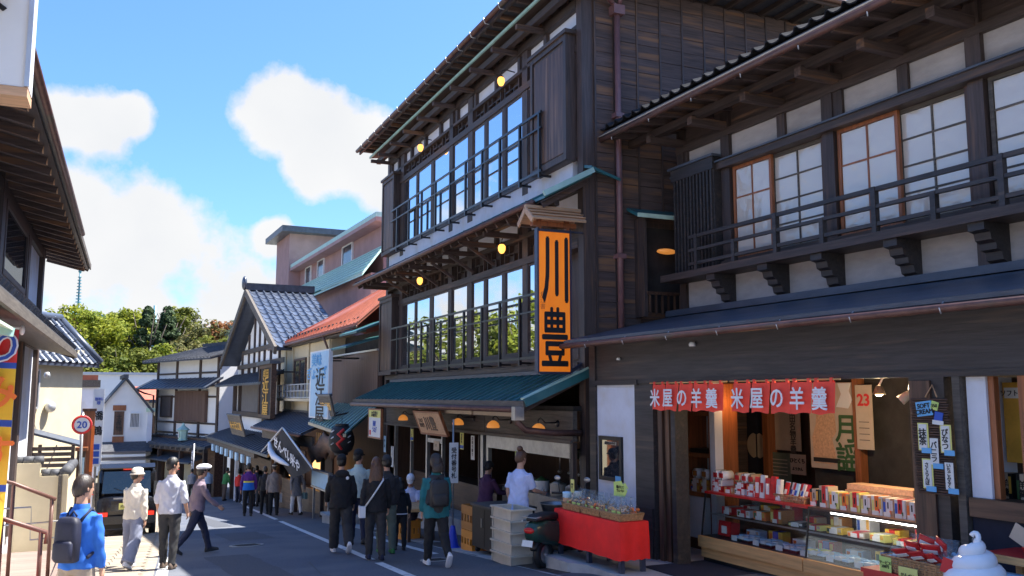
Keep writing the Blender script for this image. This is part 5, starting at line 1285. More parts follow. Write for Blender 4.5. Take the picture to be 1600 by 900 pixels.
# ---- cream house with the red roof
h2 = thing('cream_house', 'cream two-storey shop house with a red metal roof beyond the tall restaurant', 'building', (9.5, 31.5, ground_z(31)), world=True)
B(h2, 'wall', 'plaster_cream', 7.9, 12.5, 30.9, 39.6, .9, 3.7)
B(h2, 'ground_wall', 'interior_brown', 8.6, 12.5, 25.6, 38.6, -3.2, .95)
for y in (30.95, 34.1, 36.9, 38.35): B(h2, 'wall_post', 'plaster_cream', 7.84, 7.92, y, y + .22, .9, 3.6)
for y0, y1 in ((34.6, 36.7), (31.6, 33.9)):
    w = frame_ring(h2, 'window', 'wood_brown_y', 7.83, 7.93, y0, y1, 1.75, 3.05, .09); B(w, 'pane', 'glass_far', 7.87, 7.89, y0 + .08, (y0 + y1) / 2 - .03, 1.83, 2.97); B(w, 'pane', 'glass_far', 7.87, 7.89, (y0 + y1) / 2 + .03, y1 - .08, 1.83, 2.97); B(w, 'mullion', 'wood_brown_y', 7.84, 7.92, (y0 + y1) / 2 - .03, (y0 + y1) / 2 + .03, 1.83, 2.97)
for z in (1.5, 1.75, 2.0): B(h2, 'rail', 'aluminium', 7.5, 7.55, 31.2, 38.2, z - .02, z + .02)
for k in range(12): B(h2, 'rail_post', 'aluminium', 7.49, 7.56, 31.2 + k * .63, 31.25 + k * .63, 1.45, 2.02)
B(h2, 'balcony_floor', 'plaster_cream', 7.48, 7.9, 31.2, 38.2, 1.36, 1.46)
B(h2, 'base_board', 'wood_grey_y', 7.82, 7.9, 30.9, 38.6, .86, 1.0)
r_ = quad_roof(h2, 'red_roof', 'roof_red', [(7.6, 26.6, 3.82), (7.6, 40.6, 3.76), (10.1, 40.2, 5.1), (10.1, 27.8, 5.85)], .1)
ribs(r_, 'standing_seam', 'roof_red', (7.6, 26.6, 3.82), (7.6, 40.6, 3.76), (10.1, 27.8, 5.85), (10.1, 40.2, 5.1), 34, .04, .03)
for k in range(24): B(r_, 'snow_guard', 'black_metal', 7.85, 7.89, 27.4 + k * .53, 27.54 + k * .53, 3.95, 4.06)
quad_roof(h2, 'red_roof_back', 'roof_red', [(14.2, 40.6, 3.8), (14.2, 26.6, 3.8), (10.1, 27.8, 5.85), (10.1, 40.2, 5.1)], .1)
B(h2, 'eave_soffit', 'wood_grey_y', 7.65, 8.0, 27, 40.5, 3.56, 3.62)
tube(h2, 'gutter', 'copper', [(7.55, 26.6, 3.68), (7.55, 40.7, 3.62)], .05)
tube(h2, 'downpipe', 'copper', [(7.55, 30.7, 3.62), (7.75, 30.8, 3.2), (7.8, 30.85, 1.0), (7.3, 31, .85)], .04)
bw = B(h2, 'upper_screen', 'brown_sheet', 7.96, 8.05, 25.4, 30.9, 1.3, 2.8)
for k in range(28): B(bw, 'sheet_strip', 'brown_sheet', 7.90, 7.96, 25.42 + k * .195, 25.60 + k * .195, 1.28, 2.82 + (.12 * (1 - k / 28)))
B(h2, 'screen_cap', 'aluminium', 7.86, 8.06, 25.4, 30.9, 2.9, 2.95)
B(h2, 'dark_gap', 'interior_dark', 8.4, 12, 25.4, 30.9, .9, 3.6)
for k in range(2):
    q = quad_roof(h2, 'lean_to_roof', 'metal_green', [(6.9 + k * .3, 25.3, 3.0 + k * .45), (6.9 + k * .3, 27.2, 3.0 + k * .45), (8.2, 27.2, 3.4 + k * .45), (8.2, 25.3, 3.4 + k * .45)], .06)
pr = quad_roof(h2, 'pent_roof', 'metal_bluegrey', [(6.4, 28.6, .36), (6.4, 37.2, .36), (7.9, 38.2, .95), (7.9, 29.0, .95)], .07)
ribs(pr, 'standing_seam', 'metal_bluegrey', (6.4, 28.6, .36), (6.4, 37.2, .36), (7.9, 29.0, .95), (7.9, 38.2, .95), 20, .03, .025)
tube(h2, 'gutter', 'copper', [(6.34, 28.5, .3), (6.34, 37.3, .3)], .045)
gr = quad_roof(h2, 'green_pent_roof', 'metal_green', [(6.75, 24.6, .52), (6.75, 28.8, .74), (7.85, 29.6, 1.3), (7.85, 25.3, 1.25)], .07)
ribs(gr, 'standing_seam', 'metal_teal_roof', (6.75, 24.6, .52), (6.75, 28.8, .74), (7.85, 25.3, 1.25), (7.85, 29.6, 1.3), 13, .05, .04)
beam(h2, 'eave_trim', 'plaster_cream', (6.72, 24.55, .46), (6.72, 28.9, .68), .06, .09)
for y in (28.7, 32.5, 36.9): B(h2, 'shop_post', 'wood_z', 7.1, 7.22, y, y + .12, -3.2, .4)
for k, y in enumerate((29.6, 31.3, 33.6, 35.2)): B(h2, 'lit_showcase', 'shop_warm' if k % 2 else 'interior_brown', 7.7, 7.75, y, y + 1.1, -1.6, -.5)
B(h2, 'shop_front', 'wood_brown_y', 7.55, 7.7, 29, 38, -3.2, -1.7)
B(h2, 'lintel', 'wood_grey_y', 6.75, 6.85, 28.6, 37.2, -.1, .25)
for k in range(14): B(h2, 'eave_lattice', 'wood_light', 6.9, 6.94, 25.2 + k * .26, 25.28 + k * .26, .05, .4)
# ---- signs on and before it
ws = thing('white_sign', 'tall pale blue and white upright sign reading in black brush characters on the cream house', 'sign', (6.9, 28.2, .85), world=True)
B(ws, 'panel', 'white', 6.84, 6.96, 27.0, 29.5, .85, 3.0); B(ws, 'printed_field', 'paper_lblue', 6.832, 6.84, 27.06, 29.3, .9, 2.95)
text(ws, 'lettering', '近江屋', .66, 'ink', (6.82, 28.0, 1.55), vertical=True, lead=.9, wide=1.9, bold=.015)
text(ws, 'faded_lettering', '美味\nぎょうざ', .42, 'paper_blue', (6.82, 28.5, 2.5), wide=1.6, lead=1.0)
for y in (27.2, 29.3): B(ws, 'bracket', 'black_metal', 6.96, 7.85, y, y + .05, 2.7, 2.75)
gs = thing('gold_sign', 'dark hanging sign board with gold carved characters under its own little roof', 'sign', (7.0, 38.0, .3), world=True)
B(gs, 'board', 'cloth_black', 6.95, 7.05, 36.6, 39.0, .75, 2.75); q = frame_ring(gs, 'frame', 'wood_brown_y', 6.9, 7.1, 36.4, 39.2, .65, 2.85, .14)
text(gs, 'lettering', '近江屋', .62, 'ink_gold', (6.93, 37.8, 1.5), vertical=True, lead=.9, wide=2.3, bold=.02); text(gs, 'small_lettering', '成田', .35, 'ink_gold', (6.93, 37.8, 2.5), wide=1.8)
B(gs, 'cap_roof', 'metal_bluegrey', 6.8, 7.2, 36.3, 39.3, 2.85, 2.98); B(gs, 'lower_board', 'cloth_black', 6.98, 7.02, 36.9, 38.7, .25, .6); text(gs, 'small_lettering', '名産品', .3, 'ink_gold', (6.97, 37.8, .42), wide=1.6)
for y in (36.6, 38.9): B(gs, 'bracket', 'black_metal', 7.05, 8.0, y, y + .06, 2.5, 2.56)
def roof_board(x, y, z, w, h, tilt, label, s, rz=0):
    t = thing('roof_board', label, 'sign', (x, y, z), rz); m_ = Matrix.Rotation(R(tilt), 4, 'Y')
    q = MB().box(-.03, .03, -w / 2, w / 2, 0, h).build('board', 'wood_grey_y', t); q.matrix_basis = m_
    q = MB().box(-.045, .045, -w / 2 - .05, w / 2 + .05, h, h + .06).build('top_trim', 'metal_bluegrey', t); q.matrix_basis = m_
    text(t, 'lettering', s, h * .42, 'ink_gold', tuple(m_.to_3x3() @ Vector((-.04, 0, h * .5))), m_ @ FACE['-x'], wide=w / (h * .42 * len(s) * 1.15), bold=.02)
    for yy_ in (-w * .35, w * .35): beam(t, 'stay', 'black_metal', (0, yy_, .0), (.5, yy_, .1), .05, .05)
    return t
roof_board(6.75, 43.0, -.25, 3.8, .95, -16, 'weathered board with gold characters leaning out over the far pent roof', '米分近江屋')
roof_board(6.95, 27.3, .95, 1.5, .62, -14, 'small grey board with gold characters leaning on the green pent roof', '清酒')
bu = thing('burl_slab', 'large curved slab of raw brown timber under the green pent roof', 'wood sign', (6.85, 27.2, -.4))
rings = []
for k in range(15):
    t_ = k / 14; y = -1.9 + 3.9 * t_; c = .35 + .18 * math.sin(t_ * 5); h_ = .16 + .2 * math.sin(math.pi * t_) + .10 * math.sin(k * 2.1)
    rings.append([(.10 * math.cos(a) * (1 + .2 * math.sin(k + 3 * a)), y, c + h_ * math.sin(a) * (1 + .3 * math.sin(k * 1.3 + a * 2))) for a in [2 * math.pi * j / 14 for j in range(14)]])
MB().loft(rings).build('slab', 'burl', bu, True)
fl = thing('diamond_banner', 'black cloth banner with white brush lettering hung cornerwise on poles', 'banner', (6.25, 29.7, -.7))
pts = [(0, 3.55, .4), (0, .85, 1.12), (0, -3.5, .15), (0, -.9, -.35)]
vs, fs = [], []
for i in range(9):
    for j in range(9):
        a, b = i / 8, j / 8; q = Vector(pts[0]).lerp(Vector(pts[1]), a).lerp(Vector(pts[3]).lerp(Vector(pts[2]), a), b)
        vs.append((q.x + .05 * math.sin(a * 6 + b * 4), q.y, q.z))
for i in range(8):
    for j in range(8): fs.append((i * 9 + j, i * 9 + j + 1, i * 9 + j + 10, i * 9 + j + 9))
mesh_obj('cloth', vs, fs, 'cloth_black', fl, True)
tube(fl, 'pole', 'aluminium', [(-.06, .6, 1.18), (-.06, -3.7, .16)], .03); tube(fl, 'pole', 'aluminium', [(-.06, .75, 1.2), (-.06, 4.4, .2)], .03)
text(fl, 'lettering', 'せんべい', .42, 'ink_white', (-.12, .4, .52), wide=1.8, rot=R(-9), bold=.02); text(fl, 'lettering', '米や', .38, 'ink_white', (-.12, -1.6, .2), wide=1.8, rot=R(-9))
mb = MB(); mb.tube([(-.1, 2.7, .62), (-.1, 2.5, .35), (-.1, 1.8, .18), (-.1, .6, .1), (-.1, -.6, .05)], [.06, .1, .11, .09, .03], 8).build('brush_stroke', 'ink_white', fl, True)
la = thing('paper_lantern', 'big black paper lantern with a jagged red mark under the green pent roof', 'lantern', (6.75, 25.0, -.05))
prof = [(.20, 0), (.30, .06)] + [(.30 + .10 * math.sin(math.pi * (k + .5) / 14) + (.012 if k % 2 else 0), .06 + k * .045) for k in range(1, 14)] + [(.30, .70), (.20, .76)]
MB().lathe([(r0 * .9, z) for r0, z in prof], n=24).build('paper_body', 'lantern_black', la, True)
MB().lathe([(.19, -.05), (.19, .0)], n=20).build('hoop', 'black', la); MB().lathe([(.19, .76), (.19, .82)], n=20).build('hoop', 'black', la)
def on_lantern(d, z): a = R(248) + d; return (.35 * math.cos(a), .35 * math.sin(a), z)
MB().tube([on_lantern(.3, .68), on_lantern(-.15, .54), on_lantern(.25, .42), on_lantern(-.2, .28), on_lantern(.15, .12)], [.05, .06, .065, .06, .035], 6).build('red_mark', 'ink_red', la, True)
for d0, zs in ((.75, (.62, .45, .3)), (-.7, (.6, .42, .25))):
    for z_ in zs: MB().tube([on_lantern(d0 - .14, z_), on_lantern(d0 + .14, z_ + .05)], [.016, .02], 6).build('white_mark', 'ink_white', la, True)
tube(la, 'cord', 'black', [(0, 0, .8), (0, 0, 1.0)], .01, 5)
ps = thing('light_box', 'pale blue illuminated panel below the burl slab', 'sign', (6.75, 27.2, -1.3))
B(ps, 'panel', 'paper_lblue', -.06, .06, -1.0, 1.0, .1, .55); q = frame_ring(ps, 'frame', 'steel', -.07, .07, -1.06, 1.06, .04, .6, .05); [B(ps, 'leg', 'steel', -.03, .03, y - .03, y + .03, -.95, .06) for y in (-.9, .9)]
M('petal_pink', (.62, .10, .22), .6, var=.2); M('petal_violet', (.30, .16, .42), .6, var=.2); M('leaf_pot', (.05, .12, .03), .7, var=.3); M('ceramic', (.35, .36, .38), .3, var=.25)
fp = thing('flower_vase', 'grey ceramic vase of pink and violet flowers beside the black-jacketed man', 'flower vase', (6.75, 24.9, -1.72))
MB().lathe([(.0, 0), (.13, 0), (.19, .12), (.2, .24), (.14, .36), (.15, .4), (.12, .39), (.0, .35)], n=18).build('vase', 'ceramic', fp, True)
for k in range(16):
    a = k * 2.4; d = .1 + .22 * rnd.random(); c = Vector((d * math.cos(a), d * math.sin(a) * 1.4, .55 + .4 * rnd.random()))
    tube(fp, 'stem', 'leaf_pot', [(0, 0, .36), c], .006, 4)
    mb = MB()
    for j in range(6):
        b = j * math.pi / 3; mb.ell(c + Vector((-.02, .05 * math.cos(b), .05 * math.sin(b))), (.012, .04, .028), 6, 4, Matrix.Rotation(b, 3, 'X'))
    mb.build('flower', 'petal_pink' if k in (2, 3, 7) else ('petal_violet' if k % 2 else 'paper_lblue'), fp, True)
sl_ = tag(MB().box(-.35, .35, -.7, .7, 0, .3).box(-.4, .4, -.75, .75, .3, .38).build('stone_plinth', 'concrete'), 'low stone plinth under the flower vase', 'plinth'); sl_.location = (6.75, 24.9, -2.1)
# ---- timber house with the tiled gable
h3 = thing('gable_house', 'timber shop house with a tall tiled gable and white plaster bays', 'building', (9, 45, ground_z(45)), world=True)
B(h3, 'wall', 'plaster_white', 8.0, 10.3, 39.6, 52.0, -.4, 3.2)
mesh_obj('gable_wall', [(7.95, 38.3, 3.1), (7.95, 51.5, 3.1), (7.95, 44.9, 6.3), (8.1, 38.3, 3.1), (8.1, 51.5, 3.1), (8.1, 44.9, 6.3)], [(0, 1, 2), (5, 4, 3), (0, 3, 4, 1), (1, 4, 5, 2), (2, 5, 3, 0)], 'plaster_white', h3)
for z in (3.0, 3.75): B(h3, 'tie_beam', 'wood_y', 7.82, 8.0, 38.6 + (z - 3.0) * 2, 51.2 - (z - 3) * 2, z, z + .22)
for y in (40, 42, 43.6, 45, 46.4, 48, 50): B(h3, 'stud', 'wood_z', 7.86, 8.0, y - .09, y + .09, 2.2, 6.2 - abs(y - 44.9) * .47)
a0, ap, a1 = (7.2, 37.2, 3.5), (7.2, 44.9, 6.75), (7.2, 52.6, 3.3)
nr = quad_roof(h3, 'roof_slope', 'tile_blue', [(7.2, 37.2, 3.55), (10.4, 37.2, 3.55), (10.4, 44.9, 6.75), (7.2, 44.9, 6.75)], .12)
roof_tiles(nr, (7.2, 37.2, 3.55), (10.4, 37.2, 3.55), (7.2, 44.9, 6.75), (10.4, 44.9, 6.75), 13, 9, 'tile_blue')
quad_roof(h3, 'roof_slope', 'tile_blue', [(10.4, 52.6, 3.35), (7.2, 52.6, 3.35), (7.2, 44.9, 6.75), (10.4, 44.9, 6.75)], .12)
B(h3, 'ridge', 'tile_grey', 7.1, 10.5, 44.7, 45.1, 6.75, 7.1)
beam(h3, 'barge_board', 'wood_grey_y', (7.14, 37.0, 3.42), (7.14, 44.9, 6.66), .12, .34); beam(h3, 'barge_board', 'wood_grey_y', (7.14, 52.8, 3.22), (7.14, 44.9, 6.66), .12, .34)
MB().ell((7.05, 44.9, 7.1), (.12, .3, .35)).build('ridge_ornament', 'tile_blue', h3, True)
mp = quad_roof(h3, 'pent_roof', 'metal_bluegrey', [(6.9, 38.8, 2.15), (6.9, 53.0, 2.15), (8.0, 53, 2.75), (8.0, 38.8, 2.75)], .1)
ribs(mp, 'standing_seam', 'metal_bluegrey', (6.9, 38.8, 2.15), (6.9, 53, 2.15), (8, 38.8, 2.75), (8, 53, 2.75), 24, .04, .03)
B(h3, 'shutter', 'shutter_grey', 7.85, 8.0, 41.0, 44.6, .75, 2.2); B(h3, 'shutter', 'shutter_grey', 7.85, 8.0, 44.7, 49.5, .75, 2.2)
B(h3, 'shutter_head', 'wood_y', 7.8, 8.0, 39.6, 52, 2.2, 2.4); B(h3, 'shutter_foot', 'wood_y', 7.8, 8.0, 39.6, 52, .5, .74)
for y in (39.6, 50.2, 52): B(h3, 'corner_post', 'wood_z', 7.8, 8.02, y, y + .3, -4.2, 2.2)
lp = quad_roof(h3, 'lower_roof', 'metal_bluegrey', [(6.5, 34.6, -.66), (6.5, 53, -.66), (8, 53, -.2), (8, 37, -.2)], .1)
ribs(lp, 'standing_seam', 'metal_bluegrey', (6.5, 34.6, -.66), (6.5, 53, -.66), (8, 37, -.2), (8, 53, -.2), 28, .04, .03)
B(h3, 'eave_beam', 'wood_grey_y', 6.6, 6.75, 38, 53, -1.0, -.78)
for k in range(8): q = B(h3, 'beam_end', 'paper_lblue', 6.55, 6.65, 39 + k * 1.6, 39.5 + k * 1.6, -1.35, -1.0)
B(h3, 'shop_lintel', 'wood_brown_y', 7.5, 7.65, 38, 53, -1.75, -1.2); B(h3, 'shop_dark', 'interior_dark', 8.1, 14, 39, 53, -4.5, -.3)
for y in (38.2, 44, 48.5, 52.6): B(h3, 'shop_post', 'plaster' if y in (38.2, 48.5) else 'wood_z', 7.5, 7.68, y, y + .25, -4.5, -.8)
B(h3, 'curtain_front', 'wood_brown_y', 7.9, 7.95, 44.3, 48.3, -3.9, -2.0)
# ---- white plastered house set square to the bend
h4 = thing('plaster_house', 'white plaster house with brown boarded window bay at the bend of the street', 'building', (7.9, 58.5, ground_z(56)), R(18), absz=True)
L4 = 9.6
B(h4, 'wall', 'plaster_white', 0, 7, 0, L4, -1.1, 4.2)
for z in (3.0, 2.15, 1.45, -.25, -.95): B(h4, 'beam', 'wood_y', -.06, .02, 0, L4, z, z + .12)
for y in (0, 2.6, 6.2, 9.35): B(h4, 'post', 'wood_z', -.08, .02, y, y + .25, -1.1, 4.2)
B(h4, 'window_boards', 'brown_sheet', -.2, -.02, 1.5, 6.1, -.1, 1.9); [B(h4, 'window_strip', 'brown_sheet', -.215, -.2, 1.52 + k * .46, 1.96 + k * .46, -.08, 1.88) for k in range(10)]
w = frame_ring(h4, 'window', 'wood_z', -.12, .0, 6.9, 8.7, .1, 1.6, .12); B(w, 'pane', 'shutter_grey', -.08, -.06, 7.0, 8.6, .2, 1.5)
rr_ = quad_roof(h4, 'upper_roof', 'tile_grey', [(-.9, -.5, 3.95), (-.9, L4 + .6, 3.95), (3.2, L4 - .5, 5.1), (3.2, .2, 5.1)], .12); ribs(rr_, 'tile_roll', 'tile_grey', (-.9, -.5, 3.95), (-.9, L4 + .6, 3.95), (3.2, .2, 5.1), (3.2, L4 - .5, 5.1), 22, .09, .07)
quad_roof(h4, 'upper_roof', 'tile_grey', [(7.3, L4 + .6, 3.95), (7.3, -.5, 3.95), (3.2, .2, 5.1), (3.2, L4 - .5, 5.1)], .12); B(h4, 'ridge', 'tile_grey', 3.05, 3.35, 0, L4 - .3, 5.05, 5.35)
pp = quad_roof(h4, 'pent_roof', 'metal_bluegrey', [(-1.1, -.5, 2.1), (-1.1, L4 + 1.0, 2.1), (0, L4 + .6, 2.75), (0, -.5, 2.75)], .1); ribs(pp, 'standing_seam', 'metal_bluegrey', (-1.1, -.5, 2.1), (-1.1, L4 + 1, 2.1), (0, -.5, 2.75), (0, L4 + .6, 2.75), 16, .05, .03)
pp = quad_roof(h4, 'shop_roof', 'metal_bluegrey', [(-1.5, -1.5, -1.5), (-1.5, L4 + .8, -1.5), (0, L4 + .4, -1.05), (0, -1.5, -1.05)], .12); ribs(pp, 'standing_seam', 'metal_bluegrey', (-1.5, -1.5, -1.5), (-1.5, L4 + .8, -1.5), (0, -1.5, -1.05), (0, L4 + .4, -1.05), 18, .05, .03)
B(h4, 'eave_beam', 'wood_grey_y', -1.5, -1.3, -1.4, L4 + .6, -1.85, -1.62)
[B(h4, 'rafter_end', 'wood_grey_y', -1.75, -1.5, k * .8 - 1.2, k * .8 - 1.05, -1.8, -1.66) for k in range(13)]
quad_roof(h4, 'second_awning', 'metal_bluegrey', [(-1.7, .2, -2.5), (-1.7, L4 + .3, -2.5), (-.6, L4 + .3, -2.1), (-.6, .2, -2.1)], .1)
B(h4, 'shop_front', 'wood_brown_y', -.6, 0, -1, L4, -5.2, -1.1); [B(h4, 'shop_post', 'wood_z', -1.4, -1.15, y, y + .2, -5.2, -1.7) for y in (-1.2, 2.2, 5.5, 9.2)]
[B(h4, 'door_panel', 'plaster_cream' if k % 2 else 'wood_brown_z', -.68, -.6, .3 + k * 1.5, 1.6 + k * 1.5, -5.1, -2.7) for k in range(6)]
tube(h4, 'downpipe', 'copper', [(-1.1, L4 + .9, 2.0), (-.6, L4 + .7, 1.75), (-.12, L4 + .3, 1.6), (-.12, L4 + .3, -1)], .06)
ln = thing('roof_lantern', 'small grey metal lantern standing on the far shop roof', 'lantern', (6.1, 60.9, -1.25))
MB().lathe([(.3, 0), (.3, .05), (.26, .1), (.3, .6), (.42, .66), (.12, .9), (.05, 1.1), (0, 1.1)], n=6).build('body', 'metal_teal_roof', ln); B(ln, 'lit_pane', 'paper', -.29, -.25, -.14, .14, .18, .55)
bn = thing('navy_banner', 'small navy upright banner with white characters at the far shop', 'banner', (6.2, 56.0, -3.3)); B(bn, 'cloth', 'navy_cloth', -.02, .02, -.55, .55, .2, 2.0, rot=(-.12, 0, 0)); tube(bn, 'pole', 'white', [(0, -.6, -1), (0, -.6, 2.1)], .03); text(bn, 'lettering', '成田', .6, 'ink_white', (-.03, 0, 1.1), vertical=True, wide=1.3)
# ---- mauve apartment block behind
pk = thing('mauve_block', 'mauve concrete block with a pale teal mansard roof behind the red-roofed house', 'building', (16, 50, ground_z(50)), world=True)
B(pk, 'lower_walls', 'plaster_pink', 12.2, 22, 40.6, 66, -4, 7.4)
quad_roof(pk, 'mansard', 'metal_teal_roof', [(11.6, 40.0, 7.3), (11.6, 66.5, 7.3), (13.2, 65, 9.0), (13.2, 41.8, 9.0)], .15); q = pk.children[-1]
ribs(q, 'batten', 'metal_teal_roof', (11.6, 66.5, 7.3), (11.6, 66.4, 7.3), (11.6, 40, 7.3), (11.6, 40.1, 7.3), 1, .06, .06)
for k in range(7):
    t_ = (k + .5) / 7; beam(q, 'step_lap', 'metal_teal_roof', (11.6 + 1.6 * t_, 40 + 1.8 * t_, 7.34 + 1.7 * t_), (11.6 + 1.6 * t_, 66.5 - 1.5 * t_, 7.34 + 1.7 * t_), .05, .05)
quad_roof(pk, 'mansard', 'metal_teal_roof', [(22, 40.0, 7.3), (11.6, 40.0, 7.3), (13.2, 41.8, 9.0), (22, 41.8, 9.0)], .15)
B(pk, 'balcony_front', 'plaster_pink', 12.0, 21.9, 38.6, 39.0, 5.5, 7.05); pk.children[-1].data = unit_cube('roof_red'); B(pk, 'balcony_floor', 'plaster_cream', 12.0, 22, 38.7, 40.6, 5.4, 5.5)
B(pk, 'window', 'glass_far', 13.0, 15.4, 40.54, 40.62, 2.6, 5.0); B(pk, 'window', 'glass_far', 16.0, 18, 40.54, 40.62, 2.6, 5.0)
B(pk, 'upper_walls', 'plaster_pink', 13.4, 22, 42.5, 65, 7.4, 10.35); B(pk, 'upper_roof', 'metal_teal_roof', 12.7, 22.5, 41.6, 65.5, 10.35, 10.6); B(pk, 'roof_fascia', 'plaster_pink', 12.68, 22.5, 41.55, 65.5, 10.15, 10.35)
B(pk, 'attic', 'plaster_pink', 16, 22, 46, 62, 10.6, 11.9); B(pk, 'attic_roof', 'metal_bluegrey', 15.4, 22.4, 45.2, 62.6, 11.9, 12.1)
for y0, y1 in ((48, 50.2), (54.5, 56.2), (58, 59.6)): w = frame_ring(pk, 'window', 'white', 13.3, 13.42, y0, y1, 8.9, 10.2, .12); B(w, 'pane', 'glass_far', 13.34, 13.36, y0 + .1, y1 - .1, 9.0, 10.1)
w = frame_ring(pk, 'window', 'plaster_cream', 42.38, 42.5, 14.8, 17.2, 8.0, 10.2, .12, ax='y'); B(w, 'pane', 'glass_far', 14.9, 17.1, 42.42, 42.44, 8.1, 10.1)
for k in range(16): B(pk, 'balcony_bar', 'white', 14.4 + k * .22, 14.46 + k * .22, 41.2, 41.26, 7.6, 9.1)
B(pk, 'balcony_rail', 'white', 14.3, 18, 41.18, 41.28, 9.1, 9.2); B(pk, 'balcony_rail', 'white', 14.3, 18, 41.18, 41.28, 7.55, 7.62)
B(pk, 'stair_tower', 'plaster_pink', 12.6, 16, 61.5, 66, 7, 12.8); B(pk, 'tower_roof', 'metal_bluegrey', 11.9, 16.6, 60.6, 66.8, 12.8, 13.2)
# ================================================================ left side of the street
LZ = R(-2.6)
lh = thing('eaves_house', 'dark timber house with deep rafter eaves at the left edge', 'building', (0, 0, -1.0), LZ, absz=True)
B(lh, 'wall', 'plaster', -6, -1.95, 6, 22.2, -1.5, 4.9)
for y in (21.9, 18.9, 15.0, 11.5, 8): B(lh, 'post', 'wood_z', -1.97, -1.86, y, y + .35, -1.0, 4.9)
for z in (4.6, 3.25, 2.55): B(lh, 'beam', 'wood_y', -1.97, -1.87, 6, 22.25, z, z + .18)
w = frame_ring(lh, 'window', 'wood_z', -1.94, -1.86, 15.5, 18.7, 3.42, 4.6, .1); B(w, 'pane', 'glass_room', -1.9, -1.89, 15.6, 18.6, 3.52, 4.5)
B(w, 'curtain', 'paper_lblue', -1.895, -1.891, 16.4, 17.9, 3.52, 4.2)
er = quad_roof(lh, 'upper_roof', 'tile_grey', [(-1.06, 6.5, 4.86), (-1.06, 24.7, 4.86), (-5, 24.7, 6.6), (-5, 6.5, 6.6)], .1)
quad_roof(lh, 'soffit', 'wood_y', [(-1.08, 6.5, 4.75), (-1.08, 24.65, 4.75), (-2.2, 24.65, 5.02), (-2.2, 6.5, 5.02)], .03)
beam(lh, 'eave_board', 'wood_grey_y', (-1.04, 6.5, 4.80), (-1.04, 24.75, 4.80), .03, .12)
tube(lh, 'gutter', 'copper', [(-1.0, 6.5, 4.78), (-1.0, 19.5, 4.78)], .05)
beam(lh, 'verge_board', 'wood_y', (-1.06, 24.72, 4.78), (-2.3, 24.72, 5.3), .05, .2)
y = 7.0
while y < 24.7:
    o = beam(lh, 'rafter', 'wood_x', (-1.16, y, 4.70), (-2.0, y, 4.90), .09, .12); B(o, 'end_cap', 'wood_pale', -1.165, -1.152, y - .04, y + .04, 4.65, 4.75); y += .62
lr = quad_roof(lh, 'lower_roof', 'tile_grey', [(-1.1, 6.5, 2.54), (-1.1, 21.7, 2.54), (-1.95, 21.7, 3.05), (-1.95, 6.5, 3.05)], .1)
for k in range(56): beam(lr, 'tile_roll', 'tile_grey', (-1.1, 6.6 + k * .27, 2.58), (-1.95, 6.6 + k * .27, 3.09), .1, .08)
quad_roof(lh, 'lower_soffit', 'wood_y', [(-1.12, 6.5, 2.43), (-1.12, 21.6, 2.43), (-1.9, 21.6, 2.6), (-1.9, 6.5, 2.6)], .03)
B(lh, 'lower_eave_board', 'wood_grey_y', -1.12, -1.07, 6.5, 21.7, 2.38, 2.5)
beam(lh, 'corner_brace', 'wood_x', (-1.1, 21.72, 2.45), (-2.0, 21.72, 2.8), .07, .2)
ea = MB().lathe([(.0, 0), (.05, .0), (.07, .06), (.05, .13), (0, .14)], (-1.7, 22.5, 1.95), 12).build('wall_lamp', 'aluminium', lh, True)
# white box sign overhead
bs = thing('box_sign', 'white box sign with a wooden underside at the top left corner', 'sign', (0, 0, 3.9), LZ, absz=True)
B(bs, 'casing', 'plaster_white', -1.5, -.86, 7.75, 8.0, 3.98, 6.2); B(bs, 'side_face', 'white_gloss', -.86, -.845, 7.74, 8.02, 3.98, 6.2); B(bs, 'underside', 'wood_pale', -1.52, -.85, 7.74, 8.06, 3.90, 3.975); B(bs, 'edge_strip', 'aluminium', -.875, -.84, 7.72, 7.745, 3.98, 6.2)
text(bs, 'lettering', '米', .35, 'ink', (-1.2, 7.74, 4.72), '-y')
# nobori banner
nb = thing('nobori_banner', 'red, yellow and blue upright banner with large characters at the left edge', 'banner', (0, 0, .3), LZ, absz=True)
vs, fs = [], []
segs = [(2.36, 1.97, 'red_paint'), (1.97, 1.90, 'ink_blue'), (1.90, 1.30, 'ink_gold'), (1.30, 1.22, 'ink_blue'), (1.22, .55, 'ink_gold'), (.55, .47, 'ink_blue'), (.47, -.2, 'ink_gold')]
M('banner_yellow', (.82, .58, .05), .7, var=.06)
for z1, z0, m_ in segs:
    m_ = 'banner_yellow' if m_ == 'ink_gold' else m_
    q = []
    for i in range(6):
        z = z1 + (z0 - z1) * i / 5; s_ = (2.36 - z) / 2.6
        for j in range(9): q.append((-1.95 + .72 * j / 8 - .06 * s_ * j / 8 * s_, 12 + .05 * math.sin(j * .9 + z * 2.2), z - .03 * (j / 8)))
    mesh_obj('cloth_band', q, [(i * 9 + j, i * 9 + j + 1, i * 9 + j + 10, i * 9 + j + 9) for i in range(5) for j in range(8)], m_, nb, True)
text(nb, 'lettering', 'り', .40, 'ink_white', (-1.36, 11.93, 2.13), '-y', bold=.06); text(nb, 'lettering', 'り', .40, 'ink_blue', (-1.36, 11.92, 2.13), '-y', bold=.01)
text(nb, 'lettering', 'とみ', .42, 'ink_orange', (-1.58, 11.93, 1.6), '-y', bold=.03); text(nb, 'lettering', 'やす', .42, 'ink_orange', (-1.6, 11.93, .9), '-y', bold=.03)
tube(nb, 'cross_bar', 'white', [(-1.95, 12, 2.42), (-1.19, 12, 2.35)], .018, 6); tube(nb, 'pole', 'white', [(-1.97, 12.02, -.9), (-1.97, 12.02, 2.5)], .02, 6)
MB().ell((-1.2, 12, 2.33), (.03, .03, .06)).build('bar_end', 'white', nb, True)
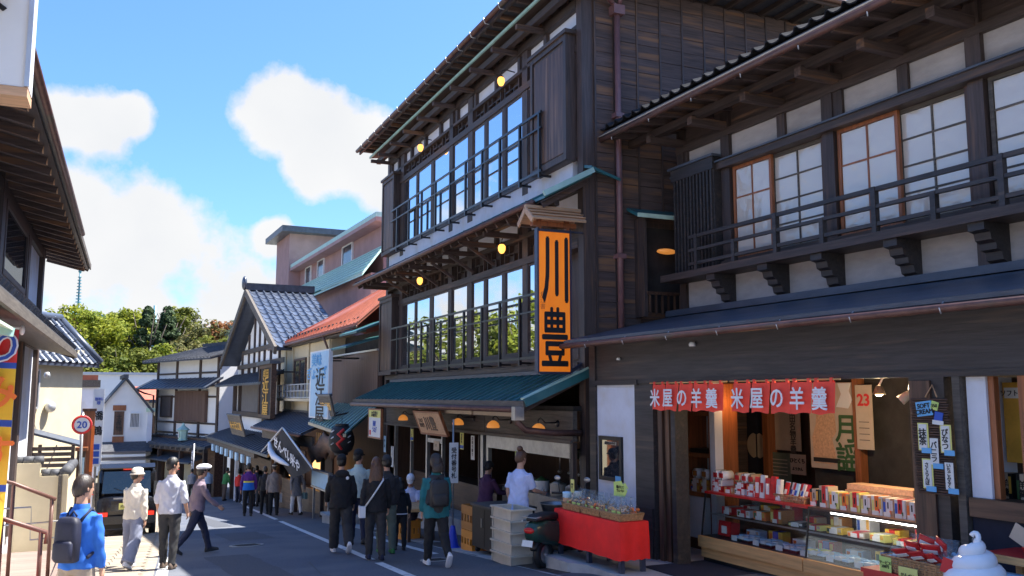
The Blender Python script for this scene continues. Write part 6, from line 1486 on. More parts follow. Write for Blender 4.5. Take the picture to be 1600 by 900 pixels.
aw = thing('green_awning', 'corner of a pale green awning beside the upright banner', 'awning', (0, 0, 2.0), LZ, absz=True); beam(aw, 'front_bar', 'metal_teal_roof', (-1.9, 10, 2.34), (-1.12, 10.4, 2.2), .05, .09); quad_roof(aw, 'canopy', 'metal_verge', [(-1.12, 10.4, 2.25), (-1.12, 9.0, 2.25), (-1.9, 9.0, 2.5), (-1.9, 10.4, 2.5)], .03)
# rendered garden wall with tile caps
gw = thing('garden_wall', 'white rendered garden wall stepping down with grey tile caps', 'wall', (0, 0, -1.6), LZ, absz=True)
B(gw, 'wall', 'plaster_cream', -2.6, -1.53, 20, 20.25, -1.7, .24); B(gw, 'wall', 'plaster_cream', -1.53, -1.12, 20, 20.25, -1.7, -.02); B(gw, 'end_pillar', 'plaster_cream', -1.12, -1.02, 19.95, 22.5, -1.8, .0)
B(gw, 'drain_pipe', 'wood_grey_y', -1.19, -1.13, 19.9, 20, -1.7, .0)
for k in range(6): MB().tube([(-2.55 + k * .18, 20.12, .29), (-2.38 + k * .18, 20.12, .29)], .085, 10).build('cap_tile', 'tile_grey', gw, True)
for k in range(3): MB().tube([(-1.5 + k * .16, 20.12, .03), (-1.35 + k * .16, 20.12, .03)], .085, 10).build('cap_tile', 'tile_grey', gw, True)
for k in range(14): MB().tube([(-1.07, 20 + k * .18, .06), (-1.07, 20.17 + k * .18, .06)], .11, 10).build('cap_tile', 'tile_grey', gw, True)
gt = thing('gate_post', 'dark red-brown timber gate post right of the garden wall', 'post', (0, 0, -1.9), LZ, absz=True); B(gt, 'post', 'wood_brown_z', -1.02, -.84, 22.9, 23.1, -1.9, .3); B(gt, 'cap', 'wood_orange', -1.06, -.8, 22.85, 23.15, .3, .38); B(gt, 'glass_slot', 'paper_lblue', -.9, -.86, 22.88, 22.9, -.6, .15)
sf = thing('slat_fence', 'dark slatted fence behind the garden wall', 'fence', (0, 0, -1.8), LZ, absz=True)
for k in range(7): B(sf, 'slat', 'wood_z', -2.5, -1.05, 22.0, 22.04, -.35 + k * .12, -.27 + k * .12)
for x in (-2.4, -1.75, -1.1): B(sf, 'post', 'wood_z', x, x + .07, 22.04, 22.12, -1.8, .5)
rp_ = thing('red_post', 'vermilion square post beside the speed sign', 'post', (0, 0, -1.9), LZ, absz=True); B(rp_, 'post', 'wood_orange', -.94, -.70, 23.2, 23.4, -1.9, 1.2); B(rp_, 'red_face', 'ink_orange', -.76, -.69, 23.19, 23.2, -.2, .85); B(rp_, 'cap', 'wood_brown_z', -.97, -.67, 23.16, 23.44, 1.2, 1.26)
sp = thing('speed_sign', 'round white speed limit sign with red ring reading 20', 'road sign', (0, 0, -1.7), LZ, absz=True)
tube(sp, 'pole', 'steel', [(-.84, 21.05, -1.7), (-.87, 21.05, 1.2)], .03)
MB().tube([(-.87, 21.0, .95), (-.87, 20.985, .95)], .2, 28).build('disc', 'white', sp); 
mb = MB(); mb.loft([[(-.87 + r_ * math.cos(a), y_, .95 + r_ * math.sin(a)) for a in [2 * math.pi * k / 32 for k in range(32)]] for r_, y_ in ((.2, 20.984), (.2, 20.978), (.15, 20.978), (.15, 20.984))], False).build('red_ring', 'ink_red', sp, True)
text(sp, 'lettering', '20', .2, 'ink_blue', (-.87, 20.976, .95), '-y', bold=.02)
us = thing('upright_sign', 'tall white upright shop sign with dark brush characters behind the red post', 'sign', (0, 0, -.3), LZ, absz=True)
B(us, 'panel', 'white', -.88, -.60, 27, 27.12, -.35, 1.75); text(us, 'lettering', '橋\n鶴', .27, 'ink', (-.74, 26.99, .82), '-y', lead=1.5, bold=.02); text(us, 'small_lettering', '御料\n理', .1, 'ink_blue', (-.74, 26.99, 1.42), '-y')
for k in range(3): B(us, 'blue_patch', 'ink_blue', -.83, -.66, 26.985, 27, -.28 + k * .19, -.13 + k * .19)
B(us, 'pole', 'steel', -.77, -.71, 27.12, 27.18, -2.2, 1.6)
# cream house with tiled lean roof
bh = thing('cream_cottage', 'cream rendered cottage with a blue tiled roof behind the timber house', 'building', (-1.22, 27.55, -2.2), R(57), absz=True)
B(bh, 'wall', 'plaster_cream', -1.6, 2.35, 0, 5, -2.2, 2.9)
br = quad_roof(bh, 'tiled_roof', 'tile_blue', [(-1.8, -.26, 2.5), (2.75, -.26, 2.5), (2.6, 1.0, 3.85), (-1.8, 1.0, 3.85)], .1); roof_tiles(br, (-1.8, -.26, 2.5), (2.75, -.26, 2.5), (-1.8, 1.0, 3.85), (2.6, 1.0, 3.85), 6, 15, 'tile_blue')
MB().tube([(-1.8, 1.0, 3.92), (2.6, 1.0, 3.92)], .12, 10).build('ridge', 'tile_blue', br, True); MB().tube([(2.75, -.3, 2.57), (2.6, 1.0, 3.9)], .1, 10).build('hip_ridge', 'tile_blue', br, True)
w = frame_ring(bh, 'window', 'aluminium', -.05, .02, -.3, .35, 1.2, 2.3, .06, ax='y'); B(w, 'pane', 'glass_far', -.24, .29, -.03, -.01, 1.26, 2.24)
MB().ell((.75, -.12, 1.25), (.16, .14, .16)).build('wall_lamp', 'aluminium', bh, True); tube(bh, 'cable', 'steel', [(.1, -.03, 1.0), (.3, -.05, .65), (.05, -.03, .4)], .012, 5)
cr = thing('lean_shelter', 'grey sloping canopy edge crossing the cream cottage wall', 'canopy', (-.75, 26.0, -2.0), R(-10), absz=True); quad_roof(cr, 'canopy', 'metal_bluegrey', [(-.8, -.1, .78), (.95, -.1, .28), (.95, .5, .34), (-.8, .5, .84)], .06); [tube(cr, 'stay', 'steel', [(x, 0, .3), (x - .3, 0, -.6)], .015, 5) for x in (.3, .9)]
bx_ = thing('parapet_block', 'pale blue-grey block of a farther house beside the upright sign', 'building', (-.35, 40, -3.3), absz=True)
B(bx_, 'wall', 'plaster', -3, 1.05, 0, 6, -3.3, 1.9); B(bx_, 'cornice', 'wood_grey_y', -3.05, 1.1, -.08, 0, 1.9, 2.2); B(bx_, 'vent', 'roof_red', .4, .75, -.05, 0, .55, .8); B(bx_, 'roof_edge', 'roof_red', -3, 1.0, -.05, 1, 2.2, 2.4)
# ramp deck and rails at the bottom left
dk = thing('ramp_deck', 'sloping deck of narrow brown boards with joints at the lower left', 'ramp', (0, 0, -1.3), LZ, absz=True)
for k in range(17):
    y0 = 10.4 + k * .42
    B(dk, 'deck_board', 'wood_deck', -2.6, -.84, y0, y0 + .405, -.80 - .02 * k, -.76 - .02 * k)
B(dk, 'edge_beam', 'wood_deck', -.84, -.78, 10.4, 17.6, -1.25, -.85)
B(dk, 'red_mat', 'red_paint', -2.4, -1.15, 10.3, 12.6, -.78, -.755)
rl = thing('steel_railing', 'brown steel handrail with stepped side rails along the ramp', 'railing', (0, 0, -1.1), LZ, absz=True)
for x, y, zt, zb in ((-.9, 14, .14, -.95), (-1.38, 14, .36, -.9), (-.88, 12.2, -.05, -.85), (-1.3, 12.2, .12, -.85), (-1.9, 14, .6, -.9)):
    tube(rl, 'post', 'copper', [(x, y, zb), (x, y, zt)], .025)
tube(rl, 'handrail', 'copper', [(-2.3, 14, .66), (-1.38, 14, .37), (-.85, 14, .13)], .026); tube(rl, 'handrail', 'copper', [(-2.2, 12.2, .33), (-1.3, 12.2, .12), (-.82, 12.2, -.07), (-.82, 12.2, -.2)], .028)
for z in (0, -.22): tube(rl, 'side_rail', 'steel', [(-2.3, 14.02, .02 + z), (-1.15, 14.02, .04 + z), (-1.14, 14.02, -.18 + z), (-.75, 14.02, -.16 + z)], .012, 5)
# ================================================================ end of the street, hill and trees
ku = thing('storehouse', 'white plaster storehouse with a steep gable at the end of the street', 'building', (3.0, 65, -5.0), R(0), absz=True)
poly = [(-1.5, -5), (1.25, -5), (1.25, .75), (-.25, 2.6), (-1.5, 1.0)]
MB().prism([(x, z) for x, z in poly], 6, Matrix(((1, 0, 0, 0), (0, 0, 1, 0), (0, 1, 0, 0), (0, 0, 0, 1)))).build('walls', 'plaster_white', ku)
k_r = quad_roof(ku, 'roof_slope', 'tile_grey', [(1.55, -.3, .45), (1.55, 6.2, .45), (-.25, 6.2, 2.75), (-.25, -.3, 2.75)], .1); ribs(k_r, 'tile_roll', 'tile_grey', (1.55, -.3, .45), (1.55, 6.2, .45), (-.25, -.3, 2.75), (-.25, 6.2, 2.75), 14, .12, .08)
quad_roof(ku, 'roof_slope', 'tile_grey', [(-1.8, 6.2, .7), (-1.8, -.3, .7), (-.25, -.3, 2.75), (-.25, 6.2, 2.75)], .1); B(ku, 'ridge', 'tile_grey', -.4, -.1, -.35, 6.2, 2.75, 3.0)
w = B(ku, 'door_panel', 'wood_brown_z', -.85, -.25, -.08, 0, -1.0, .55); B(w, 'door_frame', 'wood_orange', -.95, -.15, -.06, -.0, .6, .95); B(w, 'door_sill', 'wood_orange', -.9, -.2, -.1, 0, -1.5, -1.1)
text(ku, 'lettering', '土産物', .38, 'ink', (-.55, -.1, -.2), '-y', vertical=True)
w = frame_ring(ku, 'window', 'plaster_white', -.1, .0, .1, .75, -.55, .45, .06, ax='y')
for k in range(6): B(w, 'bar', 'shutter_grey', .17 + k * .09, .2 + k * .09, -.06, -.02, -.5, .4)
quad_roof(ku, 'pent_roof', 'tile_grey', [(-1.9, -1.3, -2.0), (1.5, -1.3, -2.0), (1.5, 0, -1.45), (-1.9, 0, -1.45)], .1); [B(ku, 'awning_fold', 'plaster_white' if k % 2 else 'shutter_grey', -1.8, 1.1, -1.5 - .05 * k, -1.3, -2.15 - .2 * k, -2.0 - .2 * k) for k in range(4)]
B(ku, 'corner_pillar', 'plaster', 1.2, 1.5, -.2, .2, -5, .5); B(ku, 'pillar_cap', 'metal_verge', 1.1, 1.65, -.3, .3, .5, .75)
ww = thing('white_hall', 'long plain white hall wall behind the storehouse', 'building', (6, 85, -5.2), absz=True); B(ww, 'wall', 'plaster_white', -6.5, 16, 0, 10, -5.2, 3.4); B(ww, 'parapet', 'aluminium', -6.6, 16, -.15, 0, 3.4, 3.62); B(ww, 'low_block', 'plaster_cream', 3, 9, .5, 6, 3.62, 4.6)
rh = thing('red_roof_house', 'small house with a faded red roof beside the storehouse', 'building', (4.9, 72, -5.2), absz=True); B(rh, 'wall', 'wood_brown_z', -.6, 2.2, 0, 5, -5.2, .9); q = quad_roof(rh, 'roof_slope', 'roof_red', [(2.4, -.4, 1.3), (-1.3, -.4, 1.3), (-1.1, 3.0, 2.3), (2.4, 3.0, 2.3)], .1); mesh_obj('gable_wall', [(-1.2, -.35, 1.2), (.6, -.35, -.2), (.6, -.3, 1.2)], [(0, 1, 2)], 'plaster_cream', rh); B(rh, 'roof_edge', 'metal_bluegrey', -.2, 2.4, -.5, -.38, 1.05, 1.3)
# hill
M('hill_green', (.05, .075, .02), .95, var=.4, scale=.4)
vs, fs = [], []
NX, NY = 40, 16
for j in range(NY):
    for i in range(NX):
        x = -90 + i * 5.0; y = 96 + j * 7.0
        h = -6 + 11.0 * (1 - math.exp(-max(0, y - 98) / 14)) * (.85 + .15 * math.sin(i * .7)) 
        vs.append((x, y, h))
for j in range(NY - 1):
    for i in range(NX - 1): fs.append((j * NX + i, j * NX + i + 1, (j + 1) * NX + i + 1, (j + 1) * NX + i))
tag(mesh_obj('hill', vs, fs, 'hill_green', None, True), kind='structure')
def leaf_mat(name, c1, c2, tr=.35):
    m = bpy.data.materials.new(name); m.use_nodes = True; n, l = m.node_tree.nodes, m.node_tree.links
    b = n["Principled BSDF"]; b.inputs["Roughness"].default_value = .7; b.inputs["Specular IOR Level"].default_value = .2
    oi = n.new("ShaderNodeNewGeometry"); nz = n.new("ShaderNodeTexNoise"); nz.inputs["Scale"].default_value = .35; nz.inputs["Detail"].default_value = 4; l.new(oi.outputs["Position"], nz.inputs["Vector"])
    nz2 = n.new("ShaderNodeTexWhiteNoise"); nz2.noise_dimensions = '1D'; l.new(oi.outputs["Random Per Island"], nz2.inputs["W"])
    ad = n.new("ShaderNodeMath"); ad.operation = 'MULTIPLY_ADD'; ad.inputs[1].default_value = .45; l.new(nz2.outputs[0], ad.inputs[0]); l.new(nz.outputs[0], ad.inputs[2])
    rp = n.new("ShaderNodeMapRange"); rp.inputs[1].default_value = .4; rp.inputs[2].default_value = 1.0; l.new(ad.outputs[0], rp.inputs[0])
    mx = n.new("ShaderNodeMix"); mx.data_type = 'RGBA'; mx.inputs[6].default_value = c1 + (1,); mx.inputs[7].default_value = c2 + (1,); l.new(rp.outputs[0], mx.inputs[0])
    tl = n.new("ShaderNodeBsdfTranslucent"); l.new(mx.outputs[2], tl.inputs[0]); l.new(mx.outputs[2], b.inputs["Base Color"])
    ms = n.new("ShaderNodeMixShader"); ms.inputs[0].default_value = tr; l.new(b.outputs[0], ms.inputs[1]); l.new(tl.outputs[0], ms.inputs[2]); l.new(ms.outputs[0], n["Material Output"].inputs[0])
    MATS[name] = m
leaf_mat('leaf_yellow', (.11, .155, .012), (.26, .27, .03)); leaf_mat('leaf_mid', (.06, .09, .012), (.17, .18, .03)); leaf_mat('leaf_dark', (.035, .062, .030), (.085, .125, .055))
leaf_mat('leaf_olive', (.07, .08, .025), (.19, .17, .06)); leaf_mat('leaf_rust', (.16, .06, .02), (.34, .16, .06)); leaf_mat('leaf_haze', (.07, .10, .08), (.14, .18, .14))
M('bark', (.07, .055, .045), .9, var=.3, scale=3, stretch=(3, 3, .5), bump=.4); M('bark_pale', (.26, .22, .18), .9, var=.3, scale=3, stretch=(3, 3, .5))
def tree(x, y, z, h, r, mat, label, n_clump=70, leaves=90, ls=.42, kind='round', bark='bark', seed=0, dens=1.0, group='trees on the hill behind the street'):
    rg = np.random.default_rng(seed + int(abs(x) * 10 + y * 7))
    t = thing('tree', label, 'tree', (x, y, z), group=group)
    mb = MB(); top = h * (.55 if kind == 'round' else .95)
    lean = rg.uniform(-.05, .05, 2) * h
    mb.tube([(0, 0, -1), (lean[0] * .2, lean[1] * .2, h * .2), (lean[0] * .6, lean[1] * .6, h * .45), (lean[0], lean[1], top)], [h * .035, h * .028, h * .02, h * .006], 8)
    limbs = []
    for k in range(9 if kind != 'bare' else 22):
        a = rg.uniform(0, 6.28); z0 = h * rg.uniform(.25, .55); e = np.array([math.cos(a) * r * rg.uniform(.5, .95), math.sin(a) * r * rg.uniform(.5, .95), h * rg.uniform(.5, .95)])
        p0 = np.array([lean[0] * z0 / h, lean[1] * z0 / h, z0]); mid = p0 * .5 + e * .5 + np.array([0, 0, -h * .04])
        mb.tube([tuple(p0), tuple(mid), tuple(e)], [h * .014, h * .009, h * .003], 5); limbs.append(e)
        if kind == 'bare':
            for q in range(4):
                e2 = mid + (e - mid) * rg.uniform(.2, 1) + rg.normal(0, r * .25, 3) * np.array([1, 1, .8]); mb.tube([tuple(mid + (e - mid) * .3), tuple(e2)], [h * .005, h * .0015], 4)
    mb.build('trunk', bark, t, True)
    cs = []
    for k in range(n_clump):
        if kind == 'cone':
            f_ = rg.uniform(0, 1) ** .8; zz = h * (.15 + .83 * f_); rr_ = r * (1 - f_) * rg.uniform(.55, 1) + .15; a = rg.uniform(0, 6.28); cs.append((rr_ * math.cos(a), rr_ * math.sin(a), zz, r * .26 * (1.1 - f_ * .6)))
        else:
            d = rg.normal(0, 1, 3); d /= np.linalg.norm(d); q = rg.uniform(.55, 1.0); d *= q
            cs.append((d[0] * r + lean[0], d[1] * r + lean[1], h * .62 + d[2] * h * .36, r * rg.uniform(.2, .36)))
    cs = np.array(cs); N_ = int(n_clump * leaves * dens)
    ci = rg.integers(0, len(cs), N_); dv = rg.normal(0, 1, (N_, 3)); dv /= np.linalg.norm(dv, axis=1)[:, None]
    rad = rg.uniform(.35, 1.0, N_) ** .6
    P_ = cs[ci, :3] + dv * (cs[ci, 3] * rad)[:, None] * np.array([1, 1, .72])
    nrm = dv * .8 + rg.normal(0, .5, (N_, 3)) + np.array([0, 0, .5]); nrm /= np.linalg.norm(nrm, axis=1)[:, None]
    u_ = np.cross(nrm, rg.normal(0, 1, (N_, 3))); u_ /= np.linalg.norm(u_, axis=1)[:, None]; v_ = np.cross(nrm, u_)
    s_ = ls * rg.uniform(.6, 1.3, N_)[:, None]
    V = np.stack([P_ - u_ * s_ * .5, P_ + v_ * s_ * .32, P_ + u_ * s_ * .5, P_ - v_ * s_ * .32], 1).reshape(-1, 3)
    me = bpy.data.meshes.new('crown'); me.vertices.add(len(V)); me.vertices.foreach_set('co', V.ravel()); me.loops.add(N_ * 4); me.loops.foreach_set('vertex_index', np.arange(N_ * 4)); me.polygons.add(N_); me.polygons.foreach_set('loop_start', np.arange(N_) * 4); me.polygons.foreach_set('loop_total', np.full(N_, 4)); me.materials.append(MATS[mat]); me.update(); me.validate()
    o = link(bpy.data.objects.new('crown', me)); tag(o, kind='stuff'); adopt(o, t)
    return t
TR = [(-.5, 106, .6, 11.2, 4.4, 'leaf_yellow', 'tall yellow-green tree in front of the pagoda roof', 'round'), (-4.6, 112, 1, 9.5, 4.2, 'leaf_yellow', 'yellow-green tree at the left behind the timber eaves', 'round'),
      (3.6, 102, -1, 8.5, 4.0, 'leaf_mid', 'fresh green tree right below the tall yellow-green one', 'round'), (6.6, 108, 1.5, 10.2, 2.6, 'leaf_dark', 'dark pointed conifer in the middle of the hill', 'cone'),
      (8.9, 111, 1.5, 10.6, 3.4, 'leaf_dark', 'broad dark evergreen right of the pointed conifer', 'cone'), (10.2, 104, -1, 8.6, 3.8, 'leaf_olive', 'olive tree with pale limbs below the dark evergreens', 'round'),
      (13.2, 112, 1.5, 9.0, 3.6, 'leaf_olive', 'olive green tree left of the rust-coloured one', 'round'), (16.0, 113, 2.0, 9.6, 3.6, 'leaf_rust', 'rust-orange spring tree on the hill', 'round'),
      (14.3, 103, -1.5, 8.0, 3.2, 'leaf_rust', 'brownish half-leafed tree low on the hill behind the plaster house', 'bare'), (18.5, 110, 1.2, 9.8, 3.6, 'leaf_haze', 'thin nearly bare tree against the sky beside the gable', 'bare'), (21.5, 112, 1, 9.2, 4.0, 'leaf_mid', 'green tree half hidden by the tiled gable', 'round'),
      (1.6, 98, -3.5, 7.5, 3.5, 'leaf_yellow', 'yellow-green shrubby tree just above the white hall', 'round'), (6.5, 99, -3.5, 7.6, 3.6, 'leaf_mid', 'green tree just above the white hall in the middle', 'round'), (11.5, 98.5, -3.5, 7.4, 3.2, 'leaf_olive', 'olive tree just above the white hall at the right', 'round'), (17, 99, -3.5, 7.2, 3.4, 'leaf_olive', 'low olive tree behind the plaster house roof', 'round'),
      (3.2, 113, 2.0, 10.2, 4.0, 'leaf_yellow', 'yellow-green tree between the tall one and the pointed conifer', 'round'), (5.2, 118, 2.5, 9.6, 3.6, 'leaf_mid', 'mid-green tree behind the pointed conifer', 'round'), (11.2, 118, 2.5, 10.2, 3.6, 'leaf_mid', 'mid-green tree behind the broad evergreen', 'round'),
      (13.5, 106, 0, 8.6, 3.2, 'leaf_mid', 'small green tree in front of the olive one', 'round'), (19.5, 119, 2.0, 9.0, 3.6, 'leaf_olive', 'olive tree behind the bare tree', 'round'), (-3.0, 103, -1, 8.2, 3.6, 'leaf_mid', 'green tree below the pagoda roof', 'round'), (8.2, 103, -1.0, 8.2, 3.0, 'leaf_yellow', 'yellow-green tree in front of the dark evergreens', 'round')]
for k, (x, y, z, h, r_, m_, lab, kd) in enumerate(TR):
    tree(x, y, z, h, r_, m_, lab, kind=kd, seed=k, dens=.28 if kd == 'bare' else 1.0, bark='bark_pale' if m_ in ('leaf_rust', 'leaf_haze', 'leaf_olive') else 'bark')
for k, (x, y, h, r_, m_) in enumerate(((-16, 88, 17, 6, 'leaf_mid'), (-24, 84, 19, 6.5, 'leaf_yellow'), (-11, 95, 14, 5.5, 'leaf_olive'), (-33, 90, 20, 7, 'leaf_mid'), (-43, 86, 20, 7, 'leaf_dark'), (-54, 92, 21, 8, 'leaf_mid'))):
    tree(x, y, -6, h, r_, m_, ('green tree behind the left-hand houses, mirrored in the restaurant windows', 'yellow-green tree behind the left-hand houses, mirrored in the windows', 'olive tree nearest the street behind the left-hand houses', 'large green tree farther left, mirrored in the windows', 'dark tree far left, mirrored in the windows', 'leftmost large green tree, mirrored in the windows')[k], ls=.6, seed=50 + k, group='trees mirrored in the windows')
M('pagoda_green', (.16, .36, .33), .5, var=.1); M('bronze', (.10, .24, .30), .45, var=.2)
pg = thing('pagoda', 'green pagoda roof and ringed spire rising behind the trees', 'pagoda', (-.9, 150, 4), absz=False)
for z, w_ in ((8.8, 4.6), (5.2, 5.2)):
    v = []
    for r0, dz in ((w_, .45), (w_ * .7, .35), (w_ * .3, 1.1), (.25, 2.0)): v.append([(sx * r0, sy * r0, z + dz + (.35 if r0 == w_ else 0)) for sx, sy in ((-1, -1), (1, -1), (1, 1), (-1, 1))])
    MB().loft([[(sx * w_, sy * w_, z + .55) for sx, sy in ((-1, -1), (1, -1), (1, 1), (-1, 1))]] + v).build('roof', 'pagoda_green', pg)
    MB().box(-w_ * .55, w_ * .55, -w_ * .55, w_ * .55, z - 3.2, z + .6).build('storey', 'wood_orange', pg)
tube(pg, 'spire', 'bronze', [(0, 0, 10.5), (0, 0, 17.0)], .12)
for k in range(9): MB().lathe([(.15, -.06), (.42 - .02 * k, -.06), (.42 - .02 * k, .06), (.15, .06)], (0, 0, 11.8 + k * .48), 14).build('ring', 'bronze', pg)
MB().ell((0, 0, 16.6), (.25, .25, .35)).build('finial', 'bronze', pg, True)
for k, (x, y, h) in enumerate(((13.4, 200, 20.5), (10.2, 210, 17.5))):
    am = thing('radio_mast', ('thin blue-grey mast above the dark evergreens', 'small mast tip left of the taller one above the evergreens')[k], 'mast', (x, y, -4)); MB().tube([(0, 0, 0), (0, 0, h + 4)], [.5, .35], 8).build('mast', 'bronze', am, True); [MB().box(-.6, .6, -.05, .05, h + 1 + j, h + 1.15 + j).build('crossbar', 'bronze', am) for j in range(2)]
# ================================================================ black van
M('car_black', (.012, .012, .014), .18, var=.1, spec=.7); M('car_glass', (.02, .025, .03), .05, var=.2, spec=.9); M('lamp_red', (.55, .015, .01), .2, emit=(1, .05, .02), estr=.25)
van = thing('black_van', 'small boxy black van parked at the left kerb, seen from behind', 'van', (1.22, 25.2, ground_z(25.2)), R(-2.5))
van.rotation_euler = (R(-4.5), 0, R(-2.5))
def rrect(hw, z0, z1, y, e=.35, n=24):
    return [(hw * math.copysign(abs(math.cos(a)) ** e, math.cos(a)), y, (z0 + z1) / 2 + (z1 - z0) / 2 * math.copysign(abs(math.sin(a)) ** e, math.sin(a))) for a in [2 * math.pi * (k + .5) / n for k in range(n)]]
MB().loft([rrect(.68, .32, .98, -.02), rrect(.735, .28, 1.02, .06), rrect(.74, .26, 1.04, 1.2), rrect(.74, .26, 1.02, 2.6), rrect(.70, .28, .95, 3.25), rrect(.62, .34, .85, 3.35)]).build('body', 'car_black', van, True)
MB().loft([rrect(.66, .9, 1.72, .06), rrect(.70, .9, 1.76, .16), rrect(.70, .9, 1.77, 1.2), rrect(.69, .9, 1.75, 2.0), rrect(.62, .9, 1.15, 2.9)]).build('cabin', 'car_black', van, True)
def plate(p, name, mat, pts, t=.012):
    pts = [Vector(q) for q in pts]; n = (pts[1] - pts[0]).cross(pts[2] - pts[1]).normalized() * t
    return mesh_obj(name, [tuple(q) for q in pts] + [tuple(q + n) for q in pts], [(3, 2, 1, 0), (4, 5, 6, 7), (0, 1, 5, 4), (1, 2, 6, 5), (2, 3, 7, 6), (3, 0, 4, 7)], mat, p)
plate(van, 'rear_window', 'car_glass', [(-.58, .035, 1.07), (.58, .035, 1.07), (.55, .07, 1.62), (-.55, .07, 1.62)], .012)
plate(van, 'roof_spoiler', 'car_black', [(-.66, -.05, 1.68), (.66, -.05, 1.68), (.66, .2, 1.79), (-.66, .2, 1.79)], .03)
B(van, 'brake_light', 'lamp_red', -.1, .1, -.03, .03, 1.66, 1.70)
for s_ in (-1, 1):
    B(van, 'tail_lamp', 'lamp_red', s_ * .55 - .13, s_ * .55 + .13, -.055, .02, .50, .60); B(van, 'lamp_column', 'car_glass', s_ * .69 - .045, s_ * .69 + .045, -.01, .1, .75, 1.35)
    plate(van, 'side_window', 'car_glass', [(s_ * .708, .3, 1.08), (s_ * .708, 1.15, 1.08), (s_ * .69, 1.15, 1.62), (s_ * .69, .3, 1.62)][::s_], .008); plate(van, 'side_window', 'car_glass', [(s_ * .708, 1.25, 1.08), (s_ * .708, 2.2, 1.08), (s_ * .69, 1.95, 1.62), (s_ * .69, 1.25, 1.62)][::s_], .008)
    tube(van, 'door_mirror', 'car_black', [(s_ * .7, 2.3, 1.1), (s_ * .86, 2.3, 1.15)], .05)
    for y in (.5, 2.85):
        o = mesh_obj('wheel', *lathe_x([(.17, -.08), (.25, -.08), (.275, -.04), (.275, .04), (.25, .08), (.17, .08)], 24), 'rubber', van, True); o.matrix_basis = Matrix.Translation((s_ * .66, y, .275))
        q = mesh_obj('rim', *lathe_x([(.02, -.05), (.1, -.06), (.17, -.05), (.17, .05), (.1, .06), (.02, .05)], 20), 'steel', o, True); q.matrix_basis = o.matrix_basis.copy()
B(van, 'bumper', 'car_black', -.71, .71, -.08, .1, .30, .50); B(van, 'number_plate', 'paper_yellow', -.165, .165, -.045, -.02, .66, .82); text(van, 'plate_text', '成田 480', .07, 'ink', (0, -.05, .74), '-y', depth=.002)
B(van, 'plate_recess', 'car_glass', -.35, .35, -.03, .0, .62, .88); B(van, 'tailgate_handle', 'steel', -.3, .3, -.035, -.015, .92, .96); B(van, 'exhaust', 'steel', .4, .5, -.05, .1, .25, .29); B(van, 'underbody', 'rubber', -.62, .62, .1, 3.1, .18, .3)
tube(van, 'rear_wiper', 'black', [(0, .02, 1.08), (-.3, .03, 1.2)], .01, 5)
# ================================================================ people
M('skin', (.50, .28, .19), .55, var=.08, scale=8); M('skin_tan', (.42, .22, .14), .55, var=.08, scale=8)
M('hair_black', (.012, .010, .009), .45, var=.4, scale=30, stretch=(3, 3, .4), bump=.4); M('hair_brown', (.10, .045, .022), .45, var=.4, scale=30, stretch=(3, 3, .4), bump=.4); M('hair_dark', (.03, .02, .016), .45, var=.4, scale=30, stretch=(3, 3, .4), bump=.4)
CL = {'black': (.012, .012, .014), 'charcoal': (.03, .03, .033), 'navy': (.015, .02, .05), 'denim': (.10, .13, .20), 'slate': (.20, .22, .30), 'khaki': (.34, .28, .22), 'white': (.75, .76, .80), 'cream': (.66, .60, .50), 'grey_shirt': (.50, .51, .58), 'blue': (.02, .13, .52),
      'brown_dark': (.10, .07, .055), 'mauve': (.20, .15, .19), 'teal': (.01, .13, .15), 'olive': (.09, .12, .10), 'mint': (.46, .56, .52), 'lightblue': (.36, .47, .62), 'uniform': (.52, .58, .82), 'green': (.05, .22, .07), 'red': (.55, .03, .03), 'purple': (.10, .02, .20), 'taupe': (.26, .22, .20), 'greycoat': (.28, .28, .30), 'plum': (.09, .03, .08), 'yellow': (.7, .65, .08), 'brightblue': (.01, .16, .65), 'orange': (.6, .2, .08), 'shoe_white': (.7, .7, .72)}
for k_, c_ in CL.items(): M('cloth_' + k_, c_, .85, var=.14, scale=6, bump=.35, stretch=(1, 1, .6))
REMESH = []
def remesh(o, vox, wr=0.0, it=2): REMESH.append((o, vox, wr, it)); return o
def flush_remesh():
    for o, vox, wr, it in REMESH:
        m = o.modifiers.new('remesh', 'REMESH'); m.mode = 'VOXEL'; m.voxel_size = vox; m.use_smooth_shade = True
        s = o.modifiers.new('smooth', 'SMOOTH'); s.factor = .5; s.iterations = it
    dg = bpy.context.evaluated_depsgraph_get(); dg.update()
    done = []
    for o, vox, wr, it in REMESH: done.append(bpy.data.meshes.new_from_object(o.evaluated_get(dg)))
    for (o, vox, wr, it), me in zip(REMESH, done):
        old = o.data; mats = list(old.materials); o.modifiers.clear(); me.name = old.name; o.data = me
        if not me.materials:
            for q in mats: me.materials.append(q)
        if wr:
            n = len(me.vertices); co = np.empty(n * 3); me.vertices.foreach_get('co', co); no = np.empty(n * 3); me.vertices.foreach_get('normal', no); co = co.reshape(-1, 3); no = no.reshape(-1, 3)
            x, y, z = co.T; w = np.sin(z * 55 + 3 * np.sin(x * 22) + 2 * np.sin(y * 19)) * .6 + np.sin(z * 26 + x * 31 - y * 17) * .8 + np.sin(x * 47 + z * 12) * .4
            co += no * (w * wr)[:, None]; me.vertices.foreach_set('co', co.ravel()); me.update()
        me.polygons.foreach_set('use_smooth', [True] * len(me.polygons))
def ring_e(c, ax, ay, w, d, n=16, sq=1.0):
    return [tuple(Vector(c) + Vector(ax) * (w * math.copysign(abs(math.cos(a)) ** sq, math.cos(a))) + Vector(ay) * (d * math.copysign(abs(math.sin(a)) ** sq, math.sin(a)))) for a in [2 * math.pi * k / n for k in range(n)]]
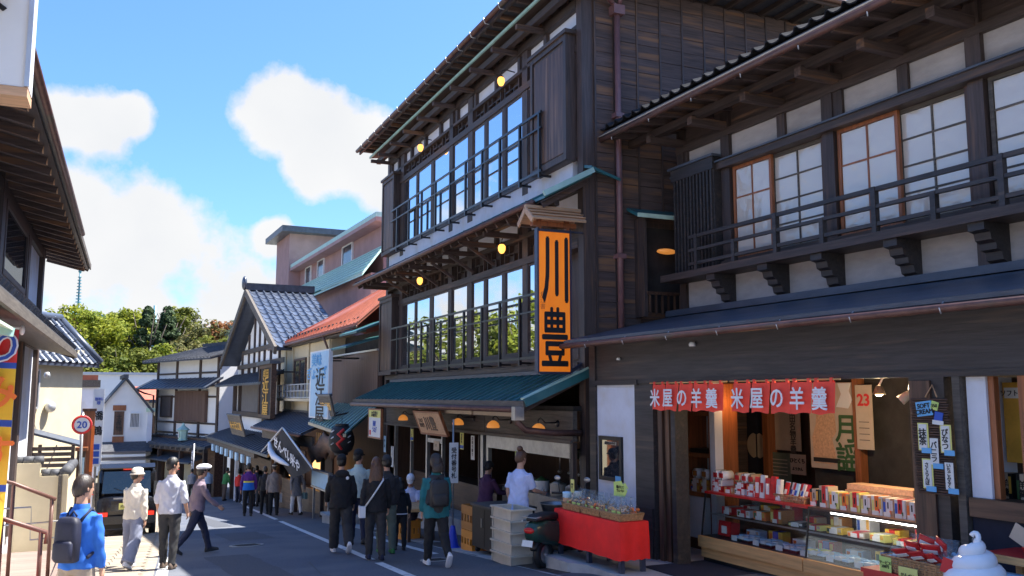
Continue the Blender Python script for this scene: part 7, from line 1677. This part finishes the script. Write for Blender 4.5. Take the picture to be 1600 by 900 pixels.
def person(label, loc, face_dir, h, top='black', bottom='charcoal', shoe='black', hair='hair_black', hairstyle='short', legs=(4, 2, -4, 2), arms=((5, 8, 12), (5, 8, 12)), lean=2, head=(0, 0), sleeve='long', skin='skin', fit=1.0, hem=0.0, wide=0.0,
           hat=None, vox=.012, group=None, stripes=None, toe=(0, 0), sit=False, vest=None, hood=False, lift=0.0, collar=True):
    t = thing('person', label, 'person', loc, -R(face_dir), group)
    s = h / 1.72
    V = lambda *q: Vector(q) * s
    dirp = lambda a: Vector((0, math.sin(R(a)), -math.cos(R(a))))
    pel = V(0, 0, .92)
    J = {}
    for i, sg_ in ((0, -1), (1, 1)):
        th, kn = legs[i * 2], legs[i * 2 + 1]
        hip = pel + V(sg_ * .088, 0, -.02); k = hip + dirp(th) * .42 * s + V(sg_ * .012, 0, 0); a = k + dirp(th - kn) * .41 * s; J[i] = [hip, k, a, th - kn]
    low = min(J[i][2].z - (.075 + .05 * max(0, math.sin(R(toe[i])))) * s for i in (0, 1)); sh = Vector((0, 0, -low + lift))
    pel = pel + sh
    for i in J: J[i][:3] = [q + sh for q in J[i][:3]]
    up = Vector((0, math.sin(R(lean)), math.cos(R(lean)))); fw = Vector((0, math.cos(R(lean)), -math.sin(R(lean)))); rt_ = Vector((1, 0, 0))
    sp_ = lambda q: pel + up * q * s
    A = {}
    for i, sg_ in ((0, -1), (1, 1)):
        ph, ab, el = arms[i]; ph -= lean * 0
        sho = sp_(.448) + rt_ * sg_ * .165 * s
        d1 = Vector((sg_ * math.sin(R(ab)), math.sin(R(ph)) * math.cos(R(ab)), -math.cos(R(ph)) * math.cos(R(ab)))); d2 = Vector((sg_ * math.sin(R(ab * .4 - 4)), math.sin(R(ph + el)), -math.cos(R(ph + el)))).normalized()
        e = sho + d1 * .285 * s; w = e + d2 * .25 * s; A[i] = (sho, e, w, d2)
    # --- body, one skin
    mb = MB()
    prof = [(-.10, .10, .085), (-.05, .155, .105), (.02, .16, .115), (.14, .135, .10), (.28, .15, .108), (.39, .162, .105), (.45, .14, .088), (.49, .095, .07), (.525, .06, .06), (.60, .052, .056), (.66, .052, .058)]
    mb.loft([ring_e(sp_(q), rt_, fw, w * s, d * s) for q, w, d in prof])
    hy, hp = R(head[0]), R(head[1])
    hm = Matrix.Rotation(-hy, 3, 'Z') @ Matrix.Rotation(-hp, 3, 'X'); hc = sp_(.72) + fw * .015 * s; hl = lambda x, y, z: hc + hm @ (Vector((x, y, z)) * s)
    hr = [(-.125, .03, .035, .02), (-.11, .05, .055, .02), (-.07, .062, .082, .008), (-.02, .072, .094, .0), (.03, .077, .098, -.004), (.07, .072, .092, -.008), (.10, .055, .072, -.01), (.118, .02, .03, -.01)]
    mb.loft([[tuple(hl(w * math.cos(a), d * math.sin(a) + o_, z)) for a in [2 * math.pi * k / 16 for k in range(16)]] for z, w, d, o_ in hr])
    mb.loft([[tuple(hl(x * math.cos(a), y_ + x * math.sin(a), z)) for a in [2 * math.pi * k / 6 for k in range(6)]] for z, x, y_ in ((.02, .006, .092), (-.02, .012, .103), (-.035, .013, .104), (-.045, .006, .094))])
    for sg_ in (-1, 1): mb.ell(hl(sg_ * .078, -.005, -.01), (.012 * s, .022 * s, .032 * s), 8, 6)
    for i in (0, 1):
        hip, k, a, fa = J[i]; mb.tube([hip, hip.lerp(k, .5), k, k.lerp(a, .35), a, a - Vector((0, 0, .03 * s))], [.082 * s, .07 * s, .052 * s, .052 * s, .036 * s, .036 * s], 12)
        sho, e, w, d2 = A[i]; mb.tube([sho, sho.lerp(e, .5), e, e.lerp(w, .4), w], [.05 * s, .042 * s, .036 * s, .035 * s, .025 * s], 10)
        sg_ = (-1, 1)[i]; side = Vector((0, -sg_ * 0 + 1, 0)); side = (side - d2 * side.dot(d2)).normalized(); pn = d2.cross(side) * 1.0
        inn = pn if pn.x * -sg_ > 0 else -pn
        pc = w + d2 * .045 * s
        mb.loft([ring_e(w + d2 * q * s, side, inn, a_ * s, b_ * s, 10) for q, a_, b_ in ((-.01, .024, .018), (.03, .036, .016), (.075, .04, .015), (.09, .036, .012))])
        for fi, (off, L) in enumerate(((.030, .068), (.010, .078), (-.010, .073), (-.030, .058))):
            b0 = w + d2 * .082 * s + side * off * s; c1 = b0 + (d2 * .9 + inn * .25).normalized() * L * .5 * s; c2 = c1 + (d2 * .6 + inn * .75).normalized() * L * .5 * s
            mb.tube([b0, c1, c2], [.0085 * s, .008 * s, .0065 * s], 6)
        b0 = w + d2 * .03 * s + side * .034 * s; mb.tube([b0, b0 + (d2 * .6 + side * .7 + inn * .3).normalized() * .035 * s, b0 + (d2 * 1.3 + side * .8 + inn * .6).normalized() * .062 * s], [.011 * s, .010 * s, .007 * s], 6)
    body = remesh(mb.build('body', skin, t, True), min(vox, .0095) if vox < .014 else vox, 0, 1)
    for sg_ in (-1, 1): MB().ell(hl(sg_ * .032, .086, .005), (.012 * s, .006 * s, .006 * s), 8, 6).build('eye', 'ink', t, True)
    MB().ell(hl(0, .094, -.072), (.022 * s, .006 * s, .005 * s), 8, 6).build('mouth', 'cloth_red', t, True)
    # --- trousers
    mb = MB(); g_ = fit
    mb.loft([ring_e(sp_(q), rt_, fw, w * s, d * s) for q, w, d in ((-.11, .11, .10), (-.04, .178, .128), (.04, .178, .13), (.10, .165, .122))])
    for i in (0, 1):
        hip, k, a, fa = J[i]; b_ = a.lerp(k, .03)
        mb.tube([hip + Vector((0, 0, .03 * s)), hip.lerp(k, .45), k, k.lerp(a, .45), b_, b_ + (b_ - k).normalized() * .02 * s], [.098 * s * g_, .092 * s * (g_ + wide * .4), (.074 + wide * .07) * s * g_, (.068 + wide * .1) * s * g_, (.058 + wide * .12) * s * g_, (.058 + wide * .12) * s * g_], 14)
    remesh(mb.build('trousers', 'cloth_' + bottom, t, True), vox, .004 * s)
    # --- top
    mb = MB()
    lo = -.06 - hem
    pr = [(lo, .19 + hem * .12, .14 + hem * .05), (.0, .19, .142), (.14, .172, .132), (.28, .178, .134), (.38, .186, .128), (.43, .175, .115), (.47, .145, .10), (.505, .10, .082), (.535, .072, .07)]
    if hem > .3: pr.insert(1, (lo / 2, .2 + hem * .06, .15))
    mb.loft([ring_e(sp_(q), rt_, fw, w * s * fit, d * s * fit) for q, w, d in pr])
    for i in (0, 1):
        sho, e, w, d2 = A[i]
        if sleeve == 'long': mb.tube([sho + Vector((0, 0, .012 * s)), sho.lerp(e, .5), e, e.lerp(w, .5), w - d2 * .01 * s], [.058 * s * fit, .060 * s * fit, .055 * s * fit, .05 * s * fit, .042 * s * fit], 12)
        elif sleeve == 'rolled': mb.tube([sho + Vector((0, 0, .012 * s)), sho.lerp(e, .5), e, e.lerp(w, .25)], [.058 * s, .060 * s, .056 * s, .053 * s], 12)
        else: mb.tube([sho + Vector((0, 0, .012 * s)), sho.lerp(e, .4), sho.lerp(e, .85)], [.058 * s, .066 * s, .068 * s], 12)
    tp_ = remesh(mb.build('top', 'cloth_' + top, t, True), vox, .0045 * s)
    if stripes:
        for q0, q1, m_, ex in stripes:
            mbb = MB(); mbb.loft([ring_e(sp_(q), rt_, fw, w * s * fit * ex, d * s * fit * ex, 24) for q, w, d in [(q0 + (q1 - q0) * j / 4, np.interp(q0 + (q1 - q0) * j / 4, [p_[0] for p_ in pr], [p_[1] for p_ in pr]), np.interp(q0 + (q1 - q0) * j / 4, [p_[0] for p_ in pr], [p_[2] for p_ in pr])) for j in range(5)]], False); mbb.build('colour_band', 'cloth_' + m_, tp_, True)
    if vest:
        mbb = MB(); mbb.loft([ring_e(sp_(q), rt_, fw, w * s, d * s) for q, w, d in ((-.1, .2, .155), (.05, .196, .155), (.28, .19, .15), (.40, .19, .142), (.49, .14, .105), (.52, .09, .08))]); remesh(mbb.build('vest', 'cloth_' + vest, t, True), vox, .004 * s)
    if hood: mbb = MB(); mbb.ell(sp_(.50) - fw * .10 * s, (.13 * s, .055 * s, .075 * s)); mbb.build('hood', 'cloth_' + top, tp_, True)
    if collar: MB().loft([ring_e(sp_(q), rt_, fw, w * s, d * s, 16) for q, w, d in ((.51, .085, .078), (.55, .078, .074), (.565, .072, .07))], False).build('collar', 'cloth_' + top, tp_, True)
    # --- shoes
    for i in (0, 1):
        a, fa = J[i][2], R(toe[i]); d = Vector((0, math.cos(fa), -math.sin(fa))); u_ = Vector((0, math.sin(fa), math.cos(fa)))
        o_ = a - u_ * .075 * s
        rg_ = [[tuple(o_ + d * y_ * s + rt_ * w_ * math.cos(b) * s + u_ * (max(0, math.sin(b)) * hh + .012 * min(0, math.sin(b)) + .012) * s) for b in [2 * math.pi * k / 14 for k in range(14)]] for y_, w_, hh in ((-.085, .022, .05), (-.07, .036, .085), (-.02, .042, .10), (.05, .045, .085), (.11, .05, .06), (.16, .045, .048), (.185, .02, .03))]
        q = MB().loft(rg_).build('shoe', 'cloth_' + shoe, t, True)
        MB().loft([[tuple(o_ + d * y_ * s + rt_ * w_ * math.cos(b) * s + u_ * (.008 * math.sin(b) + .008) * s) for b in [2 * math.pi * k / 12 for k in range(12)]] for y_, w_ in ((-.088, .02), (-.07, .04), (.05, .048), (.12, .052), (.19, .018))]).build('sole', 'cloth_white' if shoe == 'shoe_white' else 'rubber', q, True)
    # --- hair and hat
    def hair_shell(mat, drop=.03, puff=1.0):
        vs, fs, n, m_ = [], [], 44, 22
        for i in range(m_ + 1):
            th = math.pi * i / m_
            for k in range(n):
                a = 2 * math.pi * k / n; dx, dy, dz = math.sin(th) * math.cos(a), math.sin(th) * math.sin(a), math.cos(th)
                cut = .03 - drop + .012 * math.sin(k * 3.7) + float(np.interp(dy, [-1, -.35, .25, .6, .9], [-.10, -.065, -.03, .045, .062]))
                z = dz * .128; rr = 1.08 * puff + .018 * math.sin(k * 2.1 + .5 * math.sin(i * .8)) + .014 * math.sin(k * 5.3 + i * .35) + .02 * math.sin(i * .9 + k * .3)
                if z < cut: rr = .72
                vs.append(tuple(hl(dx * .082 * rr, dy * .104 * rr - .008, max(z, cut - .02) * (1.06 if z > cut else 1))))
        for i in range(m_):
            for k in range(n): fs.append((i * n + k, i * n + (k + 1) % n, (i + 1) * n + (k + 1) % n, (i + 1) * n + k))
        return mesh_obj('hair', vs, fs, mat, t, True)
    if hairstyle: hair_shell(hair, .03 if hairstyle != 'bob' else .06, 1.0 if hairstyle != 'bob' else 1.1)
    if hairstyle in ('long', 'bob'):
        L = .42 if hairstyle == 'long' else .12; rg_ = []
        for j in range(9):
            q = j / 8; w_ = .085 + .045 * math.sin(q * 2.2) * (1 if hairstyle == 'long' else .3); rg_.append([tuple(hl(0, -.06 - .04 * min(1, q * 2), .03 - (.08 + L) * q) + rt_ * w_ * s * math.cos(b) * (1 + .06 * math.sin(j * 3 + b * 5)) + fw * (.05 * math.sin(b) * (1 - .3 * q)) * s) for b in [2 * math.pi * k / 16 for k in range(16)]])
        MB().loft(rg_).build('long_hair', hair, t, True)
    if hairstyle == 'bun': MB().ell(hl(0, -.06, .14), (.055 * s, .055 * s, .05 * s), 14, 10).build('hair_bun', hair, t, True)
    if hat:
        kd, m_ = hat; z0 = .045
        if kd == 'cap':
            hb = MB().loft([[tuple(hl(.088 * r_ * math.cos(a), .11 * r_ * math.sin(a) - .006, z)) for a in [2 * math.pi * k / 20 for k in range(20)]] for z, r_ in ((z0 - .02, 1.02), (z0 + .03, 1.0), (z0 + .07, .8), (z0 + .095, .4), (z0 + .1, .05))]).build('cap', 'cloth_' + m_, t, True)
            rg_ = [[tuple(hl(.075 * math.cos(a) * (1 - .15 * q), .09 + .085 * q * math.sin(a), z0 - .012 - .02 * q + dz)) for a in [math.pi * k / 10 for k in range(11)]] for q, dz in ((0, .006), (1, .006), (1, -.004), (0, -.004))]; MB().loft(rg_, True).build('brim', 'cloth_' + m_, hb, True)
        elif kd == 'hunting':
            hb = MB().loft([[tuple(hl(.10 * r_ * math.cos(a), .14 * r_ * math.sin(a) + .02, z)) for a in [2 * math.pi * k / 20 for k in range(20)]] for z, r_ in ((z0 - .01, .95), (z0 + .02, 1.12), (z0 + .05, 1.05), (z0 + .085, .6), (z0 + .09, .1))]).build('cap', 'cloth_' + m_, t, True)
        elif kd in ('bucket', 'floppy'):
            br_ = .15 if kd == 'bucket' else .112; hb = MB().loft([[tuple(hl(r_ * math.cos(a), r_ * 1.15 * math.sin(a) - .004, z)) for a in [2 * math.pi * k / 20 for k in range(20)]] for z, r_ in ((z0 - .04, br_), (z0 - .03, br_), (z0 - .005, .092), (z0 + .06, .085), (z0 + .085, .05), (z0 + .09, .01))]).build('hat', 'cloth_' + m_, t, True)
            if kd == 'bucket': MB().loft([[tuple(hl(.0945 * math.cos(a), .0945 * 1.15 * math.sin(a) - .004, z)) for a in [2 * math.pi * k / 20 for k in range(20)]] for z in (z0, z0 + .025)], False).build('hat_band', 'cloth_cream', hb, True)
        elif kd == 'scarf':
            hb = MB().loft([[tuple(hl(.09 * r_ * math.cos(a), .112 * r_ * math.sin(a) - .008, z)) for a in [2 * math.pi * k / 20 for k in range(20)]] for z, r_ in ((.03, 1.04), (.07, 1.0), (.11, .7), (.13, .1))]).build('head_scarf', 'cloth_' + m_, t, True); MB().ell(hl(0, -.12, .02), (.03 * s, .03 * s, .03 * s)).tube([hl(0, -.12, .02), hl(.03, -.15, -.06)], .02 * s, 8).build('scarf_knot', 'cloth_' + m_, hb, True)
    info = dict(t=t, s=s, sp=sp_, fw=fw, rt=rt_, up=up, A=A, hl=hl, J=J)
    return info
def backpack(P_, mat, label, w=.29, d=.15, hh=.44, strap='black', off=.12, z0=.02):
    t, s = P_['t'], P_['s']; sp_, fw, rt_ = P_['sp'], P_['fw'], P_['rt']
    ro = t.matrix_basis
    bp = thing('backpack', label, 'backpack', tuple(t.location), t.rotation_euler.z)
    rg_ = [ring_e(sp_(z0 + q * hh) - fw * (off + d * .5) * s, rt_, fw, w * .5 * f_ * s, d * .5 * f_ * s, 20, .55) for q, f_ in ((0, .8), (.04, .97), (.5, 1.0), (.85, .96), (.97, .75), (1.0, .5))]
    MB().loft(rg_).build('pack', mat, bp, True)
    MB().loft([ring_e(sp_(z0 + q * hh) - fw * (off + d * 1.0) * s, rt_, fw, w * .4 * f_ * s, .035 * f_ * s, 18, .6) for q, f_ in ((.05, .8), (.1, 1), (.42, 1), (.48, .8))]).build('pocket', mat, bp, True)
    for sg_ in (-1, 1): tube(bp, 'strap', 'cloth_' + strap, [sp_(z0 + hh * .9) - fw * off * s + rt_ * sg_ * .08 * s, sp_(.515) + rt_ * sg_ * .11 * s, sp_(.40) + fw * .135 * s + rt_ * sg_ * .12 * s, sp_(.15) + fw * .12 * s + rt_ * sg_ * .16 * s, sp_(.06) - fw * .1 * s + rt_ * sg_ * .17 * s], .018 * s, 8)
    tube(bp, 'handle', 'cloth_' + strap, [sp_(z0 + hh) - fw * off * s - rt_ * .04 * s, sp_(z0 + hh + .05) - fw * off * s, sp_(z0 + hh) - fw * off * s + rt_ * .04 * s], .01 * s, 6)
    return bp
def handbag(P_, label, mat, hand=1, w=.22, hh=.2, drop=.12, d=.07, cat='bag', name='handbag'):
    t, s = P_['t'], P_['s']; sho, e, wr, d2 = P_['A'][hand]; c = wr + d2 * .10 * s
    bg = thing(name, label, cat, tuple(t.location), t.rotation_euler.z)
    MB().box(c.x - d / 2, c.x + d / 2, c.y - w / 2, c.y + w / 2, c.z - drop - hh, c.z - drop).build('bag', mat, bg)
    for x in (-d * .35, d * .35): tube(bg, 'bag_handle', mat, [(c.x + x, c.y - w * .3, c.z - drop), (c.x + x * .3, c.y - w * .1, c.z), (c.x + x * .3, c.y + w * .1, c.z), (c.x + x, c.y + w * .3, c.z - drop)], .006, 5)
    return bg
def G2(x, y, dz=.012): return (x, y, ground_z(y) + dz)
M('pack_navy', (.012, .014, .035), .6, var=.25, scale=8); M('bag_white', (.70, .70, .70), .5, var=.05); M('bag_teal', (.16, .30, .34), .6, var=.1); M('bag_tan', (.55, .16, .07), .6, var=.15); M('pack_black', (.016, .016, .018), .6, var=.3, scale=8); M('pack_red', (.5, .02, .02), .6, var=.1)
# -- sunny side group
p = person('person in a bright blue jacket and beige trousers carrying a navy backpack', G2(.06, 8.75), 34, 1.50, 'blue', 'khaki', 'black', 'hair_dark', 'short', (3, 2, -3, 2), ((8, 8, 10), (2, 8, 14)), 2, (22, 4), vox=.011)
backpack(p, 'pack_navy', 'navy backpack on the person in the bright blue jacket', .25, .13, .43, 'navy')
p = person('person in a cream jacket, cream cap and wide slate trousers stepping forward', G2(.92, 16.35), 32, 1.60, 'cream', 'slate', 'shoe_white', 'hair_black', 'short', (9, 4, -14, 22), ((18, 10, 50), (-12, 10, 18)), 4, (40, 0), hat=('floppy', 'cream'), wide=.42, vox=.012, toe=(0, 26))
handbag(p, 'orange-brown tote bag held by the person in the cream jacket', 'bag_tan', 0, .30, .28, .02, .1, 'bag', 'tote_bag')
p = person('person in a grey rolled-sleeve shirt and dark trousers standing with a hand at the pocket', G2(1.45, 15.95), 24, 1.74, 'grey_shirt', 'charcoal', 'brown_dark', 'hair_black', 'short', (6, 3, -7, 3), ((2, 12, 22), (-6, 14, 34)), 2, (48, 4), sleeve='rolled', vox=.012)
p = person('person in a mauve shirt, dark vest and white flat cap walking to the right', G2(2.15, 18.3), 82, 1.68, 'mauve', 'navy', 'charcoal', 'hair_dark', 'short', (24, 8, -22, 18), ((-18, 8, 15), (26, 8, 25)), 5, (-10, 0), hat=('hunting', 'white'), vox=.013, toe=(-6, 24))
# -- far visitors
fg = 'visitors far down the street'
p = person('far visitor in a light blue shirt and dark trousers', G2(6.7, 52.6), 8, 1.7, 'lightblue', 'charcoal', 'black', 'hair_black', 'short', (4, 2, -5, 4), vox=.02, group=fg)
p = person('far visitor in a green jumper leaning right', G2(7.1, 49.2), 60, 1.66, 'green', 'brown_dark', 'black', 'hair_black', 'short', (6, 3, -6, 4), lean=12, vox=.02, group=fg)
p = person('far visitor in a red top beside the green jumper', G2(7.25, 45.6), 20, 1.52, 'red', 'navy', 'black', 'hair_black', 'short', (5, 3, -5, 3), vox=.02, group=fg)
p = person('far visitor in a navy jacket with a red backpack', G2(7.0, 42.0), 15, 1.70, 'navy', 'denim', 'black', 'hair_black', 'short', (4, 2, -4, 2), vox=.02, group=fg)
backpack(p, 'pack_red', 'red backpack on the far visitor in the navy jacket', strap='red')
p = person('far visitor in a pink-striped top half hidden behind the red backpack', G2(7.55, 43.0), 10, 1.62, 'orange', 'denim', 'shoe_white', 'hair_black', 'bob', (4, 2, -4, 2), vox=.02, group=fg)
p = person('visitor in a purple and bright blue jacket with a yellow band', G2(5.38, 31.8), 5, 1.72, 'purple', 'black', 'charcoal', 'hair_black', 'short', (5, 3, -5, 5), ((0, 14, 8), (0, 14, 8)), vox=.014, stripes=((.19, .245, 'yellow', 1.05), (-.06, .19, 'brightblue', 1.045)))
p = person('visitor in a taupe jacket and dark banded bucket hat', G2(6.15, 31.3), 3, 1.67, 'taupe', 'black', 'black', 'hair_dark', 'short', (4, 2, -4, 2), ((0, 14, 8), (4, 12, 10)), vox=.014, hat=('bucket', 'charcoal'), fit=1.1, hem=.08)
handbag(p, 'white plastic shopping bag of the visitor in the taupe jacket', 'bag_white', 1, .24, .3, .02, .1, 'bag', 'shopping_bag')
p = person('visitor in dark clothes half hidden left of the taupe jacket', G2(6.05, 32.4), 0, 1.6, 'charcoal', 'black', 'black', 'hair_black', 'short', (5, 3, -5, 4), vox=.016)
p = person('visitor in a grey coat and white trousers with hands behind the back', G2(6.75, 30.6), -12, 1.62, 'greycoat', 'white', 'black', 'hair_dark', 'bob', (12, 4, -10, 10), ((-28, 16, 20), (-28, 16, 20)), 3, (20, 6), vox=.014, hem=.2, toe=(0, 15))
handbag(p, 'pale teal handbag held behind the visitor in the grey coat', 'bag_teal', 1, .24, .2, .0, .1)
p = person('far visitor in white beside the timber shop post', G2(7.6, 47.5), -20, 1.6, 'white', 'navy', 'black', 'hair_black', 'bob', (4, 2, -4, 2), vox=.02, group=fg)
p = person('far visitor in a dark coat under the shop eave', G2(7.0, 39.5), 30, 1.66, 'navy', 'charcoal', 'black', 'hair_black', 'short', (4, 2, -6, 4), vox=.02, group=fg)
p = person('far visitor in a grey top at the bend of the street', G2(6.1, 55.0), 0, 1.68, 'greycoat', 'charcoal', 'black', 'hair_black', 'short', (6, 2, -6, 4), vox=.02, group=fg)
# -- visitors in the shade in front of the restaurant
p = person('visitor in black hooded jacket, black cap and baggy black trousers walking away', G2(4.42, 16.3), 8, 1.72, 'black', 'charcoal', 'shoe_white', 'hair_black', 'short', (14, 6, -20, 26), ((10, 14, 30), (-8, 14, 28)), 4, (12, 2), hat=('cap', 'black'), fit=1.12, hem=.06, hood=True, vox=.012, toe=(0, 42), wide=.15)
MB().ell(p['sp'](.42) - p['fw'] * .15 + p['rt'] * .09, (.03, .008, .03)).build('white_logo', 'ink_white', p['t'], True)
p = person('tall visitor in a pale mint shirt behind the black-jacketed walkers', G2(5.2, 17.9), 10, 1.82, 'mint', 'navy', 'charcoal', 'hair_black', 'short', (8, 4, -10, 12), ((4, 10, 20), (4, 10, 25)), 2, (42, 0), vox=.013, toe=(0, 12), hat=('cap', 'black'))
p = person('visitor with long brown hair, black jacket and white shoulder bag', G2(4.58, 14.7), 10, 1.63, 'black', 'charcoal', 'navy', 'hair_brown', 'long', (6, 3, -7, 6), ((-4, 12, 14), (6, 14, 12)), 2, (6, 0), vox=.011, fit=1.05, hem=.05)
sbg = thing('shoulder_bag', 'white shoulder bag on a white strap across the black jacket', 'bag', tuple(p['t'].location), p['t'].rotation_euler.z)
tube(sbg, 'strap', 'bag_white', [p['sp'](.50) + p['rt'] * .11 + p['fw'] * .03, p['sp'](.45) + p['rt'] * .10 - p['fw'] * .15, p['sp'](.2) - p['rt'] * .06 - p['fw'] * .17, p['sp'](-.02) - p['rt'] * .2 - p['fw'] * .1], .014, 6)
q = MB().box(-.05, .05, -.1, .1, -.16, .02).build('bag', 'bag_white', sbg); q.matrix_basis = Matrix.Translation(p['sp'](-.02) - p['rt'] * .235 - p['fw'] * .04)
p = person('visitor in a dark cap and olive trousers beside the long-haired one', G2(5.06, 15.6), 6, 1.66, 'charcoal', 'olive', 'green', 'hair_black', 'short', (4, 2, -5, 4), ((2, 8, 10), (2, 8, 10)), 2, (0, 0), hat=('cap', 'charcoal'), vox=.013, wide=.1)
p = person('child in a black tracksuit jacket with white hem stripe', G2(5.45, 16.0), 14, 1.26, 'black', 'black', 'charcoal', 'hair_black', 'bob', (5, 3, -5, 4), ((4, 16, 16), (4, 16, 16)), 3, (0, 8), vox=.011, stripes=((-.055, -.03, 'white', 1.03),), hood=True)
p = person('visitor with a grey rucksack, teal sleeves and black leggings walking towards the shops', G2(5.05, 13.1), 6, 1.64, 'teal', 'black', 'shoe_white', 'hair_dark', 'bob', (12, 5, -16, 30), ((2, 10, 14), (2, 10, 16)), 3, (-4, 4), hat=('cap', 'charcoal'), vox=.011, fit=1.08, hem=.1, toe=(0, 55), vest='charcoal')
backpack(p, 'pack_black', 'dark grey rucksack on the visitor with teal sleeves', .31, .15, .42, 'charcoal')
p = person('worker with a hair bun in a pale blue tee shirt behind the beige crates', G2(6.40, 12.98, .012), 62, 1.66, 'uniform', 'navy', 'black', 'hair_brown', 'bun', (8, 4, -8, 6), ((-10, 10, 30), (22, 10, 55)), 6, (10, 10), sleeve='short', vox=.011, hem=.1, collar=False)
ap = p
p = person('eel cutter in a white cap and pale uniform seated at the shop front', (6.62, 18.7, ground_z(18.7)), 205, 1.66, 'uniform', 'navy', 'black', 'hair_black', 'short', (80, 85, 80, 85), ((35, 6, 40), (30, 6, 50)), 14, (0, 30), hat=('cap', 'white'), sleeve='short', vox=.013)
p = person('eel cutter in a white headscarf bending over the board', (6.5, 19.6, ground_z(19.6)), 190, 1.64, 'uniform', 'navy', 'black', 'hair_black', 'short', (80, 85, 80, 85), ((40, 6, 30), (40, 6, 30)), 24, (0, 34), hat=('scarf', 'white'), sleeve='short', vox=.013)
p = person('person in a plum patterned jacket and grey cap inside the shop front', (7.35, 16.4, ground_z(16.4) - .1), 70, 1.62, 'plum', 'uniform', 'black', 'hair_black', 'short', (4, 2, -4, 2), ((30, 8, 50), (30, 8, 50)), 8, (0, 20), hat=('scarf', 'charcoal'), vox=.013, vest=None)
for k, (x, y) in enumerate(((6.62, 18.7), (6.5, 19.6))):
    stl = thing('work_stool', ('low wooden stool under the white-capped eel cutter', 'low wooden stool under the headscarfed eel cutter')[k], 'stool', G2(x, y, 0)); B(stl, 'seat', 'wood_light', -.2, .2, -.2, .2, .34, .38); [B(stl, 'leg', 'wood_light', a - .02, a + .02, b - .02, b + .02, 0, .34) for a in (-.15, .15) for b in (-.15, .15)]
wt = thing('cutting_table', 'low wooden cutting table before the eel cutters', 'table', G2(6.4, 17.7, 0), R(-4)); B(wt, 'tabletop', 'wood_light', -.3, .3, -.35, 2.2, .62, .68); [B(wt, 'leg', 'wood_brown_z', a - .03, a + .03, b - .03, b + .03, -.1, .62) for a in (-.25, .25) for b in (-.3, 2.1)]
flush_texts()
flush_remesh()
